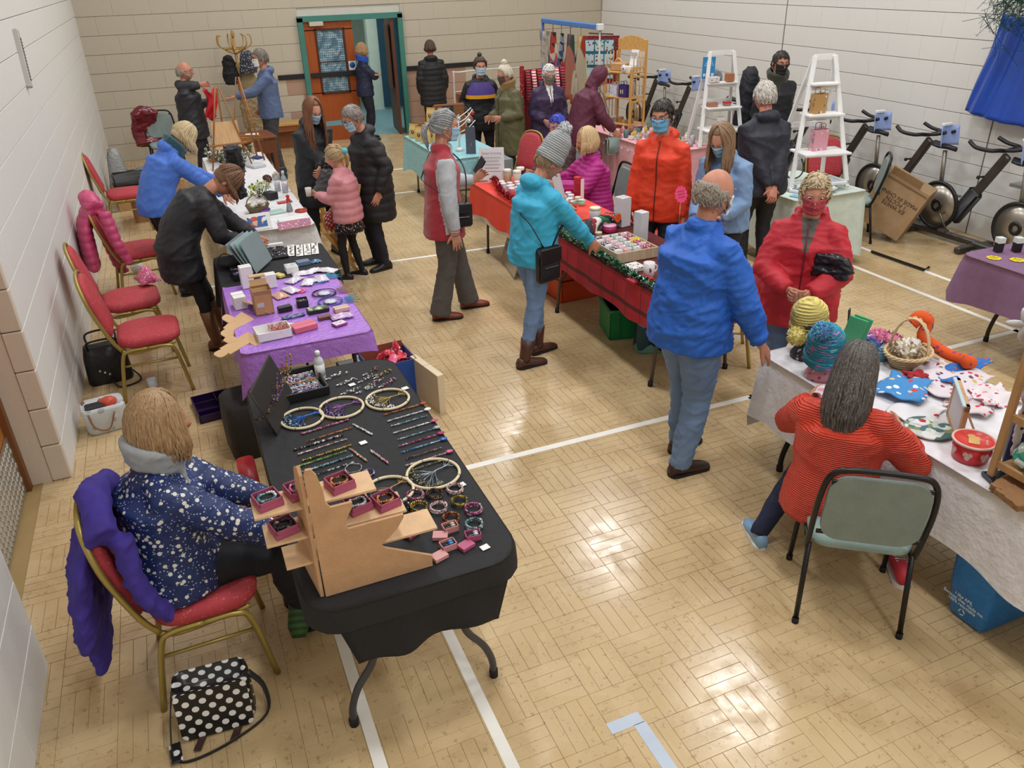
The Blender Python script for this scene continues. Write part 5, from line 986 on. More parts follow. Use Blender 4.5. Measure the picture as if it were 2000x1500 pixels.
for x, y, z, pal, l in ((.055, 2.405, 1.131, 'teal', 'pink box with a turquoise bracelet, top shelf left'), (.165, 2.42, 1.131, 'pink', 'pink box with a red cord bracelet, top shelf middle'), (.305, 2.4, 1.131, 'amber', 'pink box with a brown and orange bracelet, top shelf right'), (.09, 2.4, 1.006, 'black', 'pink box with a black and silver bracelet, second shelf left'), (.36, 2.42, 1.006, 'white', 'pink box with a silver bracelet behind the board'), (.46, 2.4, 1.006, 'amber', 'pink box with a red striped bracelet, second shelf right')):
    giftbox(l, (x, y), z, .25, .082, .035, 'A8506E', None, 'bracelet boxes on the display shelves', True, pal)
# necklace board and tray of bracelets, bottle
t = thing('necklace_board', 'black upright board with bead necklaces hung over it', 'display board', (0.234, 3.750, 0.742), R(70)); b = MB(); b.box((0, .02, .12), (.42, .012, .26), rx=R(-20), bev=.003); b.build('board', M('26221F', .7), t)
b = MB(); b.tube([(-.21, -.022, .01), (-.21, .065, .245), (.21, .065, .245), (.21, -.022, .01)], .005, 6); b.build('frame', M('3A322A', .5), t)
for k, (x, pal) in enumerate(((.17, 'gold'), (.07, 'amber'), (-.05, 'purple'), (-.16, 'brown'))):
    b = MB(); path = [(x+.03*math.sin(u), .075-.12*abs(math.cos(u/2))-.01*(1 if u < PI else -1), .26-.19*abs(math.sin(u/2))) for u in np.linspace(0, 2*PI, 17)]; beads(b, evenly(path, .011), .0048, .3, k); b.build('hanging_necklace', pm(pal), t)
p = (0.339, 4.007, 0.750); t = thing('bracelet_tray', 'black framed tray filled with rows of bead bracelets', 'tray', (p[0]+.01, p[1], ZJ), R(4)); b = MB(); b.box((0, 0, .004), (.3, .3, .008))
for sx, sy, a, e in ((1, 0, .012, .3), (-1, 0, .012, .3), (0, 1, .3, .012), (0, -1, .3, .012)): b.box((sx*.15, sy*.15, .025), (a, e, .05), bev=.002)
b.build('tray', M('141416', .5), t)
for k in range(15):
    b = MB(); y = -.13+k*.0186; pal = ['amber', 'multi', 'black', 'purple', 'teal', 'pink', 'white', 'blue'][k % 8]; path = [(x, y+.004*math.sin(x*60+k), .018) for x in np.linspace(-.135, .135, 12)]; beads(b, evenly(path, .0095), .0062, .35, k); b.build('bead_bracelet', pm(pal), t)
def bottle(label, p, z, h=.17, r=.028, c='C8D0D4', cap='E8ECEE', lab='E4E8E8', rz=0, tilt=None):
    t = thing('bottle', label, 'bottle', (p[0], p[1], z), rz); b = MB(); b.lathe([(r*.95, 0), (r, .004), (r, h*.62), (r*.8, h*.72), (r*.42, h*.8), (r*.4, h*.86)], 18); b.build('bottle_body', M(c, .12, k='flat'), t)
    b = MB(); b.lathe([(r*.5, h*.84), (r*.5, h*.97), (r*.4, h)], 14); b.build('cap', M(cap, .4), t); b = MB(); b.lathe([(r*1.02, h*.15), (r*1.02, h*.55)], 18); b.build('label', M(lab, .5, k='cells', s=2, pal=['D0D4D4', 'F0F0F0']), t)
    if tilt: t.rotation_euler = tilt
    return t
bottle('clear sanitiser bottle standing on the far edge of the black table', (0.505, 4.073, 0.745), ZJ)
# ---------------------------------------------------------------- purple table goods
Z2 = .7445; KR = M('B98F62', .8, k='fab'); KRI = M('CBA77E', .85)
def openbox(name, label, p, z, rz, w_, d, h, mat, inner=None, flaps=0, th=.004, cat='box', group=None, fl=.6):
    t = thing(name, label, cat, (p[0], p[1], z), rz, group); b = MB(); b.box((0, 0, th/2), (w_, d, th))
    for sx, sy, a, e in ((1, 0, th, d), (-1, 0, th, d), (0, 1, w_, th), (0, -1, w_, th)): b.box((sx*(w_/2-th/2), sy*(d/2-th/2), h/2), (a, e, h))
    b.build('box', mat, t)
    for k in range(flaps):
        sx, sy = ((1, 0), (-1, 0), (0, 1), (0, -1))[k]; b = MB(); L_ = (w_ if sx else d)*fl*.5
        b.box((0, 0, L_/2), (d*.96 if sx else w_*.96, th*.8, L_), bev=.001); o = b.build('flap', mat, t, (sx*w_/2, sy*d/2, h)); o.rotation_euler = (R(25), 0, 0) if not sx else (R(30), 0, 0)
        if sx: o.rotation_euler = (R(28)*(-1), 0, sx*-PI/2+PI) if 0 else (0, 0, PI/2)
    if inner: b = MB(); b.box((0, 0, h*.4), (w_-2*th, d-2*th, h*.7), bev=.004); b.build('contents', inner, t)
    return t
def cbox(name, label, p, z, rz, w_, d, h, mat, cat='box', group=None, lid=None, bev=.0015, side=None):
    t = thing(name, label, cat, (p[0], p[1], z), rz, group); b = MB(); b.box((0, 0, h/2), (w_, d, h), bev=bev); b.build('box_body', mat, t)
    if lid: b = MB(); b.box((0, 0, h*.82), (w_+.004, d+.004, h*.36+.002), bev=bev); b.build('lid', lid, t)
    else: b = MB(); b.box((0, 0, h+.0006), (w_*.98, .002, .001)); b.build('lid_seam', M('8A8A88', .7), t)
    if side: b = MB(); b.box((0, 0, h+.0005), (w_*.92, d*.92, .002)); b.build('printed_top', side, t)
    return t
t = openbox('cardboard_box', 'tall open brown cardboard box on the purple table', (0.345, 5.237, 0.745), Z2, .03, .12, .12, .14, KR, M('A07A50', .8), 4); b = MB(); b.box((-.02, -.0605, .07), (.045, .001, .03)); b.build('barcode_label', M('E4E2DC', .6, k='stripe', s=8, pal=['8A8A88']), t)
b = MB(); b.box((0, .055, .16), (.11, .004, .1), rx=R(-14)); b.box((0, .09, .225), (.11, .05, .012), bev=.005); b.build('raised_lid', KRI, t)
cbox('white_box', 'tall narrow white box beside the bead tray', (0.303, 5.778, 0.745), Z2, .1, .085, .07, .16, WHT); cbox('white_box', 'low white box at the left edge of the purple table', (0.206, 5.408, 0.745), Z2, .1, .08, .13, .085, WHT); cbox('white_box', 'white box behind the brown cardboard box', (0.446, 5.706, 0.745), Z2, .05, .1, .07, .1, WHT)
t = openbox('white_box', 'open white box of red shredded paper at the near edge', (0.345, 4.797, 0.745), Z2, .08, .21, .15, .055, WHT); b = MB(); rr = random.Random(4)
for k in range(90): x, y = rr.uniform(-.02, .09), rr.uniform(-.06, .06); a = rr.random()*6; b.tube([(x, y, .02+rr.random()*.03), (x+.012*math.cos(a), y+.012*math.sin(a), .03+rr.random()*.03), (x+.024*math.cos(a+.5), y+.024*math.sin(a+.5), .02+rr.random()*.03)], .0016, 3, fl=.4)
tag(b.build('shredded_paper', M('C8402E', .6), t), kind='stuff')
def flat_carton(label, p, rz, z, s_=1.):
    t = thing('flattened_carton', label, 'cardboard', (p[0], p[1], z), rz, 'unfolded box blanks'); b = MB(); b.prism([(-.12*s_, -.05*s_), (.1*s_, -.05*s_), (.1*s_, .05*s_), (-.12*s_, .05*s_)], 0, .004); b.build('panel', KRI, t)
    for x, y in ((-.12, 0), (-.02, .05), (.06, -.05)): b = MB(); b.prism([(q[0]*s_+x*s_+(-.03*s_ if y == 0 else 0), q[1]*s_+y*1.45*s_) for q in rrect(.07, .075, .025, 4)], .001, .005); b.build('flap', KRI, t)
    return t
flat_carton('flattened cardboard box hanging over the near left table corner', (0.144, 4.772, 0.750), .55, Z2+.002).rotation_euler = (.15, -.12, .55); flat_carton('upright unfolded carton leaning by the white box', (0.172, 5.089, 0.760), .9, Z2+.004).rotation_euler = (.5, -.1, .9); flat_carton('unfolded carton flap propped against the tall brown box', (0.309, 5.350, 0.770), 1.9, Z2+.004).rotation_euler = (.6, 0, 1.9)
cbox('pink_box', 'flat coral pink box on the near edge of the purple table', (0.539, 4.816, 0.745), Z2, .22, .15, .1, .035, M('D4697E', .5)); cbox('magenta_box', 'small magenta framed box right of the coral one', (0.759, 4.781, 0.745), Z2, .35, .085, .065, .014, M('9A3A86', .5), side=M('D8CFD8', .5, k='print', s=3, pal=['B080A8', '5A5A6A']))
cbox('brown_case', 'small brown wallet box with a white band', (0.692, 4.927, 0.745), Z2, .12, .085, .045, .02, M('6A3A2A', .4)); cbox('picture_box', 'black box printed with a green landscape', (0.676, 5.072, 0.745), Z2, .08, .14, .075, .024, M('1C201C', .5), side=M('6A8A5A', .5, k='cells', s=1.6, pal=['D8DCD0', '3A4A3A', 'A0B080', '1E2420'])); cbox('cream_box', 'small cream box at the right table edge', (0.823, 5.018, 0.745), Z2, .1, .1, .06, .026, M('D8B8A4', .6))
cbox('black_gift_box', 'black ribbon tied box in the middle of the purple table', (0.476, 5.181, 0.745), Z2, .15, .09, .05, .035, M('15151A', .5)); openbox('black_box', 'open black box full of hair pieces', (0.601, 5.231, 0.745), Z2, -.05, .075, .085, .045, M('1A2224', .5), M('3A3634', .8, k='print', s=3, pal=['E0D8D8', '1A1A1A'])); cbox('blue_packet', 'dark blue glossy packet in front of the ribbon box', (0.509, 5.047, 0.745), Z2, .1, .15, .04, .012, M('2A3A6A', .3, k='cells', s=2, pal=['7A90C0', '16204A', '5A6A8A']))
def packet(label, p, z, rz, w_, d, c, pal=None, name='packet', cat='packet', group=None, h=.02):
    b = MB(); b.sheet(lambda u, v: ((u-.5)*w_, (v-.5)*d, .004+h*math.sin(PI*u)*math.sin(PI*v)+.003*math.sin(u*19+v*13)), 8, 8, .002); return one(name, label, cat, b, M(c, .25, k='print' if pal else '', s=3, pal=pal), (p[0], p[1], z), rz, group)
packet('skin-coloured bubble pouch behind the tall brown box', (0.486, 5.481, 0.745), Z2, .3, .1, .13, 'CDA08C'); 
for i, (p, c, l) in enumerate((((0.708, 5.877, 0.745), 'DCD6E4', 'clear packet of lilac ribbons near the red star'), ((0.796, 5.896, 0.745), 'E2DEE8', 'clear packet of white ribbons in the middle'), ((0.630, 5.755, 0.745), 'CFC8DA', 'clear packet on the left of the ribbon packets'), ((0.716, 5.663, 0.745), 'E6E2EA', 'clear packet of white hair bows'), ((0.819, 5.695, 0.745), 'D8D0E0', 'clear packet of pale bows at the right'), ((0.572, 5.550, 0.745), 'D6CEDE', 'long clear packet sloping to the left'), ((0.895, 5.845, 0.745), 'E0DCE4', 'clear packet beside the cyan feathers'), ((0.440, 4.884, 0.745), 'D0DADA', 'clear packet of grey beads behind the white box'), ((0.800, 4.892, 0.745), 'C8A8D8', 'clear packet with a pink bow above the magenta box'))): packet(l, p, Z2+.001*i, .4*i, .15, .09, c, ['B8B0C4', 'F2F0F4', '9A90A8'], group='clear ribbon packets')
def star(label, p, z, rz, r, c, n=12, name='star_tag', tilt=None, cat='price tag', group=None, writ=None):
    t = thing(name, label, cat, (p[0], p[1], z), rz, group); b = MB(); b.prism([((r if i % 2 else r*.84)*math.cos(PI*i/n), (r if i % 2 else r*.84)*math.sin(PI*i/n)) for i in range(2*n)], 0, .0015); b.build('card', M(c, .5, k='flat'), t)
    b = MB()
    for k in range(3): b.tube([(-r*.5, r*(.35-.33*k), .0022), (-r*.2, r*(.4-.33*k), .0022), (0, r*(.33-.33*k), .0022), (r*.3, r*(.4-.33*k), .0022), (r*.5, r*(.34-.33*k), .0022)], r*.03, 4)
    b.build('pen_writing', M('3A3A2A', .6, k='flat'), t)
    if tilt: t.rotation_euler = tilt
    return t
star('red-orange star card on the purple table', (0.865, 5.912, 0.745), Z2+.001, .3, .04, 'E0402E', 9); star('pink star card beside the black hair box', (0.632, 5.520, 0.745), Z2+.001, .3, .05, 'E0508E', 9); star('orange star card lying on the black bag', (0.297, 6.402, 0.780), .79, .3, .045, 'F05A1E', 9)
def catcher(label, p, ring_, fe, rz):
    t = thing('dream_catcher', label, 'dreamcatcher', (p[0], p[1], Z2+.004), rz, 'dream catchers with feathers'); b = MB(); r = .085
    for k in range(3): b.tube([(r*(1-.04*k)*math.cos(a), r*(1-.04*k)*math.sin(a)*(1+.03*k), .003*k+.003*math.sin(a*2+k)) for a in np.linspace(0, 2*PI, 29)[:-1]], .0026, 5, closed=True)
    b.build('ring', M(ring_, .4), t); b = MB(); b.lathe([(.03, 0), (.05, .004), (.03, .008)], 14); b.build('centre', M('C8CCD8', .35, k='print', s=3, pal=['5A6A9A', 'F0F0F4']), t)
    for k in range(4):
        a = .25*(k-1.5); b = MB(); L_ = .09; dr_ = V((math.cos(a), math.sin(a), 0)); nn = V((-dr_.y, dr_.x, 0)); q_ = dr_*(r+.01+.01*(k % 2)); b.tube([dr_*r, q_+dr_*L_], .0008, 4)
        for s_ in range(16): f = s_/15; wd = .018*math.sin(PI*min(1, f*1.1+.08)); [b.tube([q_+dr_*L_*f, q_+dr_*(L_*f+.012)+nn*sg*wd+V((0, 0, .003))], [.0022, .0008], 3) for sg in (-1, 1)]
        b.build('feather', M(fe, .6), t)
catcher('dream catcher with blue ring and cyan feathers, farthest', (0.775, 5.681, 0.745), '3A6AC0', '38B8CE', .35); catcher('dream catcher with black ring and pink-brown feathers', (0.777, 5.379, 0.745), '1E1E3A', 'B08A84', .1); catcher('dream catcher with blue ring and cyan feathers, nearest', (0.785, 5.202, 0.745), '3A5AA8', '3AA8CC', -.1)
cbox('blue_pouch', 'grey-blue translucent box beside the jewellery cards', (0.754, 6.102, 0.745), Z2, .1, .1, .07, .03, M('6A7E9E', .2)); packet('blue and white patterned pouch', (0.854, 6.105, 0.745), Z2, .1, .09, .05, '4A7AA8', ['D8E4EA', '2A4A78'])
for i, p in enumerate(((0.722, 6.493, 0.748), (0.787, 6.459, 0.748), (0.849, 6.457, 0.748), (0.911, 6.454, 0.748))):
    t = thing('jewellery_card', 'white display card of stud earrings, number %s of four counted from the left' % ['one', 'two', 'three', 'four'][i], 'display card', (p[0], p[1], .746), -.15, 'white earring cards on the black cloth'); b = MB(); b.box((0, 0, .002), (.055, .3, .003), bev=.001); b.build('card', WHT, t); b = MB(); rr = random.Random(i)
    for k in range(7): b.ell((rr.uniform(-.012, .012), -.12+k*.04, .008), (.008+rr.random()*.008, .009, .006), 7, 5)
    tag(b.build('studs', M('3A3A40', .3, k='cells', s=1.5, pal=['B8B8BC', '8A5A50', 'D8C8A8', '1A1A1E']), t), kind='stuff')
t = thing('jewellery_tray', 'long white topped rack of dark bracelets on the black cloth', 'tray', (0.550, 6.464, 0.748), 0); b = MB(); b.box((0, 0, .008), (.26, .3, .016), bev=.003); b.build('base', M('1A1A1E', .7), t); b = MB(); rr = random.Random(9)
for k in range(46): a = rr.random()*6; x, y = rr.uniform(-.11, .11), rr.uniform(-.13, .12); b.tube([(x+.02*math.cos(u)*math.cos(a), y+.02*math.cos(u)*math.sin(a)+.012*math.sin(u), .022+rr.random()*.012) for u in np.linspace(0, 2*PI, 9)[:-1]], .0028, 4, closed=True)
tag(b.build('bangles', M('26262A', .25, .3, k='cells', s=2, pal=['C8C8CC', '4A4A50', '16161A', '8A8A90']), t), kind='stuff'); b = MB(); b.box((0, .14, .03), (.26, .03, .03), bev=.004); b.build('header', WHT, t)
t = thing('card_stand', 'leaning stack of clear and mint card sheets', 'display stand', (0.429, 6.149, 0.745), R(62))
for k in range(4): b = MB(); b.box((0, k*.03, .14), (.34, .004, .25), rx=R(-20-4*k), bev=.001); b.build('sheet', M(['7C8C90', '8FB0AC', '9AA4A8', '6E8088'][k], .2), t)
cbox('card_box', 'white box of printed cards near the lilac pouch', (0.646, 5.972, 0.745), Z2, .05, .09, .1, .05, WHT, side=M('C8CCD0', .5, k='print', s=3, pal=['3A3A40', '8A8A90'])); cbox('yellow_card', 'yellow and white folded card', (0.543, 5.898, 0.745), Z2, .5, .05, .08, .02, M('D8C870', .6))
t = openbox('bead_box', 'black divided box of purple and silver beads', (0.268, 6.038, 0.745), Z2, .05, .1, .2, .05, M('15151A', .4), M('5A5A7A', .2, k='glitter', s=.4, pal=['D8D8E0', '6A5AA0', '2A2A3A'])); b = MB(); b.box((0, 0, .03), (.1, .004, .05)); b.build('divider', M('15151A', .4), t)
b = MB(); b.ell((0, 0, .04), (.12, .1, .04), 14, 8); b.tube(arc((-.05, 0, .06), .05, 0, PI, 8), .004, 5); one('black_bag', 'soft black cloth bag with white marks at the far left table corner', 'bag', b, M('141418', .8, k='fab'), (.25, 6.3, .746), 0)
t = thing('photo_frame_stand', 'thin black framed panel held by the bending woman', 'frame', (.4, 6.42, .78), R(60)); b = MB(); b.box((0, 0, .06), (.3, .008, .2), rx=R(-35), bev=.002); b.build('panel', M('1A1A1C', .3), t); b = MB(); b.box((0, -.006, .06), (.26, .004, .16), rx=R(-35)); b.build('insert', M('3A3E40', .2), t)
# below and beside the purple table
t = openbox('gift_box', 'blue cardboard box of red and white wrapping under the purple table', (1.12, 5.12), .0, .08, .34, .3, .3, M('1E4A9A', .5), None, 0, .006); b = MB(); b.box((0, .145, .17), (.33, .004, .32)); b.build('inner_liner', M('8A4A3A', .7), t); rr = random.Random(2)
for k in range(9): b = MB(); b.sheet(lambda u, v: ((u-.5)*.18, (v-.5)*.14, .03*math.sin(u*5+k)+.02*math.cos(v*6)), 6, 6, .002); o = b.build('wrapping', M('D8384A' if k % 3 else 'E86A90', .6, k='print', s=2, pal=['F0D8D8', 'E8E0E0']), t, (rr.uniform(-.08, .08), rr.uniform(-.06, .06), .18+k*.012)); o.rotation_euler = (rr.uniform(-.6, .6), rr.uniform(-.6, .6), rr.uniform(0, 3))
openbox('black_crate', 'black tray with white tubes behind the blue box', (1.16, 5.5), 0, .05, .4, .26, .16, M('16161A', .6), M('B8B8BC', .4, k='print', s=2, pal=['3A2A3A', 'E0E0E0'])); cbox('white_carton', 'pale cardboard sheet leaning behind the corner of the black table', (1.33, 4.85), 0, .2, .05, .4, .3, M('D8C8A8', .7)); cbox('brown_carton', 'dark brown open carton with a silver tray under the purple table', (.88, 5.12), 0, .05, .2, .3, .26, M('5A3228', .7), side=M('A8B0B8', .3))
t = openbox('drawer_tray', 'dark purple compartment drawer on the floor', (-.1, 5.42), 0, .12, .26, .34, .06, M('2A1446', .3), None, 0, .008)
for x, y, a, e in ((0, .05, .25, .006), (0, -.08, .25, .006), (.03, .1, .006, .14)): b = MB(); b.box((x, y, .03), (a, e, .05)); b.build('divider', M('2A1446', .3), t)
cbox('white_carton', 'small white box on the floor beside the purple drawer', (.02, 5.1), 0, .15, .14, .16, .09, WHT); b = MB(); b.loft([[V((x*k, y*k, z)) for x, y in rrect(.26, .34, .06, 4)] for z, k in ((0, .9), (.02, 1), (.2, 1.02), (.36, .95), (.4, .7), (.38, .3))]); b.tube(smooth_path([(.12, -.08, .25), (.16, -.04, .3), (.17, 0, .2), (.15, .02, .12)], 4), .004, 5); one('tote_bag', 'charcoal tote bag standing between the purple and black tables', 'bag', b, M('24201F', .7, k='fab', bump=.2), (.08, 4.78, 0), .1)
b = MB(); b.loft([[V((x*k, y*k, z)) for x, y in rrect(.1, .34, .03, 3)] for z, k in ((0, .9), (.02, 1), (.3, 1.0), (.34, .9))]); one('gift_bag', 'bright red paper bag beside the black table leg', 'bag', b, M('C01A24', .4), (.02, 3.95, 0), 0); b = MB(); b.loft([[V((x*k, y*k, z)) for x, y in rrect(.5, .3, .05, 3)] for z, k in ((0, .95), (.02, 1), (.26, .9), (.3, .7))]); one('holdall', 'glossy red holdall under the near end of the purple table', 'bag', b, M('B0262C', .3, bump=.3), (.4, 5.1, 0), .1)
t = thing('camera_tripod', 'small black tripod lying under the purple table', 'tripod', (.62, 4.75, 0)); 
for k in range(3): b = MB(); b.tube([(0, 0, .42), (.12*math.cos(k*2.1), .12*math.sin(k*2.1), 0)], .008, 5); b.build('leg', M('1A1A1A', .4), t)
# floor bags by the left wall
t = thing('handbag', 'black leather handbag leaning on the left wall behind a chair', 'bag', (-.8, 6.3, 0), .1); b = MB(); b.loft([[V((x*k, y*k2, z)) for x, y in rrect(.32, .2, .05, 4)] for z, k, k2 in ((0, .95, .95), (.02, 1, 1), (.2, .95, .8), (.28, .85, .5), (.3, .82, .3))]); b.build('bag_body', M('151518', .35, bump=.3), t)
for y in (-.05, .05): b = MB(); b.tube(smooth_path([(-.1, y, .28), (-.09, y*2, .36), (.09, y*2, .36), (.1, y, .28)], 5), .008, 6); b.build('handle', M('151518', .35), t)
b = MB(); b.tube(smooth_path([(.14, -.08, .1), (.2, -.18, .02), (.05, -.22, .012), (.0, -.12, .05)], 5), .007, 6); b.build('strap', M('151518', .35), t); b = MB(); [b.ell((-.06+.03*i, -.1, .12-.02*i), .012, 8, 6) for i in range(3)]; b.build('key_charms', SIL, t)
t = thing('shopping_bag', 'white and brown patterned shopping bag on the floor by the pillar', 'bag', (-.8, 5.48, 0), .15); b = MB(); b.loft([[V((x*k, y*k, z)) for x, y in rrect(.26, .18, .05, 4)] for z, k in ((0, .9), (.02, 1), (.17, 1.05), (.2, 1.0), (.14, .85))], cap=True); b.build('bag_body', M('C8CCCC', .5, k='print', s=.7, pal=['8A6248', 'A8A8A4', 'D8D4D0']), t); b = MB(); b.box((-.05, 0, .17), (.12, .08, .05), bev=.01); b.build('black_pouch', M('1C1C20', .5), t); b = MB(); b.ell((.04, .02, .18), (.06, .04, .04), 10, 6); b.build('red_wrapper', M('C84A34', .3, bump=.5), t)
b = MB(); b.tube(smooth_path([(-.1, -.09, .17), (-.08, -.12, .08), (.0, -.13, .05), (.06, -.11, .16)], 4), .006, 5); b.build('handle', M('8A5A3C', .5), t)
packet('crumpled yellow and white wrapper on the floor by the shopping bag', (-.58, 5.68), 0, .3, .1, .12, 'E0C850', ['E8E8E4'], 'wrapper', 'wrapper', h=.03)
t = thing('plastic_cup', 'clear plastic cup on the floor under the nearest red chair', 'cup', (-.5, 5.95, 0)); b = MB(); b.lathe([(.025, 0), (.03, .004), (.035, .09), (.033, .09), (.023, .006)], 14); b.build('cup_body', M('C8D0D4', .1), t)
packet('pink and white printed gift bag on the second chair', (-.42, 7.05), .5, .3, .16, .24, 'D85A8A', ['F0F0F0', '2A5A5A', 'E8E8E8'], 'gift_bag', 'bag', h=.12)
b = MB(); b.ell((0, 0, .06), (.07, .06, .06), 12, 8); one('white_bag', 'small white carrier bag on the floor behind the pink jacket', 'bag', b, M('D4D4D0', .4, bump=.6), (-.6, 8.9, 0))
# polka dot bag under the near chair
PD = M('17171A', .35, k='dots', pal=['E8E8E6']); t = thing('satchel', 'black satchel with white polka dots on the floor by the seller chair', 'bag', (-.3, 2.63, 0), R(-4))
b = MB(); b.loft([[V((x*k, y*k, z)) for x, y in rrect(.3, .13, .04, 4)] for z, k in ((0, .96), (.015, 1), (.2, 1.0), (.235, .95), (.235, .86), (.17, .84))]); b.build('bag_body', PD, t)
b = MB(); b.prism(rrect(.28, .23, .03, 5), -.004, .004); o = b.build('flap', PD, t, (0, -.083, .125)); o.rotation_euler = (PI/2-.12, 0, 0)
for x in (-.07, .07): b = MB(); b.box((x, -.115, .012), (.03, .1, .006), rz=-.35, bev=.002); b.build('closing_strap', M('3A241C', .4), t)
b = MB(); b.tube(smooth_path([(.15, 0, .2), (.2, -.03, .12), (.19, -.08, .02), (.05, -.16, .01), (-.1, -.2, .01), (-.17, -.17, .012), (-.17, -.1, .1), (-.15, 0, .2)], 5), .014, 6, fl=.25); b.build('shoulder_strap', M('17171A', .5), t); b = MB(); b.box((-.165, -.15, .02), (.045, .1, .012), rz=.15, bev=.005); b.build('shoulder_pad', PD, t)
b = MB(); b.lathe([(.03, 0), (.05, .05), (.03, .34), (.012, .36)], 8); b.tube([(0, 0, .34), (0, 0, .42)], .008, 6); o = one('umbrella', 'folded green striped umbrella leaning under the black table', 'umbrella', b, M('3E6A34', .6, k='stripe', s=.8, pal=['2A4A26']), (.08, 2.88, .05), 0, None, (-.75, .25))

# ---------------------------------------------------------------- craft tables behind the purple one
ZC = .7435
def jar(name, label, p, z, r, h, c, lidc, cat='jar', group=None, glass=False):
    t = thing(name, label, cat, (p[0], p[1], z), 0, group); b = MB(); b.lathe([(r*.92, 0), (r, h*.06), (r, h*.74), (r*.9, h*.8)], 12); b.build('jar_body', M(c, .3), t); b = MB(); b.lathe([(r*.96, h*.78), (r*1.0, h*.8), (r*1.0, h*.97), (r*.94, h)], 12); b.build('lid', M(lidc, .4), t); return t
t = thing('framed_picture', 'white mounted red and blue Christmas picture propped at the table end', 'picture', (.56, 7.27, .745), .08); b = MB(); b.box((0, 0, .065), (.24, .008, .15), rx=R(-28), bev=.002); b.build('mount', WHT, t)
b = MB(); b.box((0, -.006, .066), (.165, .003, .095), rx=R(-28)); b.build('print', M('2A5AA0', .5, k='cells', s=.8, pal=['2A5AA0', 'C8402E', 'D8B48C', 'E8E8E8', '2A5AA0']), t)
t = thing('banner', 'narrow pink and blue printed banner card in front of the craft stall', 'banner', (0.869, 7.197, 0.745), .12); b = MB(); b.box((0, 0, .02), (.3, .006, .075), rx=R(-35), bev=.001); b.build('card', M('B8748C', .4, k='print', s=2, pal=['E8E0E8', '6A70B0', 'D8A0B8']), t)
t = thing('felt_santa', 'flat red and white santa decoration with a black belt', 'decoration', (1.009, 7.697, 0.745), .2); b = MB(); b.lathe([(.055, 0), (.06, .004), (.055, .012)], 20); b.build('body_disc', M('C83A28', .8, k='fab'), t); b = MB(); b.box((0, 0, .013), (.11, .018, .004)); b.build('belt', M('1A1A1A', .5), t); b = MB(); b.box((0, 0, .016), (.02, .022, .004)); b.build('buckle', M('C8A840', .3, .6), t)
t = thing('felt_doll', 'small red and grey standing doll decoration', 'decoration', (0.911, 7.749, 0.745), .1); b = MB(); b.lathe([(.03, 0), (.032, .01), (.02, .07), (.012, .09)], 12); b.build('skirt', M('8A8E94', .8), t); b = MB(); b.box((0, 0, .1), (.04, .025, .05), bev=.01); b.ell((0, 0, .14), .018, 8, 6); b.build('torso', M('C23028', .8), t)
for i, (p, h) in enumerate((((0.928, 8.636, 0.745), .2), ((0.991, 8.528, 0.745), .22))): bottle(['left', 'right'][i]+' of two silver topped bottles on the craft table', p, ZC, h, .03, 'A8B0B4', 'D8DCE0', 'C8C0D0')
cbox('red_card', 'red and silver card sloping below the bottles', (0.917, 8.107, 0.745), ZC, .1, .14, .06, .012, M('B83A34', .5, k='print', s=2, pal=['E0D8D8', '9A2A28'])); cbox('mint_sheet', 'pale mint folded sheets on the craft table', (0.764, 7.767, 0.745), ZC, .2, .2, .14, .012, M('A8C8BE', .6)); cbox('black_box', 'small black box tilted beside the bottles', (0.816, 8.319, 0.745), ZC, .5, .09, .12, .07, M('16181C', .5)); cbox('slate_sign', 'dark slate tag standing behind the bottles', (1.066, 9.130, 0.745), ZC, .1, .08, .02, .13, M('3A4048', .6))
cbox('white_block', 'white display block at the right front of the craft table', (0.871, 7.379, 0.745), ZC, .1, .24, .1, .03, WHT)
t = thing('gift_basket', 'round wicker basket with purple ribbon and green sprigs', 'basket', (0.631, 7.839, 0.745), 0); b = MB(); b.lathe([(.08, 0), (.11, .07), (.115, .075), (.1, .07), (.07, .01)], 18); b.build('basket', M('8A7A54', .8, k='wicker'), t); b = MB(); b.tube(arc((0, 0, .07), .1, 0, PI, 12), .006, 6); b.build('handle', M('8A7A54', .8), t); b = MB(); [b.ell((.05*math.cos(k), .05*math.sin(k*1.7), .08), .025, 8, 6) for k in range(7)]; tag(b.build('filling', M('D8D4C8', .6, k='print', s=2, pal=['8A9A5A', 'C8A060', '7A3AA0']), t), kind='stuff')
b = MB(); [b.ell((.02*k-.03, .01*k*k, .02), (.03, .02, .02), 8, 6) for k in range(4)]; one('ribbon_bow', 'bright purple ribbon bow beside the basket', 'bow', b, M('7A2AA8', .4), (0.686, 7.749, 0.745))
def sprig(label, p, z, n, r, h, c1, c2, seed=0):
    rr = random.Random(seed); t = thing('greenery', label, 'greenery', (p[0], p[1], z), 0); b = MB(); f = MB()
    for k in range(n):
        a = rr.random()*2*PI; q_ = r*math.sqrt(rr.random()); e = (q_*math.cos(a), q_*math.sin(a), h*rr.uniform(.3, 1)); b.tube([(q_*.2*math.cos(a), q_*.2*math.sin(a), 0), e], .0025, 4)
        for _ in range(5): f.ell((e[0]+rr.uniform(-.03, .03), e[1]+rr.uniform(-.03, .03), e[2]+rr.uniform(-.03, .02)), (.016, .009, .005), 6, 4, Euler((rr.random()*3, rr.random()*3, 0)).to_matrix())
    b.build('stems', M('4A4430', .8), t); tag(f.build('leaves', M(c1, .5, k='cells', pal=[c2, c1, 'D8DCD8']), t), kind='stuff')
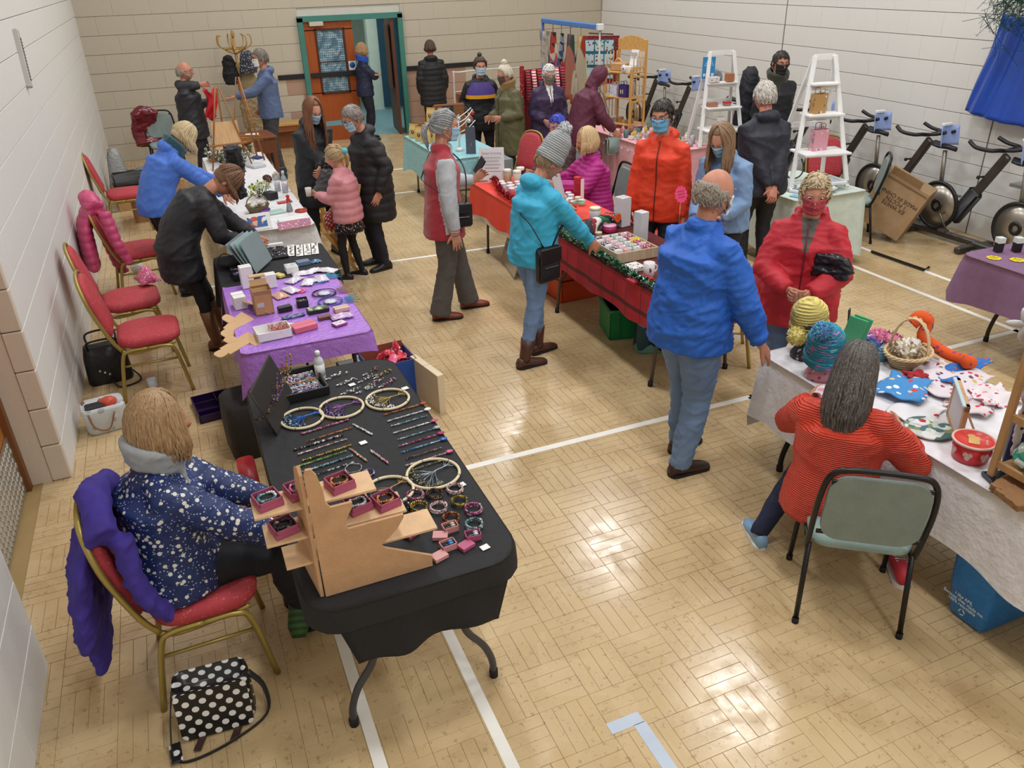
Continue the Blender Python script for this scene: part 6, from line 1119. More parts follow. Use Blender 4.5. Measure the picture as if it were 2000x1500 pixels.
sprig('silvery white leaf spray on the far craft table', (0.540, 10.385, 0.745), ZC, 44, .2, .2, '3A5A34', 'C8D0CC', 1); sprig('green and white leaf spray by the pine cone', (0.722, 10.281, 0.745), ZC, 30, .16, .18, '4A6A3A', 'E0E4E0', 2); sprig('dark green and yellow sprigs beside the black box', (0.720, 8.440, 0.745), ZC, 22, .12, .16, '5A8A2E', 'D0C040', 3)
t = thing('pine_cone', 'brown pine cone lying on the craft table', 'pine cone', (0.883, 9.105, 0.760), .4); b = MB()
for k in range(60): a = k*2.4; zz = k/60; r_ = .035*math.sin(PI*(.15+.8*zz)); b.ell((r_*math.cos(a), -.07+.14*zz, r_*math.sin(a)+.02), (.011, .006, .009), 5, 4)
b.build('scales', M('5A3424', .7), t)
cbox('blue_notebook', 'small dark blue patterned notebook at the far table edge', (0.940, 10.490, 0.745), ZC, .5, .11, .17, .015, M('2A3070', .5)); cbox('white_tray', 'white angled tray near the notebook', (0.866, 9.975, 0.745), ZC, .4, .16, .2, .03, M('C4C6CA', .5)); b = MB(); b.tube([(0, 0, .035), (.16, .03, .04)], [.035, .03], 10); one('log_reindeer', 'pale birch log ornament beside the bottles', 'ornament', b, M('C0A088', .8, k='wood'), (0.956, 9.137, 0.745), .1)
# easels and wooden display on the far craft table
OAK = M('9A6430', .45, k='wood')
def easel(label, p, rz, h, w_=.28, board=None):
    t = thing('easel', label, 'easel', (p[0], p[1], ZC), rz)
    for sx in (-1, 1): b = MB(); b.tube([(sx*w_/2, -.06, 0), (sx*.015, .02, h)], .013, 6, fl=.6); b.build('leg', OAK, t)
    b = MB(); b.tube([(0, .2, 0), (0, .03, h*.96)], .011, 6, fl=.6); b.build('rear_leg', OAK, t); b = MB(); b.box((0, -.035, h*.3), (w_*.95, .03, .022), bev=.003); b.build('ledge', OAK, t)
    if board: b = MB(); b.box((0, -.02, h*.3+.1), (board[0], .012, board[1]), rx=R(-10), bev=.002); b.build('board', M(board[2], .6, k='wood'), t)
    return t
easel('tall wooden A-frame easel at the left of the far craft table', (.6, 10.05, .745), .1, .92, .46, (.3, .3, 'CFA878')); easel('second wooden easel standing behind the first', (.86, 10.45), -.5, .95, .4)
cbox('wooden_crate', 'low oak display crate under the easel', (0.867, 11.662, 0.745), .0+.7435, .2, .3, .16, .07, OAK); cbox('drawer_unit', 'small pine drawer unit at the left of the easel', (.46, 10.6), .7435, .1, .16, .2, .1, M('B88850', .5, k='wood'), side=M('E4E0D8', .5)); b = MB(); b.lathe([(.03, 0), (.032, .05), (.02, .1), (.028, .12), (.0, .14)], 12); one('wood_ornament', 'round-topped pale wooden ornament right of the easel', 'ornament', b, M('D0B490', .6), (0.943, 10.770, 0.745)); b = MB(); b.lathe([(.022, 0), (.024, .06), (.014, .09), (.0, .11)], 12); one('wood_ornament', 'smaller orange-brown wooden ornament by the easel foot', 'ornament', b, M('B0703C', .6), (0.847, 10.754, 0.745))
# old desk with papers and coat stand at the back
t = thing('desk', 'dark wooden desk with papers behind the easels', 'desk', (.95, 12.1, 0), .1); b = MB(); b.box((0, 0, .74), (.8, .6, .03), bev=.004); b.build('desktop', M('7A4422', .4, k='wood'), t)
for sx in (-1, 1):
    for sy in (-1, 1): b = MB(); b.box((sx*.35, sy*.25, .36), (.06, .06, .72), bev=.005); b.build('leg', M('6A3A1E', .5, k='wood'), t)
b = MB(); b.box((0, -.27, .62), (.66, .02, .18)); b.build('drawer_front', M('6A3A1E', .5, k='wood'), t)
for x, rz, l in ((-.12, .1, 'white paper sheet on the desk, left of two'), (.12, -.1, 'white paper sheet on the desk, right of two')): b = MB(); b.box((0, 0, .002), (.18, .24, .002)); one('paper_sheet', l, 'paper', b, WHT, (.95+x, 12.1, .7555), rz)
packet('heap of white and silver patterned cloth at the desk left end', (.62, 12.1), .757, 0, .2, .3, 'C4C4BE', ['8A8A86', 'E4E4E0'], 'cloth_heap', 'cloth', h=.06)
b = MB(); b.sheet(lambda u, v: ((u-.5)*.15+.04*math.sin(v*5), .05*math.sin(u*7+v*5), .05-.38*v+.03*math.sin(u*8)), 8, 10, .006); one('red_cloth', 'bright red cloth with a white tag held by the bald man', 'cloth', b, M('C01828', .6), (.62, 12.42, 1.3), .1)
BW = M('B08A48', .4, k='wood'); t = thing('coat_stand', 'bentwood coat stand with curled hooks against the back wall', 'coat stand', (1.27, 14.75, 0)); b = MB(); b.tube([(0, 0, .1), (0, 0, 1.85)], [.03, .022], 10); b.lathe([(.012, 1.84), (.03, 1.9), (.02, 1.96), (.0, 2.0)], 10); b.build('pole', BW, t)
b = MB(); b.tube([(.16*math.cos(a), .16*math.sin(a), 1.7) for a in np.linspace(0, 2*PI, 25)[:-1]], .012, 6, closed=True); b.build('ring', BW, t)
for k in range(7): a = k*.9; c_, s_ = math.cos(a), math.sin(a); b = MB(); b.tube([(c_*r_, s_*r_, z) for r_, z in smooth2] if 0 else smooth_path([(c_*.02, s_*.02, 1.62), (c_*.16, s_*.16, 1.68), (c_*.27, s_*.27, 1.76), (c_*.27, s_*.27, 1.88), (c_*.22, s_*.22, 1.9)], 4), .01, 6); b.build('hook', BW, t)
for k in range(4): a = k*PI/2+.4; b = MB(); b.tube(smooth_path([(0, 0, .3), (.12*math.cos(a), .12*math.sin(a), .2), (.26*math.cos(a), .26*math.sin(a), 0)], 4), .012, 6); b.build('foot', BW, t)
def hang(name, label, cat, loc, mat, w_, h, d=.08, seed=1):
    b = MB(); b.loft([ring((0, 0, -z*h), V((1, 0, 0)), V((0, 1, 0)), w_*a, d*a2, 16, 2) for z, a, a2 in ((0, .25, .4), (.06, .5, .9), (.3, .85, 1), (.7, 1, 1), (1, .9, .8))]); m = remesh(b, .014, 3); wrinkle(m, .02, seed); m.materials.append(mat); return tag(link(name, m, None, loc), label, cat)
hang('backpack', 'black backpack hanging from the coat stand', 'bag', (1.12, 14.6, 1.62), M('141416', .8, k='fab'), .13, .45, .1, 2); hang('knitted_scarf', 'black and white flecked scarf bundle on the coat stand', 'scarf', (1.42, 14.55, 1.68), M('3A3E48', .9, k='print', s=1.6, pal=['C8CCD0', '7A8088']), .15, .36, .12, 3); hang('trench_coat', 'beige coat hanging low on the coat stand', 'coat', (1.38, 14.68, 1.45), M('9A8868', .8, k='fab'), .2, 1.0, .1, 4)
# far left corner
t = thing('suitcase', 'open red suitcase with dark lining on the floor in the far corner', 'suitcase', (-.55, 12.9, 0), -.1); b = MB(); b.box((0, 0, .13), (.62, .42, .26), bev=.04); b.build('shell', M('8A1422', .35), t); b = MB(); b.box((0, 0, .262), (.54, .34, .01)); b.build('lining', M('3A3A42', .8), t); b = MB(); b.box((.1, 0, .28), (.25, .2, .04), bev=.015); b.build('folded_denim', M('6A8AB0', .8, k='denim'), t)
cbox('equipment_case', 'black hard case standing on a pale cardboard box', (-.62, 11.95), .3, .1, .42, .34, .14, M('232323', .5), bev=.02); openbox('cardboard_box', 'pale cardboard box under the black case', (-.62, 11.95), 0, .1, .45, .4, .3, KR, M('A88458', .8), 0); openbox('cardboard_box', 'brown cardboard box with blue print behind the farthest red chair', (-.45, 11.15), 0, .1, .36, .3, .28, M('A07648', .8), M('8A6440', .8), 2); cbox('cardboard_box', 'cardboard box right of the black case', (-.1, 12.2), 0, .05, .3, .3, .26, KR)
b = MB(); b.loft([[V((x*k+.02*math.sin(i*2), y*k, z)) for i, (x, y) in enumerate(rrect(.3, .22, .07, 4))] for z, k in ((0, 1), (.2, .8), (.5, .55), (.62, .3))]); one('plastic_bag', 'crumpled grey clear plastic bag against the corner', 'bag', b, M('A4A6A6', .2, bump=1.), (-.8, 12.9, 0))
# ---------------------------------------------------------------- blue coffee table
ZB = .7435
def pouch(label, p, z, rz, w_=.13, h=.19, g='kraft coffee pouches on the pale blue table'):
    t = thing('coffee_pouch', label, 'coffee bag', (p[0], p[1], z), rz, g); b = MB(); b.loft([[V((x, y, zz)) for x, y in rrect(w_*a, .07*k, .012, 2)] for zz, a, k in ((0, 1, .95), (.01, 1, 1), (h*.6, 1, .7), (h*.86, .98, .16), (h, .98, .12))], sm=False); b.build('pouch', M('D0B070', .6), t)
    b = MB(); b.lathe([(.022, 0), (.022, .002)], 14); o = b.build('round_label', M('1E1A16', .5, k='flat'), t, (0, -.034, h*.42)); o.rotation_euler = (PI/2-.1, 0, 0); b = MB(); b.lathe([(.01, 0), (.01, .001)], 10); q_ = b.build('mark', M('C8B070', .5, k='flat'), o, (0, 0, .002)); return t
for i, (x, y, z) in enumerate(((3.05, 10.75, 0), (3.18, 10.6, 0), (3.06, 10.5, 0), (3.2, 10.4, 0), (3.08, 10.3, 0), (3.22, 10.22, 0), (3.3, 10.72, .19), (3.42, 10.6, .19))): pouch(['leftmost in the front row', 'second in the front row', 'third in the front row', 'fourth in the front row', 'fifth in the front row', 'nearest the grey ponytail', 'upper left on the crate', 'upper right on the crate'][i] and 'kraft coffee pouch with a round black label, '+['leftmost in the front row', 'second in the front row', 'third in the front row', 'fourth in the front row', 'fifth in the front row', 'nearest the grey ponytail', 'upper left on the crate', 'upper right on the crate'][i], (x, y), ZB+z, -.9)
cbox('coffee_crate', 'kraft display crate lifting the upper coffee pouches', (3.38, 10.66), ZB, -.9, .34, .2, .188, M('B89858', .7)); cbox('kraft_box', 'flat kraft box stacked left of the upper pouches', (3.14, 10.85), ZB, -.5, .2, .12, .1, M('D4B87C', .7)); cbox('kraft_box', 'low wooden tray edge before the kraft boxes', (3.12, 10.67), ZB+.0, -.9, .03, .02, .2, OAK)
t = thing('wicker_hamper', 'wicker hamper lid standing open with a dark round-cornered sign', 'basket', (3.56, 10.72, ZB), -.12); b = MB(); b.box((0, 0, .2), (.42, .05, .4), bev=.01); b.build('wicker_panel', M('9A5E30', .7, k='wicker', s=.8), t); b = MB(); b.box((-.02, -.03, .28), (.15, .006, .2)); sg = b.build('sign', M('232732', .6, k='flat'), t); text('Roasting\nBar', .034, M('D8DCE0', .6, k='flat'), sg, (-.02, -.036, .24), (PI/2, 0, 0))
b = MB(); b.tube([(-.03, -.036, .33), (-.015, -.036, .36), (-.02, -.036, .335), (0, -.036, .36)], .003, 4); b.build('leaf_mark', M('C8B070', .5, k='flat'), sg)
t = thing('twig_tree', 'white branched ornament tree hung with baubles on the pale blue table', 'ornament', (3.3, 9.62, ZB)); b = MB(); b.lathe([(.05, 0), (.04, .03), (.012, .04)], 12); b.tube([(0, 0, .03), (.01, 0, .2), (0, .01, .4)], .013, 7)
rr = random.Random(5); tips = []
for k in range(13):
    a = k*2.1; z0 = .15+.02*k; L_ = rr.uniform(.16, .26); e = [(0, 0, z0), (L_*.5*math.cos(a), L_*.5*math.sin(a), z0+.05), (L_*math.cos(a+.2), L_*math.sin(a+.2), z0+.12+.04*math.sin(k))]; b.tube(smooth_path(e, 4), .006, 5); tips.append(e[2])
b.build('branches', M('E2E2DE', .5), t)
for k, i in enumerate((1, 4, 6, 9, 11)): b = MB(); b.ell((0, 0, -.04), .026, 10, 8); b.tube([(0, 0, 0), (0, 0, -.02)], .0015, 4); o = b.build('bauble', M(['C0C4CC', 'B8303C', 'D8D8DC', 'C03A46', 'C8CCD4'][k], .15, .4), t, tips[i])
t = thing('price_board', 'tall dark grey card with a leaf mark beside the twig tree', 'sign', (3.36, 9.36, ZB), -.5); b = MB(); b.box((0, 0, .16), (.12, .012, .32), bev=.002); b.build('board', M('4E5460', .6), t); b = MB(); b.tube([(-.01, -.008, .08), (0, -.008, .11), (.01, -.008, .09), (.005, -.008, .13)], .002, 4); b.build('leaf_mark', M('A8B0B8', .5), t)
# white poster on its stand at the end of the blue table
t = thing('price_poster', 'white printed price sheet in a stand at the end of the blue table', 'sign', (3.06, 7.9, ZT), -.42); b = MB(); b.box((0, 0, .17), (.26, .006, .36), rx=R(-8), bev=.001); b.build('sheet', M('DADBE0', .5, k='flat'), t); mt_ = M('5A5E6A', .6, k='flat'); o = text('Sweet Scenting', .034, mt_, t, (0, -.03, .29), (PI/2-R(8), 0, 0)); b = MB()
for k in range(6): b.box((0, -.012-.0*k, .25-.035*k), (.15 if k % 2 else .19, .001, .004), rx=R(-8))
tag(b.build('small_print', mt_, t), kind='stuff'); cbox('grey_crate', 'translucent grey plastic tub at the end of the pale blue table', (3.52, 8.98), 0, 0, .36, .26, .74, M('8A9296', .3))
# ---------------------------------------------------------------- tins, jars, tinsel on the orange table
Z5 = .744; ORD = ['first', 'second', 'third', 'fourth', 'fifth', 'sixth', 'seventh', 'eighth', 'ninth', 'tenth']
TC = ['C8CDD2', 'B8C8D8', 'C8A8C8', 'D8C8A8', 'C86A7A', 'B8D0C8', 'D8B090', '9A80B8']; k = 0; rr = random.Random(12)
for r_ in range(10):
    for c_ in range(6):
        x, y = 3.02+c_*.088+.02*(r_ % 2), 6.62+r_*.108+rr.uniform(-.01, .01); jar('candle_tin', ['pale grey', 'pale blue', 'lilac', 'cream', 'rose', 'mint', 'peach', 'violet'][k % 8]+' candle tin, '+ORD[r_]+' row from the near end, '+ORD[c_]+' from the aisle', (x, y), Z5, .032, .05 if k % 3 else .075, TC[k % 8], 'DADADA', 'candle', 'candle tins in '+['pale grey', 'pale blue', 'lilac', 'cream', 'rose', 'mint', 'peach', 'violet'][k % 8]); k += 1
for p, c, l in (((3.2, 7.82), 'B8A888', 'beige glass jar with a white lid at the far end of the tins'), ((3.27, 7.72), 'D8D0C0', 'cream glass jar with a white lid beside the beige jar'), ((3.36, 7.84), '201C1E', 'black jar with a white lid behind the cream jar')): jar('jar', l, p, Z5, .045, .13, c, 'E0DCD4')
def tinsel(label, path, c, pal, n, r=.045, seed=0):
    rr = random.Random(seed); P_ = evenly(smooth_path(path, 8), .01); b = MB(); b.tube(P_[::3], .005, 4)
    for _ in range(n):
        p = rr.choice(P_); d = V((rr.gauss(0, 1), rr.gauss(0, 1), abs(rr.gauss(0, 1)))).normalized(); t_ = d.cross(V((rr.random(), rr.random(), rr.random()))).normalized()*.0035; e = p+d*r*rr.uniform(.6, 1.1); b.add([p-t_, p+t_, e+t_, e-t_], [(0, 1, 2, 3)], False)
    return tag(one('tinsel', label, 'tinsel', b, M(c, .2, .6, k='glitter', s=.35, pal=pal)), kind='stuff')
tinsel('red tinsel garland curling along the orange table edge', [(3.08, 7.95, Z5+.03), (3.0, 7.6, Z5+.03), (2.92, 7.3, Z5+.03), (2.9, 6.9, Z5+.03), (2.9, 6.5, Z5+.02), (2.87, 6.3, Z5-.02)], 'A01020', ['D03040', '600810', 'E8A0A8', '8A0A18'], 1900, .05, 1)
tinsel('green and silver tinsel garland along the plaid table edge', [(2.88, 6.1, Z5+.02), (2.86, 5.7, Z5+.02), (2.87, 5.2, Z5+.02), (2.86, 4.7, Z5+.02), (2.88, 4.25, Z5+.02)], '1E7A4A', ['A8B8B4', '0E4A30', '3AB070', 'D8E0DC', '2A5A4A'], 2200, .05, 2)
# ---------------------------------------------------------------- plaid table goods
cbox('roller_box', 'tall white box with an orange price star', (3.461, 5.856, 0.745), Z5, .2, .1, .1, .25, M('D8DCE2', .4)); star('orange star price card on the tall white box', (3.344, 5.731, 0.860), (3.344, 5.731, 0.860)[2], 0, .04, 'F0682A', 12, tilt=(PI/2, 0, .2)); cbox('roller_box', 'second tall white box behind the starred box', (3.38, 5.42), Z5, .25, .08, .09, .24, M('D4D8DE', .4))
for p, r, h, c, l_, s_ in (((3.343, 6.134, 0.745), .05, .11, 'D8D8DE', 'E4E0C8', 'white candle glass with a cream lid behind the pink pots'), ((3.052, 5.867, 0.745), .055, .075, 'B83A6A', 'D888A8', 'magenta pot with a pink lid nearest the turquoise jacket'), ((3.171, 5.923, 0.745), .038, .05, 'B06040', 'C8906A', 'amber jar with a copper lid, upper'), ((3.112, 5.786, 0.745), .04, .06, '8A3A22', 'C88A60', 'dark amber jar with a copper lid, lower'), ((3.275, 5.750, 0.745), .06, .06, 'B83A6A', 'E0A0C0', 'wide magenta pot with a pale pink lid'), ((3.115, 5.654, 0.745), .034, .045, '8A7A78', 'C8B898', 'small brown jar with a straw coloured lid'), ((3.136, 6.300, 0.745), .04, .09, 'C03028', 'D84030', 'red glass jar at the left of the socks')): jar('candle_jar', s_, p, Z5, r, h, c, l_, 'candle')
star('yellow star price card right of the white candle glass', (3.347, 5.954, 0.790), (3.347, 5.954, 0.790)[2], 0, .055, 'E8E020', 14, tilt=(1.2, 0, .2)); star('yellow star price card standing in the wooden tray', (3.217, 5.216, 0.830), .8, 0, .055, 'E8D820', 14, tilt=(1.2, 0, -.3)); star('green star card on top of the rolled socks', (3.288, 6.349, 0.840), .86, .1, .07, '3AB87A', 12, tilt=(-.15, 0, .1)); sp_ = (3.557, 5.147, 1.160); t = star('pink star price card on a thin stand behind the bald man head', (sp_[0], sp_[1]), 1.16, 0, .07, 'E8407A', 12, tilt=(1.3, 0, .2)); b = MB(); b.tube([(0, 0, 0), (0, -.41*.965, -.41*.27)], .003, 4); b.build('stand_rod', SIL, t)
SK = ['2A2A34', '8A2028', 'D8D8DC', '2A6A4A', '1A1A22', 'C8443A', '3A4048', 'E0DCD0', '1E2A4A', 'B0303A']
for i in range(7):
    b = MB(); a0 = -.9+.3*i; b.tube([(.0, -.1+.0*i, .03), (.03, -.06, .075), (.09, -.02, .1), (.16, 0, .09), (.2, 0, .05)], [.03, .042, .045, .042, .03], 10, fl=.7); one('rolled_socks', 'rolled novelty sock, '+['black with red', 'red patterned', 'white fair isle', 'green knit', 'navy striped', 'red edged', 'grey patterned'][i]+', in the fan of socks', 'socks', b, M(SK[i], .9, k='print', s=2.2, pal=[SK[(i+3) % 10], 'D8D0C8', SK[(i+5) % 10]]), (2.98+.045*i, 5.72+.035*i, Z5), .5-.18*i, 'fan of rolled novelty socks')
t = thing('wooden_tray', 'long whitewashed wooden tray of small gift packets', 'tray', (3.097, 5.225, 0.745), .02); t.location.z = Z5; b = MB(); b.box((0, 0, .004), (.36, .44, .008)); b.build('base', M('B8A890', .7, k='wood'), t)
for sx, sy, a, e in ((1, 0, .012, .46), (-1, 0, .012, .46), (0, 1, .36, .012), (0, -1, .36, .012)): b = MB(); b.box((sx*.18, sy*.224, .04), (a, e, .08), bev=.002); b.build('side', M('BCA98E', .7, k='wood'), t)
PK = ['D8D4D8', 'D8A8AE', 'C8D4CE', 'B84A58', '5A5A6A', 'D8C0C4', 'A8BCB8', 'D0A0B8']
for i in range(24):
    x = (3.097, 5.225, 0.745)[0]-.13+.085*(i % 4); y = (3.097, 5.225, 0.745)[1]-.18+.07*(i//4); b = MB(); b.sheet(lambda u, v: ((u-.5)*.065, .012*math.sin(PI*u)+.02*v, .075*v+.0), 5, 4, .012); one('wax_melt_packet', ['white', 'pale pink', 'pale green', 'red', 'slate', 'blush', 'sage', 'lilac'][i % 8]+' wax melt packet in the wooden tray, '+ORD[i//4]+' row, '+ORD[i % 4]+' from the left', 'packet', b, M(PK[i % 8], .2, k='print', s=3, pal=['E8E8EA', PK[(i+1) % 8]]), (x, y, Z5+.012), .15*(i % 3)-.15, 'wax melt packets, '+['white', 'pale pink', 'pale green', 'red', 'slate', 'blush', 'sage', 'lilac'][i % 8])
for i, (x, y) in enumerate(((3.46, 5.0), (3.42, 4.92), (3.48, 4.86))):
    b = MB(); b.sheet(lambda u, v: ((u-.5)*.1*(1-.3*v), .02*math.sin(u*6)+.05*v, .2*v+.02*math.sin(u*9)), 8, 6, .01); one('cellophane_bag', ['left', 'middle', 'right'][i]+' of three tall clear bags of lilac sachets', 'packet', b, M('C8C4D8', .12, k='print', s=2, pal=['E8E6F0', 'B088A8', 'D8D8E4']), (x, y, Z5), .3*i)
t = thing('mug', 'white mug with a small animal print beside the blue jacket', 'mug', (2.999, 4.670, 0.745), 0); t.location.z = Z5; b = MB(); b.lathe([(.036, 0), (.04, .004), (.042, .1), (.038, .1), (.035, .01)], 18); b.build('mug_body', M('DCD8D8', .25), t); b = MB(); b.tube(arc((.04, 0, .05), .028, -PI/2, PI/2, 8), .006, 6); b.build('handle', M('DCD8D8', .25), t)
b = MB(); b.ell((-.012, -.04, .05), (.009, .003, .014), 8, 6); b.ell((-.018, -.0405, .066), (.006, .003, .006), 6, 5); b.build('animal_print', M('4A4A52', .5, k='flat'), t); cbox('patterned_box', 'white box with black sprigs in front of the wooden tray', (2.961, 4.838, 0.745), Z5, .1, .16, .13, .03, M('D8D4D0', .5, k='print', s=2, pal=['2A2A2A', '5A5A5A'])); cbox('red_box', 'flat red box under the patterned white box', (2.888, 4.607, 0.745), Z5, .1, .18, .1, .02, M('A81E30', .5))
packet('gold and red bauble cluster by the tall red bottle', (3.286, 6.549, 0.745), Z5, 0, .12, .14, 'B89850', ['D8C8A0', '8A2A22', '5A4A28'], 'bauble_cluster', 'decoration', h=.05); t = jar('candle_jar', 'tall red glass candle with a white label behind the socks', (3.556, 6.888, 0.745), Z5, .04, .2, 'A81828', 'B82030', 'candle'); cbox('label_card', 'narrow white label card before the tall red candle', (3.551, 6.781, 0.745), Z5, .2, .035, .012, .2, WHT)
b = MB(); b.sheet(lambda u, v: ((u-.5)*.22, .02*math.sin(u*4), .3*v), 6, 6, .002); one('paper_sheet', 'pale sheet of paper held by the woman in turquoise', 'paper', b, M('C4C0C4', .7), (3.044, 6.187, 0.900), .9, None, (-.25, 0)); bottle('hand sanitiser pump bottle held by the bald man', (2.975, 3.690, 1.020), .94, .2, .045, 'B4BCC0', 'DCE0E2', 'B8C0C6')
packet('cellophane bag of beige gifts at the right of the plaid table', (3.44, 4.4), Z5, 0, .2, .16, 'C8B8A0', ['E0D8C8', '8A7A60'], 'gift_packet', 'packet', h=.08); cbox('blue_red_box', 'dark blue and red box beside the beige gifts', (3.5, 4.24), Z5, .2, .12, .1, .05, M('7A2030', .5, k='print', s=1.5, pal=['2A3058', '8A2030']))
# beneath and beside
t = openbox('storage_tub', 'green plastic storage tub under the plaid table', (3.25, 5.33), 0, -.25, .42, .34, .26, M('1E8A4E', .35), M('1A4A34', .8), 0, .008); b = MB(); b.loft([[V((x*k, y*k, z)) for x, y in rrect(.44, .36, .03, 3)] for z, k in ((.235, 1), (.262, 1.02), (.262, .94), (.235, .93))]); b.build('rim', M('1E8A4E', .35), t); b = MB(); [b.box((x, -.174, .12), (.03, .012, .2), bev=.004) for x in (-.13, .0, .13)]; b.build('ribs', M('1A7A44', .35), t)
b = MB(); b.loft([[V((x*k, y*k, z)) for x, y in rrect(.34, .2, .05, 4)] for z, k in ((0, .95), (.02, 1), (.36, .9), (.44, .6))]); one('carrier_bag', 'teal and navy carrier bag beside the green tub', 'bag', b, M('24505A', .5, k='cells', s=.12, pal=['1A2440', '6AA89A', '1A2440']), (3.26, 4.92, 0), -.3)
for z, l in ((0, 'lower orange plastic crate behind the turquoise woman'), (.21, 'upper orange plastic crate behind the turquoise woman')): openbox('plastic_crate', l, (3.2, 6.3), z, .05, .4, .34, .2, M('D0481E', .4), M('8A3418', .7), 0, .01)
t = thing('placard', 'bent cardboard placard with printed words leaning under the orange table', 'sign', (2.98, 7.18, 0), R(-100)); b = MB(); b.box((0, 0, .22), (.62, .01, .42), rx=R(-18), bev=.002); b.build('board', M('A89880', .8), t); mt_ = M('1A1A1A', .6, k='flat'); text('JOIN US\nFIND OUT', .09, mt_, t, (0, -.015, .24), (PI/2-R(18), 0, 0)); b = MB(); b.box((.0, -.05, .06), (.6, .004, .05), rx=R(-18)); b.build('green_band', M('2A7A4A', .6, k='flat'), t)

# ---------------------------------------------------------------- pink gift table and its stands
ZP = .744; u_ = Matrix.Rotation(R(-72), 3, 'Z'); wsp = lambda x, y: (5.86+(u_ @ V((x, y, 0))).x, 10.0+(u_ @ V((x, y, 0))).y)
t = thing('basket', 'small wooden basket with an arched handle on the top pine shelf', 'basket', wsp(-.1, 0)+(ZP+.73,), -1.2); b = MB(); b.box((0, 0, .05), (.22, .15, .1), bev=.01); b.build('basket', M('C0986A', .7, k='wood'), t); b = MB(); b.tube(arc((-.02, 0, .09), .06, 0, PI, 10), .009, 6); b.build('handle', M('D8B488', .6), t)
cbox('white_tin', 'white box lying on the top pine shelf beside the basket', wsp(.1, -.05), ZP+.73, -1.2, .16, .1, .07, WHT)
t = thing('price_sign', 'white handwritten price sign standing on the pine shelf', 'sign', wsp(.12, .04)+(ZP+.8,), R(-72)); b = MB(); b.box((0, 0, .1), (.13, .006, .2), rx=R(-12), bev=.001); b.build('card', M('E8E6EA', .5, k='flat'), t); text('MAN BELT\nGIFT SET\n£12.95', .028, M('3A3A4A', .6, k='flat'), t, (0, -.004, .145), (PI/2-R(12), 0, 0))
t = thing('round_clock', 'small round white dial ornament at the front of the pine shelf', 'ornament', wsp(.12, -.15)+(ZP+.78,), R(-72)); b = MB(); b.T = Matrix.Rotation(PI/2, 4, 'X'); b.lathe([(.045, 0), (.05, .008), (.045, .02)], 18); b.build('dial', M('DCE0E0', .4), t); b = MB(); b.ell((0, -.022, 0), .01, 8, 6); b.build('hub', M('2A2A2A', .5), t)
def shopper(label, p, z, rz, w_, h, mat, hm, d=.08, cat='bag', motif=None):
    t = thing('gift_bag', label, cat, (p[0], p[1], z), rz); b = MB(); b.loft([[V((x*k, y*k, zz)) for x, y in rrect(w_, d, .008, 2)] for zz, k in ((0, .97), (h*.3, 1), (h, 1.0), (h, .93), (h*.4, .92))], sm=False); b.build('bag_body', mat, t)
    for y in (-d*.3, d*.3): b = MB(); b.tube(smooth_path([(-w_*.22, y, h*.98), (-w_*.18, y*1.3, h*1.25), (w_*.18, y*1.3, h*1.25), (w_*.22, y, h*.98)], 4), .004, 5); b.build('handle', hm, t)
    if motif: b = MB(); [b.ell((x, -d/2-.002, h*.45), (w_*.09, .003, h*.2), 8, 6) for x in (-w_*.15, w_*.12)]; b.build('printed_motif', motif, t)
    return t
shopper('purple felt gift bag with two pale shapes on the middle pine shelf', wsp(.08, -.1), ZP+.41, R(-72), .13, .16, M('3E2A72', .8, k='fab'), M('3E2A72', .8), motif=M('C8C890', .6)); shopper('white lettered gift bag on the middle pine shelf', wsp(-.1, -.08), ZP+.41, R(-72), .13, .14, M('DCDCE4', .6, k='print', s=2, pal=['5A6AA0', 'B0B0C8']), M('D8D8D8', .6))
for i, (x, y) in enumerate(((-.17, -.05), (-.08, -.06), (0, -.05), (.08, -.06), (.17, -.04))): cbox('wooden_gift', 'small brown wooden gift on the lowest pine shelf, '+ORD[i]+' from the left', wsp(x, y), ZP+.07, R(-72), .06, .06, .04+.015*(i % 3), M(['B08A58', '8A8A84', 'A87848', 'B89868', '9A7A50'][i], .6), 'ornament', 'wooden gifts on the lowest pine shelf')
GN = [('cream', 'D8D0C0'), ('grey', '8E9494'), ('brown', '9A6A4C'), ('yellow', 'C8B050'), ('silver', 'B4B8BA'), ('pink', 'D09A9C'), ('teal', '5A7A78'), ('tan', 'C09A70'), ('white', 'E0E0DE'), ('charcoal', '4A4C50')]; rr = random.Random(31); k = 0
for r_ in range(9):
    for c_ in range(5):
        x, y = 5.5+c_*.13, 8.4+r_*.15; nm, cc = GN[(k*7+r_) % 10]; h = .02+.05*rr.random(); l = nm+' trinket on the pink table, '+ORD[r_]+' row from the near end, '+ORD[c_]+' from the aisle'; g_ = 'trinkets on the pink table'
        if 9.7 < y and .0 < c_-1 < 4: k += 1; continue
        if k % 3 == 0: b = MB(); b.lathe([(.028, 0), (.034, h*.5), (.03, h+.02), (.012, h+.03)], 10); one('trinket_jar', l, 'trinket', b, M(cc, .4), (x, y, ZP), 0, g_)
        elif k % 3 == 1: b = MB(); b.box((0, 0, h*.4), (.09, .06, h*.8), bev=.004); b.box((.01, 0, h*.8+.005), (.06, .04, .01), bev=.002); one('trinket_box', l, 'trinket', b, M(cc, .5, k='wood'), (x, y, ZP), rr.random(), g_)
        else: b = MB(); b.ell((0, 0, h*.5+.01), (.03, .022, h*.5+.01), 10, 7); b.ell((.01, 0, h+.025), .014, 8, 6); one('trinket_figure', l, 'trinket', b, M(cc, .5), (x, y, ZP), rr.random()*3, g_)
        k += 1
jar('travel_mug', 'tall black and white patterned flask on the pink table', (5.98, 8.95), ZP, .04, .22, '26282C', '16181A', 'flask')
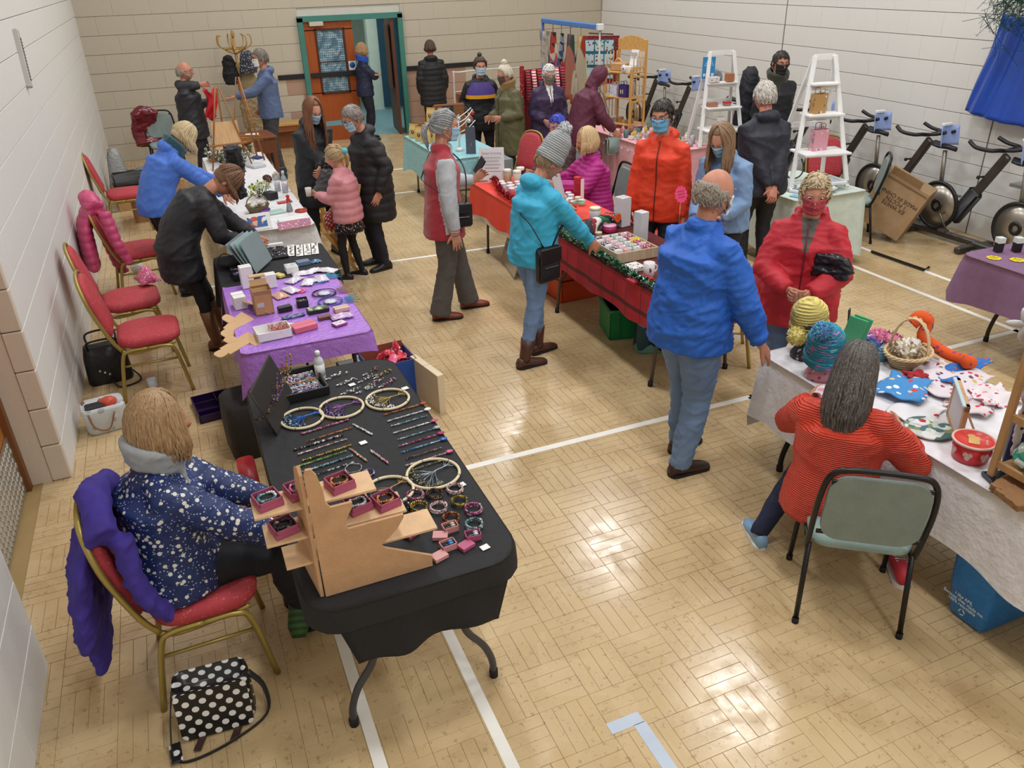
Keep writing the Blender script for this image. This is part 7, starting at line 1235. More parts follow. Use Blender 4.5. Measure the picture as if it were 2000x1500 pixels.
t = thing('heart_garland', 'string of small white hearts hung along the pink cloth edge', 'garland', (5.375, 9.0, .7)); b = MB(); b.tube([(-.008-.006*math.sin(i), -.7+.1*i, -.04*abs(math.sin(i*.8))-.01) for i in range(15)], .0015, 4); b.build('string', M('D8C8C8', .6), t)
for i in range(9): b = MB(); b.ell((-.014, -.007, 0), (.004, .011, .01), 6, 5); b.ell((-.014, .007, 0), (.004, .011, .01), 6, 5); b.ell((-.014, 0, -.01), (.004, .009, .012), 6, 5); b.build('heart', M('E8E4E4', .5), t, (-.002, -.64+.16*i, -.04*abs(math.sin((.6+1.6*i)*.8))-.03))
# goods on the small white ladder
lp = lambda x, y: (6.25+math.cos(R(-12))*x-math.sin(R(-12))*y, 8.42+math.sin(R(-12))*x+math.cos(R(-12))*y)
cbox('soap_box', 'white wrapped soap box, top shelf left of the small ladder', lp(-.12, -.1), ZP+.735, -.2, .12, .09, .06, M('E0DCDC', .4, k='print', s=1.5, pal=['A8705A', 'E8E8E8'])); cbox('soap_box', 'copper coloured gift box, top shelf right of the small ladder', lp(.08, -.1), ZP+.735, -.2, .09, .08, .09, M('B0704E', .4)); cbox('soap_box', 'terracotta soap stack, middle shelf left of the small ladder', lp(-.13, -.14), ZP+.462, -.2, .12, .08, .05, M('A8745C', .5)); cbox('soap_box', 'brown soap box with a red top, middle shelf of the small ladder', lp(.06, -.14), ZP+.462, -.2, .08, .07, .05, M('9A7060', .5), lid=M('C0303A', .5)); cbox('standing_photo', 'small dark photo frame on the lowest shelf of the small ladder', lp(-.02, -.18), ZP+.212, -.1, .1, .02, .13, M('D8D8DC', .5), side=M('2A2A30', .5))
t = thing('shop_sign', 'bright blue sign card with white lettering above the small white ladder', 'sign', lp(-.16, -.02)+(ZP+.79,), R(-12)); b = MB(); b.box((0, 0, .1), (.16, .008, .24), bev=.002); b.build('card', M('2A86C0', .5, k='flat'), t); text('support\nsmall with\nsmartphones', .024, M('D8E8F0', .5, k='flat'), t, (0, -.006, .165), (PI/2, 0, 0))
for x in (-.05, 0, .05): b = MB(); b.box((x, -.005, .02), (.034, .003, .034), bev=.006); b.build('card_symbol', M('D8D4EC', .5, k='flat'), t)
hang('hooded_coat', 'dark padded coat with a violet lining hung beside the small ladder', 'coat', (6.62, 8.32, 1.62), M('1C2028', .7, k='fab'), .17, 1.0, .12, 6); hang('fleece_hat', 'grey fleece draped at the top back of the small ladder', 'clothing', (6.3, 8.62, 1.6), M('7A828C', .8, k='fleece'), .12, .2, .1, 8)
# goods on the tall ladder
lq = lambda x, y: (5.86+math.cos(R(-14))*x-math.sin(R(-14))*y, 6.3+math.sin(R(-14))*x+math.cos(R(-14))*y)
shopper('kraft paper bag with rope handles on the upper ladder shelf', lq(-.05, -.1), ZP+.69, .05, .15, .18, M('B89058', .7, k='print', s=1.2, pal=['E0D8D0', '8A6A4A']), M('B8A078', .8)); shopper('dusty pink gift bag on the lower ladder shelf', lq(-.02, -.15), ZP+.35, 0, .17, .2, M('D89AA8', .6, k='print', s=1, pal=['E0C8D0', '8A8A92']), M('A86A80', .8)); cbox('wooden_gifts', 'brown bottle shaped gift beside the foot of the tall ladder', (5.45, 6.45), ZP, .3, .07, .07, .13, M('7A5A34', .5)); b = MB(); b.tube([(.12*math.cos(a), .02*math.sin(a*2), .14+.12*math.sin(a)) for a in np.linspace(0, 2*PI, 25)[:-1]], .008, 6, closed=True); one('wreath_ring', 'dark hoop wreath standing under the tall ladder', 'wreath', b, M('3A4A4A', .6), (5.8, 6.42, ZP), .2)
for i, (x, y, rz) in enumerate(((5.62, 6.0, .4), (5.68, 5.97, .35), (5.9, 6.05, -.1))):
    t = thing('display_tray', 'white wooden display tray lying on the mint cloth, '+['left', 'middle', 'right'][i], 'frame', (x, y, ZP+.03*i), rz); b = MB(); [b.box((sx*.11, sy*.15, .012), (a, e, .024), bev=.003) for sx, sy, a, e in ((1, 0, .03, .33), (-1, 0, .03, .33), (0, 1, .25, .03), (0, -1, .25, .03))]; b.build('frame', M('E4E8EA', .4), t); b = MB(); b.box((0, 0, .006), (.2, .28, .006)); b.build('back_panel', M('CCD6DC', .5), t)
cbox('blue_leaflet', 'small pale blue leaflet at the left end of the mint table', (5.42, 5.9), ZP, .4, .1, .15, .004, M('7AB8DC', .5))
# ---------------------------------------------------------------- MADE IN CHINA box by the bikes
bx = thing('cardboard_box', 'large tilted cardboard box stencilled MADE IN CHINA against the bikes', 'box', (7.06, 6.22, .0), R(-62)); KR2 = M('A88A68', .8, k='fab'); b = MB(); b.box((0, 0, 0), (.52, .3, .58), bev=.004); o = b.build('box_body', KR2, bx, (0, 0, .4)); o.rotation_euler = (0, R(24), 0); mt_ = M('3E3430', .7, k='flat')
q_ = text('EX WHITE\n1 PCCTN\nMADE IN CHINA', .058, mt_, o, (.02, -.153, .02), (PI/2, PI, 0)); b = MB(); b.box((-.03, -.16, .31), (.34, .16, .006), rx=R(-60)); b.build('flap', KR2, o); b = MB(); b.box((.0, -.156, .25), (.5, .003, .01)); b.build('fold_line', M('7A6248', .8), o)
t = thing('cable_bundle', 'black straps and bars heaped on the wall side of the cardboard box', 'straps', (7.38, 6.5, .0)); b = MB(); b.box((0, 0, .58), (.08, .42, .06), rx=.1, bev=.01); b.box((0, 0, .29), (.05, .05, .58)); [b.tube(arc((0, -.15+.1*i, .56), .05, 0, PI, 6, 'xz'), .012, 5) for i in range(4)]; b.build('bars', M('161618', .5), t)
t = thing('steel_cabinet', 'grey metal frame with a glass panel standing at the right wall edge', 'cabinet', (7.72, 5.1, 0), 0); b = MB(); b.box((0, 0, .35), (.3, .1, .7), bev=.01); b.build('panel', M('5E6662', .4, .3), t); b = MB(); b.box((-.0, .0, .72), (.32, .5, .03)); b.build('ledge', M('9AA0A2', .3, .6), t)
# blue net bag and green net on the right wall
b = MB()
def tarp(u, v):
    y = 6.03+.05*v*1-.55*u*(1)-.1*(1-v)*u; y = 6.1+.14*v-1.0*u*(.55+.45*v); z = 2.22-.93*v-.06*u*(1-v)-.08*u*v*v; x = WR(y)-.1-.1*math.sin(PI*min(1, u*1.2))*v-.05*v+.022*math.sin(u*16+v*3)*(1-.4*v)+.014*math.sin(u*31+v*6); return (x-.15*v*0, y, z)
b.sheet(tarp, 36, 26, .006); o = b.build('tarpaulin_sack', M('1E48A8', .28), None); tag(o, 'large glossy blue tarpaulin sack hanging from a hook on the right wall', 'sack')
b = MB(); b.ell((WR(6)-.04, 6.01, 2.36), .03, 10, 8); b.tube([(WR(6)-.01, 6.01, 2.36), (WR(6)-.06, 6.01, 2.3), (WR(6)-.1, 6.0, 2.2)], .012, 6); one('wall_hook', 'round wall hook holding the blue sack', 'hook', b, M('8A8A84', .4, .5))
rr = random.Random(3); b = MB()
for k in range(260):
    p = V((WR(5.6)-.42+rr.uniform(-.08, .06), rr.uniform(5.2, 5.93), rr.uniform(2.1, 2.75))); q_ = [p+V((rr.uniform(-.05, .05), rr.uniform(-.1, .1), rr.uniform(-.1, .1)))*i for i in range(4)]; b.tube(q_, .0025, 3)
tag(one('ball_net', 'tangled dark green netting above the blue sack', 'net', b, M('0E4A38', .6)), kind='stuff')
# ---------------------------------------------------------------- clothes and calendar behind the purple coat
A_ = V((5.964, 12.863, 1.980)); B_ = V((5.883, 10.774, 1.980)); t = thing('goal_frame', 'padded blue goal crossbar standing near the far right corner', 'goal', (0, 0, 0)); b = MB(); b.box((A_+B_)/2, ((B_-A_).length, .07, .07), rz=math.atan2((B_-A_).y, (B_-A_).x), bev=.01); b.build('crossbar', M('4E7EC4', .6), t); 
b = MB(); b.tube([B_+V((0, 0, .0)), (B_.x, B_.y, 0)], .014, 6); b.build('post', M('B4B0A4', .6), t); b = MB(); b.box(B_, (.08, .09, .09), rz=math.atan2((B_-A_).y, (B_-A_).x), bev=.01); b.build('end_cap', M('D8DCE0', .5), t); b = MB(); b.tube([A_+V((0, 0, .03)), (A_.x, A_.y, 0)], .02, 8); b.build('post', M('4A6AB0', .4), t); b = MB(); b.box((A_*.8+B_*.2+V((0, 0, -1.5)))*1.0, (.9, .06, .06), rz=math.atan2((B_-A_).y, (B_-A_).x)); b.build('lower_bar', M('4E6EA8', .6), t)
dd_ = (B_-A_).normalized(); rzb = math.atan2(dd_.y, dd_.x); LN = (B_-A_).length
CL = [(.03, .16, .85, 'grey flecked cloth strip hanging at the left end of the blue bar', ['A8A29A', '8A847C', 'B8B2AA'], 1.4, 'C'), (.2, .2, .75, 'white, black and red patterned apron hung on the blue bar', ['C8C2B8', '2A2A2A', 'B83A30'], 1.0, 'A'), (.36, .12, .6, 'blue and black patchwork bag hung on the blue bar', ['3A4A6A', '1E1E22', '8A94A0'], 1.2, 'A'), (.52, .24, .95, 'cream patchwork pinafore with green and purple panels on the blue bar', ['B8B09C', '2E4A38', '5A4A5A', 'A86A5A'], .35, 'A'), (.7, .26, 1.0, 'cream and red patchwork pinafore hung on the blue bar', ['B8AE98', 'A03A20', 'C8A878', 'B8AE98'], .35, 'A')]
for f, w_, h, l, pal, s_, kd in CL:
    p = A_+(B_-A_)*f-V((0, 0, .1)); b = MB(); w_ *= 2.5
    b.sheet(lambda u, v: ((u-.5)*w_*(.35+.65*min(1, v*1.6) if kd == 'A' else 1), .02*math.sin(u*9+v*4), -.05-h*v), 12, 12, .008); b.tube([(0, 0, .1), (0, 0, -.08)], .006, 4); one('hanging_apron' if kd == 'A' else 'hanging_cloth', l, 'textile', b, M(pal[0], .8, k='cells', s=s_*.3, pal=pal[1:]), p, rzb)
t = thing('advent_calendar', 'teal fabric advent calendar with red dotted border and picture pockets', 'wall hanging', V((6.831, 12.466, 1.720)), -.62); b = MB(); b.box((0, 0, -.36), (.6, .03, .74), bev=.004); b.build('red_border', M('8A1A20', .8, k='print', s=1.2, pal=['D8D8D8', '1A1420', '1A1420']), t); b = MB(); b.box((-.02, -.02, -.35), (.49, .02, .62), bev=.003); b.build('teal_panel', M('1E6A78', .8), t)
for r_ in range(3):
    for c_ in range(3): b = MB(); b.box((-.18+.16*c_, -.035, -.14-.21*r_), (.145, .012, .165), bev=.004); b.build('picture_pocket', M('B8CCD4', .7, k='print', s=.8, pal=['8A3A48', '4A7A5A', '5A5A6A', '3A6A48']), t)
b = MB(); b.tube([(-.2, -.01, .05), (.2, -.01, .03)], .012, 6); b.build('hanging_rod', M('5A3A28', .6), t); b = MB(); b.tube([(0, .03, .05), (0, .03, -1.72)], .012, 6); b.build('stand_pole', M('8A8478', .5), t)
t = thing('display_rack', 'red display rack of striped stockings and ribbons behind the purple coat', 'display rack', (4.98, 10.75, 0), R(12)); b = MB(); [b.box((x, 0, .78), (.05, .05, 1.56), bev=.006) for x in (-.36, .36)]; b.build('uprights', M('A01E28', .5, k='print', s=2, pal=['C8B0A0', '7A1018']), t); b = MB(); b.box((0, .02, .85), (.68, .02, 1.3)); b.build('backcloth', M('7A1420', .8, k='fab'), t)
for i in range(7): b = MB(); b.tube([(-.3+.1*i, -.05, 1.5), (-.3+.1*i, -.08, 1.3), (-.3+.1*i, -.07, 1.12), (-.27+.1*i, -.12, 1.05)], [.03, .035, .035, .025], 8); b.build('stocking', M('B8303A', .8, k='stripe', s=.7, pal=['E4DCDC' if i % 2 else '2A1A22']), t)
cbox('blue_bin', 'pale blue plastic bin between the rack and the maroon coat', (5.3, 10.95), 0, .2, .38, .34, .62, M('6FA4D4', .5), lid=M('7AB0DC', .5)); shopper('light blue cloth bag hanging beside the red rack', (5.42, 11.3), 1.15, .2, .3, .3, M('5A84C8', .8, k='fab'), M('4A6AA0', .8)); hang('scarves', 'brown and green scarves hanging below the calendar', 'scarf', (6.0, 11.6, 1.25), M('6A4A38', .8, k='print', s=1, pal=['4A6A58', '8A8A80']), .1, .6, .06, 12)
t = thing('clothes_rail', 'white metal clothes rail with small brown and red items by the far wall', 'clothes rail', (5.0, 13.2, 0), .0); b = MB(); b.tube(smooth_path([(-.5, 0, 0), (-.5, 0, 1.15), (-.4, 0, 1.25), (.6, 0, 1.25), (.7, 0, 1.15), (.7, 0, 0)], 4), .014, 6); b.build('frame', M('D8D8D6', .3, .3), t); b = MB(); b.tube([(-.5, 0, .95), (.7, 0, .95)], .01, 6); b.build('rail', M('D8D8D6', .3, .3), t)
for i in range(4): b = MB(); b.sheet(lambda u, v: ((u-.5)*.14, .02*math.sin(v*6), -.35*v), 4, 6, .02); o = b.build('hanging_goods', M(['8A4A28', '9A2A28', 'A87848', 'D8D8D8'][i], .6, k='print', s=1.5, pal=['3A2A22', 'C89A60']), t, (-.4+.14*i, 0, .94))
# ---------------------------------------------------------------- hat table on the right
ZW = .744
def mannequin(label, p, mat, s_=1.):
    t = thing('mannequin_head', label, 'display head', (p[0], p[1], ZW), -.9); b = MB(); b.loft([ring((0, 0, z), V((1, 0, 0)), V((0, 1, 0)), a, c, 16, 2) for z, a, c in ((0, .085, .08), (.02, .085, .08), (.07, .055, .055), (.1, .045, .048), (.15, .055, .065), (.2, .07, .085), (.27, .06, .075))]); b.ell((0, -.085, .17), (.01, .014, .018), 8, 6); b.build('head_form', mat, t); return t
def bobble(label, p, z, r, c, pal, pom, rz=0, tilt=None, pp=None, k=1.):
    t = thing('knitted_hat', label, 'hat', (p[0], p[1], z), rz); b = MB(); b.lathe([(r*.98, 0), (r*1.08, .01), (r*1.08, .05), (r*1.0, .055), (r*1.02, .1), (r*.92, .15*k), (r*.6, .19*k), (r*.1, .21*k)], 26); m = remesh(b, .006, 1); displace(m, lambda A: .003*np.sin(A[:, 2]*420+1.5*np.sin(np.arctan2(A[:, 1], A[:, 0])*3))); m.materials.append(M(c, .9, k='knit', s=1.3, pal=pal)); link('hat_body', m, t)
    b = MB(); rr = random.Random(4); q_ = pp or (0, 0, .22*k); b.ell(q_, .045, 12, 8)
    for _ in range(240): d = V((rr.gauss(0, 1), rr.gauss(0, 1), rr.gauss(0, 1))).normalized(); b.tube([V(q_)+d*.035, V(q_)+d*rr.uniform(.052, .06)], [.005, .0025], 3)
    b.build('pompom', M(pom[0], .9, k='cells', s=3, pal=pom[1:]), t)
    if tilt: t.rotation_euler = tilt
    return t
pa = (2.985, 2.893, 0.745); mannequin('mannequin head with pink and white rose pattern under the blue hat', pa, M('B87A88', .4, k='print', s=1.4, pal=['D8C0C4', '8A3A48', 'D8D0D0'])); bobble('large turquoise flecked bobble hat on the rose patterned head', pa, ZW+.1, .098, '2E92AE', ['B070B0', '7AC8D0', '2A6A9A'], ('3A8AAE', '5AB0C8', '5A6AA8'), .3, (.12, -.25, .3), (-.06, 0, .235), 1.12)
pb = (3.085, 3.129, 0.745); mannequin('mannequin head with black and white cartoon pattern under the yellow hat', pb, M('2A2A2C', .4, k='print', s=1.6, pal=['B8B8B8', '8A8A8A'])); bobble('pale yellow ribbed bobble hat on the black and white head', (pb[0]+.02, pb[1]+.02), ZW+.15, .1, 'DCCB78', None, ('D8C870', 'E4D890', 'C8B860'), .2, (0, -.15, 0), (-.12, -.04, .02), .95)
b = MB(); [b.box((.0+.016*i, -.02*i, .13), (.012, .1, .27), rx=.2, ry=-.2+.08*i, bev=.002) for i in range(2)]; one('gift_card', 'green and clear folded card sleeve leaning beside the blue hat', 'card', b, M('4AA878', .2), (3.266, 2.992, 0.750), .6); b = MB(); b.box((0, 0, .15), (.02, .008, .3), ry=-.35); one('scissors', 'black pointed tool handles sticking up by the green card', 'tool', b, M('1A1C1E', .4), (3.296, 3.052, 0.750), .5)
bobble('purple and white knitted bobble hat lying behind the green card', (3.412, 3.007, 0.745), ZW, .075, '9A4A9E', ['B8C8D8', '5A2A7A'], ('6A4AA8', '8A6AC0', '3A5A8A'), .4, None, (-.05, .05, .12), .55); bobble('pink folded knitted hat with a pink pompom', (3.551, 3.000, 0.745), ZW, .08, 'D87AA4', None, ('DC7CA0', 'E898B8', 'D06A94'), .2, None, (-.07, .02, .09), .4); bobble('pale blue knitted hat half under the pink one', (3.439, 2.964, 0.745), ZW-.001, .075, '8ABCD8', None, ('4A6A98', '5A7AA8', '3A5A88'), .9, None, (-.06, .05, .08), .35)
t = thing('wicker_basket', 'pale wicker basket with a tall hoop handle full of cellophane gifts', 'basket', (3.510, 2.812, 0.745), .3); t.location.z = ZW; b = MB(); b.loft([ring((0, 0, z), V((1, 0, 0)), V((0, 1, 0)), a, a*.78, 26, 2) for z, a in ((0, .1), (.05, .13), (.075, .145), (.07, .12), (.01, .08))]); b.build('basket_bowl', M('C8AC80', .7, k='wicker', s=.7), t)
for k in range(3): b = MB(); n_ = 60; b.tube([((.145+.006*math.cos(i*.9+k*2.1))*math.cos(2*PI*i/n_), (.113+.006*math.cos(i*.9+k*2.1))*math.sin(2*PI*i/n_), .078+.007*math.sin(i*.9+k*2.1)) for i in range(n_)], .006, 5, closed=True); b.build('plaited_rim', M('D0B68C', .7), t)
b = MB(); b.tube([(0, .105*math.cos(a), .07+.2*math.sin(a)) for a in np.linspace(0, PI, 18)], .011, 6, fl=.5); b.tube([(.012, .105*math.cos(a), .07+.2*math.sin(a)+.006*math.sin(a*22)) for a in np.linspace(0, PI, 40)], .006, 5); b.build('hoop_handle', M('D0B68C', .7), t); b = MB(); b.ell((-.02, 0, .09), (.09, .07, .06), 16, 10); m = remesh(b, .008, 1); wrinkle(m, .03, 3, 3.); m.materials.append(M('A89478', .12, k='cells', s=1.6, pal=['D8D0C4', '8A7458', 'C8BCA8', 'E4E0DC'])); link('cellophane_gifts', m, t)
b = MB(); b.tube(smooth_path([(-.02, .12, .16), (.02, .12, .2), (.06, .1, .17), (.04, .08, .1), (.1, .04, .06), (.15, -.02, .04), (.2, -.08, .04), (.22, -.14, .05), (.19, -.16, .06)], 5), [.04]*10+[.032]*21+[.036]*10, 10); one('knitted_snake', 'knitted orange and purple striped draught snake coiled behind the basket', 'soft toy', b, M('D8541E', .9, k='print', s=1.6, pal=['8A3A6A', '5A4A7A', 'D8541E']), (3.607, 2.826, 0.750), -.5)
b = MB()
for k in range(9): a = k*2.4; q_ = .01+.006*k; b.ell((q_*math.cos(a), q_*math.sin(a), .03-.001*k), (.03, .022, .012), 8, 6, Euler((rr.random()-.5, rr.random()-.5, a)).to_matrix())
one('fabric_rose', 'dark red gathered fabric rose in front of the wicker basket', 'hair accessory', b, M('9A1420', .8, k='fab'), (3.389, 2.640, 0.750))
def textile(label, p, w_, d, rz, mat, h=.02, name='folded_textile', z=0, f=9):
    b = MB(); b.sheet(lambda u, v: ((u-.5)*w_*(1+.1*math.sin(v*5)), (v-.5)*d*(1+.12*math.sin(u*6)), h*(.4+.3*math.sin(u*f+v*4)+.3*math.sin(v*f*1.3-u*3))+.004), 18, 14, .005); return one(name, label, 'textile', b, mat, (p[0], p[1], ZW+z), rz)
textile('sky blue fabric with white round snowmen motifs', (3.251, 2.578, 0.750), .3, .22, .5, M('3E86C4', .8, k='print', s=.9, pal=['E0E4E8', 'D8B890', 'E4E8EC', 'C83A38']), z=.02); textile('white fabric printed with red and dark sprigs behind the blue one', (3.541, 2.547, 0.750), .42, .3, .3, M('D4CCD4', .8, k='print', s=1.1, pal=['A8384A', '5A4A5A', 'C8A86A', 'B83A50']), .03); textile('bright blue patterned fabric at the far edge of the hat table', (3.711, 2.619, 0.750), .42, .13, .2, M('2A68B4', .8, k='print', s=1.2, pal=['D8D8DC', 'C8483A', 'D8A040']), .02, z=.002); textile('white fabric with a big red wreath print beside the orange jumper', (3.136, 2.389, 0.750), .26, .2, .3, M('D8D8DC', .8, k='print', s=.5, pal=['B8202E', 'D8D8DC']), .012); textile('white and red patterned scarf left of the long brown hair', (2.909, 2.724, 0.750), .2, .14, .2, M('D4CCD0', .8, k='print', s=.8, pal=['B83A5A', 'C890A0', 'B83A5A']), .02); textile('red and white floral fabric heap beside the wooden rack', (3.460, 2.338, 0.750), .28, .2, .4, M('D8CCD0', .8, k='print', s=1, pal=['C82A44', 'B83A4A']), .03); textile('cream fabric folded under the green card', (3.106, 2.823, 0.750), .2, .14, -.4, M('BCB4A4', .8), .015)
b = MB(); b.lathe([(.105, 0), (.115, .006), (.105, .012)], 26); one('round_placemat', 'round quilted mat printed in green and blue by the picture frame', 'mat', b, M('BCC4C0', .8, k='cells', s=1.2, pal=['4A6A6A', 'D0D0C8', '7A8A5A', 'D4D8D8']), (3.060, 2.241, 0.746))
t = thing('canvas_picture', 'back of a wooden picture frame standing on its strut', 'picture frame', (3.172, 2.186, 0.747), .85); 
for sx, sy, a, e in ((1, 0, .03, .2), (-1, 0, .03, .2), (0, 1, .3, .03), (0, -1, .3, .03)): b = MB(); b.box((sx*.135, .015+.0*sy, .1+sy*.085), (a, .022, e), rx=0, bev=.002); b.build('frame_bar', M('C09870', .6, k='wood'), t)
b = MB(); b.box((0, .02, .1), (.26, .006, .16)); b.build('canvas', M('C8C0C4', .7), t); b = MB(); b.box((0, -.035, .08), (.022, .01, .17), rx=R(-28)); b.build('strut', M('C09870', .6), t); b = MB(); b.box((0, .028, .196), (.3, .016, .012), bev=.002); b.build('canvas_edge', M('B8CCD4', .6), t)
t = thing('biscuit_tub', 'round red plastic tub with hearts and a gingerbread lid', 'tub', (3.023, 1.988, 0.745), .7); t.location.z = ZW; b = MB(); b.lathe([(.07, 0), (.074, .004), (.082, .085)], 26); b.build('tub_body', M('C81E26', .35), t); b = MB(); b.lathe([(.084, .083), (.087, .086), (.087, .096), (.08, .098), (.078, .09), (.0, .09)], 26); ld = b.build('lid', M('D83A30', .35), t); b = MB(); b.tube([(.086*math.cos(a), .086*math.sin(a), .094) for a in np.linspace(0, 2*PI, 33)[:-1]], .006, 8, closed=True); b.build('rim', M('D8B8B0', .4), t)
b = MB(); b.box((0, 0, .0915), (.07, .045, .002), bev=.0008); b.ell((.03, .01, .092), (.02, .018, .002), 10, 6); b.build('gingerbread_print', M('D0A868', .5, k='flat'), ld); text('COOKIES', .011, M('E8E0DC', .5, k='flat'), ld, (.0, -.055, .0915), (0, 0, 0))
for k in range(7):
    a = k*2*PI/7; b = MB(); b.ell((-.009, 0, .006), (.012, .003, .012), 8, 6); b.ell((.009, 0, .006), (.012, .003, .012), 8, 6); b.ell((0, 0, -.008), (.012, .003, .015), 8, 6); o = b.build('heart_print', M('C8A8A4', .5, k='flat'), t, (.0785*math.sin(a), -.0785*math.cos(a), .045)); o.rotation_euler = (0, 0, a)
# wooden display rack at the right edge
RK_ = ((2.964, 1.843, 0.744)[0]+.1, (2.964, 1.843, 0.744)[1]-.21); WO = M('B0875A', .5, k='wood'); t = thing('display_rack', 'tall oak display rack of glass baubles at the right edge of the hat table', 'display rack', RK_+(ZW,), R(-90))
for x in (-.2, .2):
    for y in (-.1, .1): b = MB(); b.box((x, y, .4), (.028, .028, .8), bev=.003); b.build('post', WO, t)
for z in (.07, .3, .52, .76):
    b = MB(); b.box((0, 0, z), (.39, .2, .012)); b.build('shelf', WO, t)
    for y in (-.1, .1): b = MB(); b.box((0, y, z+.012), (.4, .016, .035), bev=.002); b.build('rail', WO, t)
    for x in (-.07, .07): b = MB(); b.tube([(x, -.1, z+.02), (x, -.1, z+.2 if z < .7 else z+.04)], .006, 6); b.build('spindle', WO, t)
tr = Matrix.Rotation(R(-90), 3, 'Z'); rk = lambda x, y, z: (RK_[0]+(tr @ V((x, y, 0))).x, RK_[1]+(tr @ V((x, y, 0))).y, ZW+z)
for x, z, c, l in ((-.12, .076, '3AA890', 'sea green glass bauble bag on the lowest rack shelf'), (.03, .076, '3A9A6A', 'green glass bauble on the lowest rack shelf'), (-.1, .306, 'D89078', 'salmon pink glass bauble bag on the second rack shelf'), (.06, .306, 'C86A5A', 'darker coral bauble on the second rack shelf')): b = MB(); b.ell((0, 0, .065), (.062, .06, .06), 16, 12); b.tube([(0, 0, .12), (.01, 0, .15)], [.02, .035], 8); m = remesh(b, .006, 1); wrinkle(m, .012, 4, 2.); m.materials.append(M(c, .08, k='cells', s=.8, pal=[c, 'D8E0E0', c, 'A8C8C0'])); o = link('bauble', m, None, rk(x, -.02, z)); tag(o, l, 'bauble')
b = MB(); b.tube(smooth_path([(0, 0, .72), (.02, -.03, .5), (.01, -.05, .3), (.0, -.06, .08)], 5), [.035, .045, .05, .05, .045, .045, .04, .04, .035, .035, .03, .025, .02, .02, .016, .01], 10, fl=.6); m = remesh(b, .008, 1); wrinkle(m, .014, 6, 2.); m.materials.append(M('C8BCC0', .8, k='print', s=1.4, pal=['B02A3A', '3A3A44', 'D8D0D0', '2A2A30'])); o = link('fabric_stocking', m, None, rk(-.25, -.02, .02)); tag(o, 'long patterned fabric stocking hanging on the left of the oak rack', 'textile')
b = MB(); [b.ell((.03*math.cos(a), 0, .03*math.sin(a)), (.045, .012, .016), 8, 6, Euler((0, -a, 0)).to_matrix()) for a in (0, 1.9, 3.2, 4.6)]; one('fabric_star', 'padded white fabric star at the top of the patterned stocking', 'ornament', b, M('C8C8CC', .8), rk(-.28, -.04, .68), -.9); shopper('navy and white card bag behind the oak rack', rk(-.24, .1, 0), ZW, -.9, .1, .2, M('1E2448', .6), M('C8C8D0', .6))
b = MB(); b.box((0, 0, .009), (.15, .08, .018), bev=.003); one('phone', 'dark phone lying under the oak rack', 'phone', b, M('10222C', .25), (3.007, 1.808, 0.745), -.35)
for i, (p, rz) in enumerate((((2.973, 1.728, 0.745), .2), ((2.937, 1.665, 0.745), -.2))):
    b = MB(); [b.sheet(lambda u, v, q=q_: ((u-.5)*.16, (v-.5)*.13, .006*q+.006+.004*math.sin(u*22+q)*math.sin(v*17)), 12, 8, .003) for q_ in range(5)]; one('paper_doilies', ['upper', 'nearer'][i]+' stack of scalloped brown paper shapes at the table edge', 'paper', b, M('98704A', .8), (p[0], p[1], ZW), rz)
# shop bag under the hat table
t = thing('carrier_bag', 'large bright blue woven shopping bag under the hat table, lettered BA', 'bag', (3.15, 1.74, 0), 0); b = MB(); SB = M('1478C8', .35, bump=.5); b.loft([[V((x*k, y*k2, z)) for x, y in rrect(.52, .21, .03, 3)] for z, k, k2 in ((0, .78, .7), (.02, .82, .9), (.2, .92, 1.05), (.38, 1.02, 1.0), (.4, 1.04, 1.0), (.38, .98, .9), (.1, .8, .7))], sm=True); b.build('bag_body', SB, t)
WL = M('C8D4DC', .5, k='flat'); text('BAGS', .13, WL, t, (-.06, -.112, .17), (PI/2-.04, 0, 0), align='LEFT'); o = text('I like AML\nBecause they made me\n100% recyclable', .022, WL, t, (-.262, 0, .16), (PI/2-.08, 0, -PI/2)); 
for k in range(3): a = k*2.094; b = MB(); b.tube([(-.25, -.014*math.cos(a+q_), .08+.014*math.sin(a+q_)) for q_ in (0, .6, 1.2, 1.6)], [.003, .003, .0035, .0008], 4); b.build('recycling_arrow', WL, t)
for y in (-.09, .09): b = MB(); b.tube(smooth_path([(-.14, y, .38), (-.12, y*1.5, .46), (.12, y*1.5, .46), (.14, y, .38)], 4), .008, 6, fl=.4); b.build('handle', SB, t)
# ---------------------------------------------------------------- mauve table goods
for x, y, w_, h, c, l in ((5.62, 3.93, .05, .11, '17171A', 'small black bottle box with a white top, leftmost on the mauve cloth'), (5.74, 3.87, .05, .11, '1A1719', 'small black bottle box with a white top, second from the left'), (5.98, 3.93, .08, .19, '3A2028', 'tall maroon box with a white lid on the mauve cloth'), (6.1, 3.9, .06, .19, '8A98A0', 'tall grey-green box beside the maroon one'), (6.2, 3.84, .09, .18, '1E2228', 'wide black box with a pale top at the right edge')): cbox('bottle_box', l, (x, y), ZW, -.3, w_, w_, h, M(c, .4), lid=M('D0D8D8', .4))
for i, (x, y) in enumerate(((5.82, 3.74), (5.95, 3.62))): t = thing('label_holder', ['left', 'right'][i]+' black name label holder lying on the mauve cloth', 'sign', (x, y, ZW), -.35); b = MB(); b.box((0, 0, .01), (.13, .035, .02), bev=.002); b.build('holder', M('1E1A20', .4), t); b = MB(); b.box((.01, -.004, .021), (.09, .02, .002)); b.build('white_label', WHT, t)
for i in range(8): star('round yellow paper disc on the mauve table edge, '+ORD[i]+' from the left', (5.47+.105*i, 3.84-.09*i-.02*(i % 2)), ZW+.001*(i % 2), .3*i, .055, 'DCC820', 9, 'paper_disc', cat='paper', group='row of yellow paper discs')
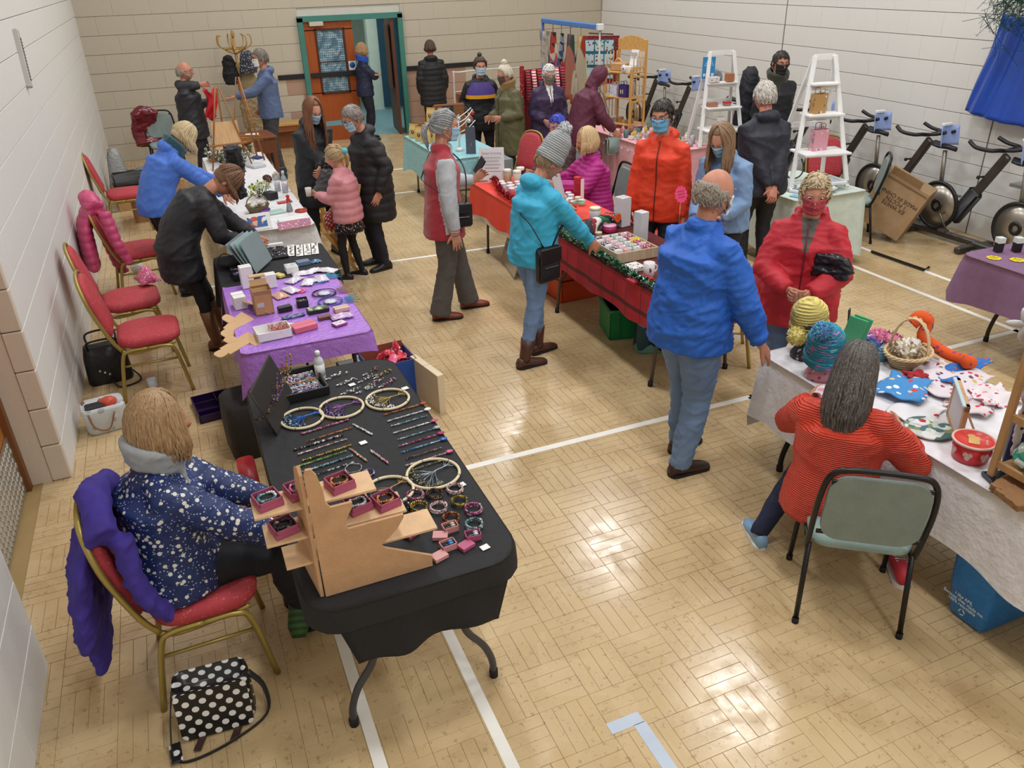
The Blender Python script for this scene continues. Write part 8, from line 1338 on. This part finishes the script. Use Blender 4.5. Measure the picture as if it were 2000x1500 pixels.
# ---------------------------------------------------------------- things worn or carried
def at_(A, v): return A['W'] @ V(v)
H5 = A5['W'] @ A5['Hm']
t = bobble('grey cable knit bobble hat worn by the woman in turquoise', (0, 0), 0, .098, 'B2B6B8', None, ('C0C4C6', 'A0A4A6', 'D0D2D4'), 0, None, (0, -.01, .235), 1.1); t['category'] = 'hat'; t.matrix_world = H5 @ Matrix.Translation((0, -.012, .0))
t = bobble('grey fleece cap', (0, 0), 0, .09, '9AA0A2', None, ('B4B8BA', '8E9294'), 0) if 0 else None
def shoulder_bag(label, A, c, side, w_, h, top, dz, yoff=0, strapw=.012, d=.07):
    s = A['s']; q_ = at_(A, (side*.2, yoff, dz)); t = thing('shoulder_bag', label, 'bag', q_, A['T'].rotation_euler.z+PI/2*side); b = MB(); b.box((0, 0, -h/2), (w_, d, h), bev=.018); b.build('bag_body', M(c, .4, bump=.15), t); b = MB(); b.box((0, -d/2-.002, -h*.22), (w_*.96, .012, h*.42), bev=.006); b.build('flap', M(c, .4, bump=.15), t); b = MB(); b.box((0, -d/2-.007, -h*.55), (w_*.6, .004, .006)); b.build('zip', SIL, t)
    n_ = A['nk']; W = A['W']; Ti = (Matrix.Translation(q_) @ Matrix.Rotation(t.rotation_euler.z, 4, 'Z')).inverted(); ly = n_.y; P_ = [(side*.2, yoff+.04, dz), (side*.15, .17+ly*.5, n_.z*.5+dz*.5), (0, .15+ly, n_.z-.1*s), (-side*.1, .04+ly, n_.z-.01*s), (-side*.09, -.07+ly, n_.z-.03), (0, -.165+ly*.8, n_.z-.18*s), (side*.15, -.175+ly*.5, n_.z*.45+dz*.55), (side*.2, yoff-.04, dz)]
    b = MB(); b.tube([Ti @ (W @ V(p)) for p in smooth_path(P_, 5)], strapw, 6, fl=.3); b.build('strap', M(c, .5), t); return t
shoulder_bag('black crossbody bag with a silver zip on the woman in turquoise', A5, '17171A', 1, .2, .26, 1, .98, -.02); shoulder_bag('small black crossbody bag on the woman in the red gilet', A6, '16161A', 1, .17, .2, 1, 1.05, .12, .006)
W6 = A6['wr']['L']; b = MB(); b.box((0, 0, 0), (.012, .085, .16), bev=.004); o = one('phone', 'black phone wallet held up by the woman in the red gilet', 'phone', b, M('16161E', .4), W6+V((.07, .02, .11)), .3, None, (.5, .3)); 
t = thing('fingerless_glove', 'pink and white striped cuff on the lowered arm of the red gilet woman', 'glove', (0, 0, 0)); wr_ = A6['wr']['R']; el_ = at_(A6, A6['el']['R']); d_ = (wr_-el_).normalized(); b = MB(); b.tube([wr_-d_*.12, wr_-d_*.05, wr_+d_*.03], [.05, .044, .04], 14); b.build('cuff', M('C8848C', .9, k='stripe', s=1.2, pal=['D8CCC8']), t)
b = MB(); b.loft([ring((0, 0, z), V((1, 0, 0)), V((0, 1, 0)), a, .06, 14, 2) for z, a in ((0, .05), (-.06, .09), (-.18, .14), (-.28, .13), (-.32, .04))]); m = remesh(b, .01, 1); wrinkle(m, .02, 7, 2.); m.materials.append(M('8A8C90', .12, k='film', s=1.)); o = link('plastic_bag', m, None, at_(A11, (.02, .4, 1.0))); tag(o, 'clear plastic bag held by the woman with auburn hair', 'bag'); b = MB(); b.ell((0, 0, 0), (.05, .04, .06), 12, 8); one('patterned_toy', 'black and grey patterned soft item held above the clear bag', 'toy', b, M('1E1E20', .8, k='print', s=2, pal=['A8A8AA', '8A8A8C']), at_(A11, (.0, .38, 1.06)))
b = MB(); b.lathe([(.026, 0), (.032, .08), (.03, .08), (.024, .01)], 14); one('paper_cup', 'small white paper cup held by the girl in pink', 'cup', b, M('D0CCC4', .6), at_(A13, (-.06, .36, .84))); b = MB(); b.ell((0, 0, -.08), (.06, .05, .1), 12, 8); one('cloth_pouch', 'red pouch with white diamonds hanging from the girl hand', 'bag', b, M('B83038', .7, k='dots', s=.7, pal=['D8CCCC']), at_(A13, (.15, .28, .62)))
b = MB(); b.ell((0, 0, 0), (.035, .03, .03), 12, 8); q_ = A13['W'] @ (A13['Hm'] @ V((0, -.125, .02))); one('scrunchie', 'turquoise hair scrunchie on the girl ponytail', 'hair tie', b, M('5AB0BC', .8, k='fab'), q_)
b = MB(); b.loft([[V((x*k, y, z)) for x, y in rrect(.26, .06, .025, 3)] for z, k in ((0, .8), (.06, 1), (.13, .7))]); m = remesh(b, .008, 2); wrinkle(m, .02, 9, 2); m.materials.append(M('14121A', .35)); o = link('glove_bundle', m, None, at_(A4, (-.16, .2, 1.06)), A4['T'].rotation_euler.z-.4); tag(o, 'black leather gloves tucked under the arm of the red coat', 'gloves')
shoulder_bag('grey-green handbag hanging from the maroon coated arm', A19, '8A9A94', 1, .26, .24, 1, .78, .3) if 0 else None
t = thing('handbag', 'grey-green handbag hanging from the arm of the maroon coat', 'bag', (5.32, 9.3, .76), .2); b = MB(); b.box((0, 0, -.1), (.26, .08, .22), bev=.02); b.build('bag_body', M('8C9C96', .5), t); b = MB(); b.tube(smooth_path([(-.1, 0, 0), (-.05, 0, .15), (-.1, .1, .5), (-.2, .1, .62)], 5), .01, 6, fl=.4); b.build('strap', M('7A8A84', .5), t)
b = MB(); b.tube(smooth_path([(.0, .08, .25), (.02, .1, .12), (0, .05, -.05), (.02, -.05, -.12)], 4), [.06, .07, .075, .07, .07, .065, .06, .06, .05, .05, .045, .04, .04], 10); m = remesh(b, .011, 1); wrinkle(m, .025, 3, 2.5); m.materials.append(M('101014', .95, k='fleece')); o = link('fur_hood', m, None, at_(A7, (0, .42, 1.32))); tag(o, 'black fur trimmed hood of the bending woman coat', 'hood'); 
t = thing('picture_box', 'white embroidered sneaker box behind the chair legs', 'box', (3.3, 2.3, 0), .2) if 0 else None
t = thing('trainer', 'red and white trainer shoe on the floor behind the grey chair leg', 'shoe', (2.93, 2.12, 0), -.6); b = MB(); b.loft([[V((hw*math.copysign(abs(math.cos(a))**.7, math.cos(a)), y, (h0+h1)/2+(h1-h0)/2*math.sin(a))) for a in np.linspace(0, 2*PI, 15)[:-1]] for y, hw, h0, h1 in ((-.12, .025, .02, .07), (-.1, .037, .018, .1), (-.03, .038, .018, .1), (.05, .043, .018, .07), (.11, .04, .018, .055), (.14, .015, .02, .035))]); b.build('upper', M('C03040', .6), t); b = MB(); b.prism(rrect(.09, .27, .042, 5, 0, .01), 0, .024); b.build('sole', M('D8D4D4', .5), t); b = MB(); [b.tube([(-.025, y, .085-y*.25), (.025, y, .085-y*.25)], .005, 5) for y in (-.02, .01, .04)]; b.build('laces', M('DCD8D8', .6), t)

b = MB(); b.tube([(6.529, 5.933, 0.020), (6.554, 5.278, 0.020), (6.652, 5.312, 0.020)], .014, 6); one('floor_pole', 'thin black pole lying along the white court line by the mint table', 'pole', b, M('161616', .5)); 

textile('white fabric with red hearts heaped under the patterned stocking', (3.592, 2.334, 0.750), .22, .2, -.3, M('DCD4D8', .8, k='print', s=1.4, pal=['C82A44', 'D84A5A']), .04); textile('pale lilac cloth crumpled beside the red fabric rose', (3.540, 2.702, 0.750), .16, .12, .8, M('C8B8C4', .8), .03)
for i, (x, y, c, l) in enumerate(((3.12, 4.62, 'B8C0C4', 'small silver tin on the plaid cloth near the mug'), (3.3, 4.55, 'D8D0C4', 'cream candle tin on the plaid cloth near the mug'), (3.22, 5.95, 'C83A3A', 'red candle tin between the socks and the tall candle'), (3.36, 5.9, 'D8D4D0', 'white candle tin between the socks and the tall candle'))): jar('candle_tin', l, (x, y), Z5, .035, .05, c, 'D8D8D8', 'candle')
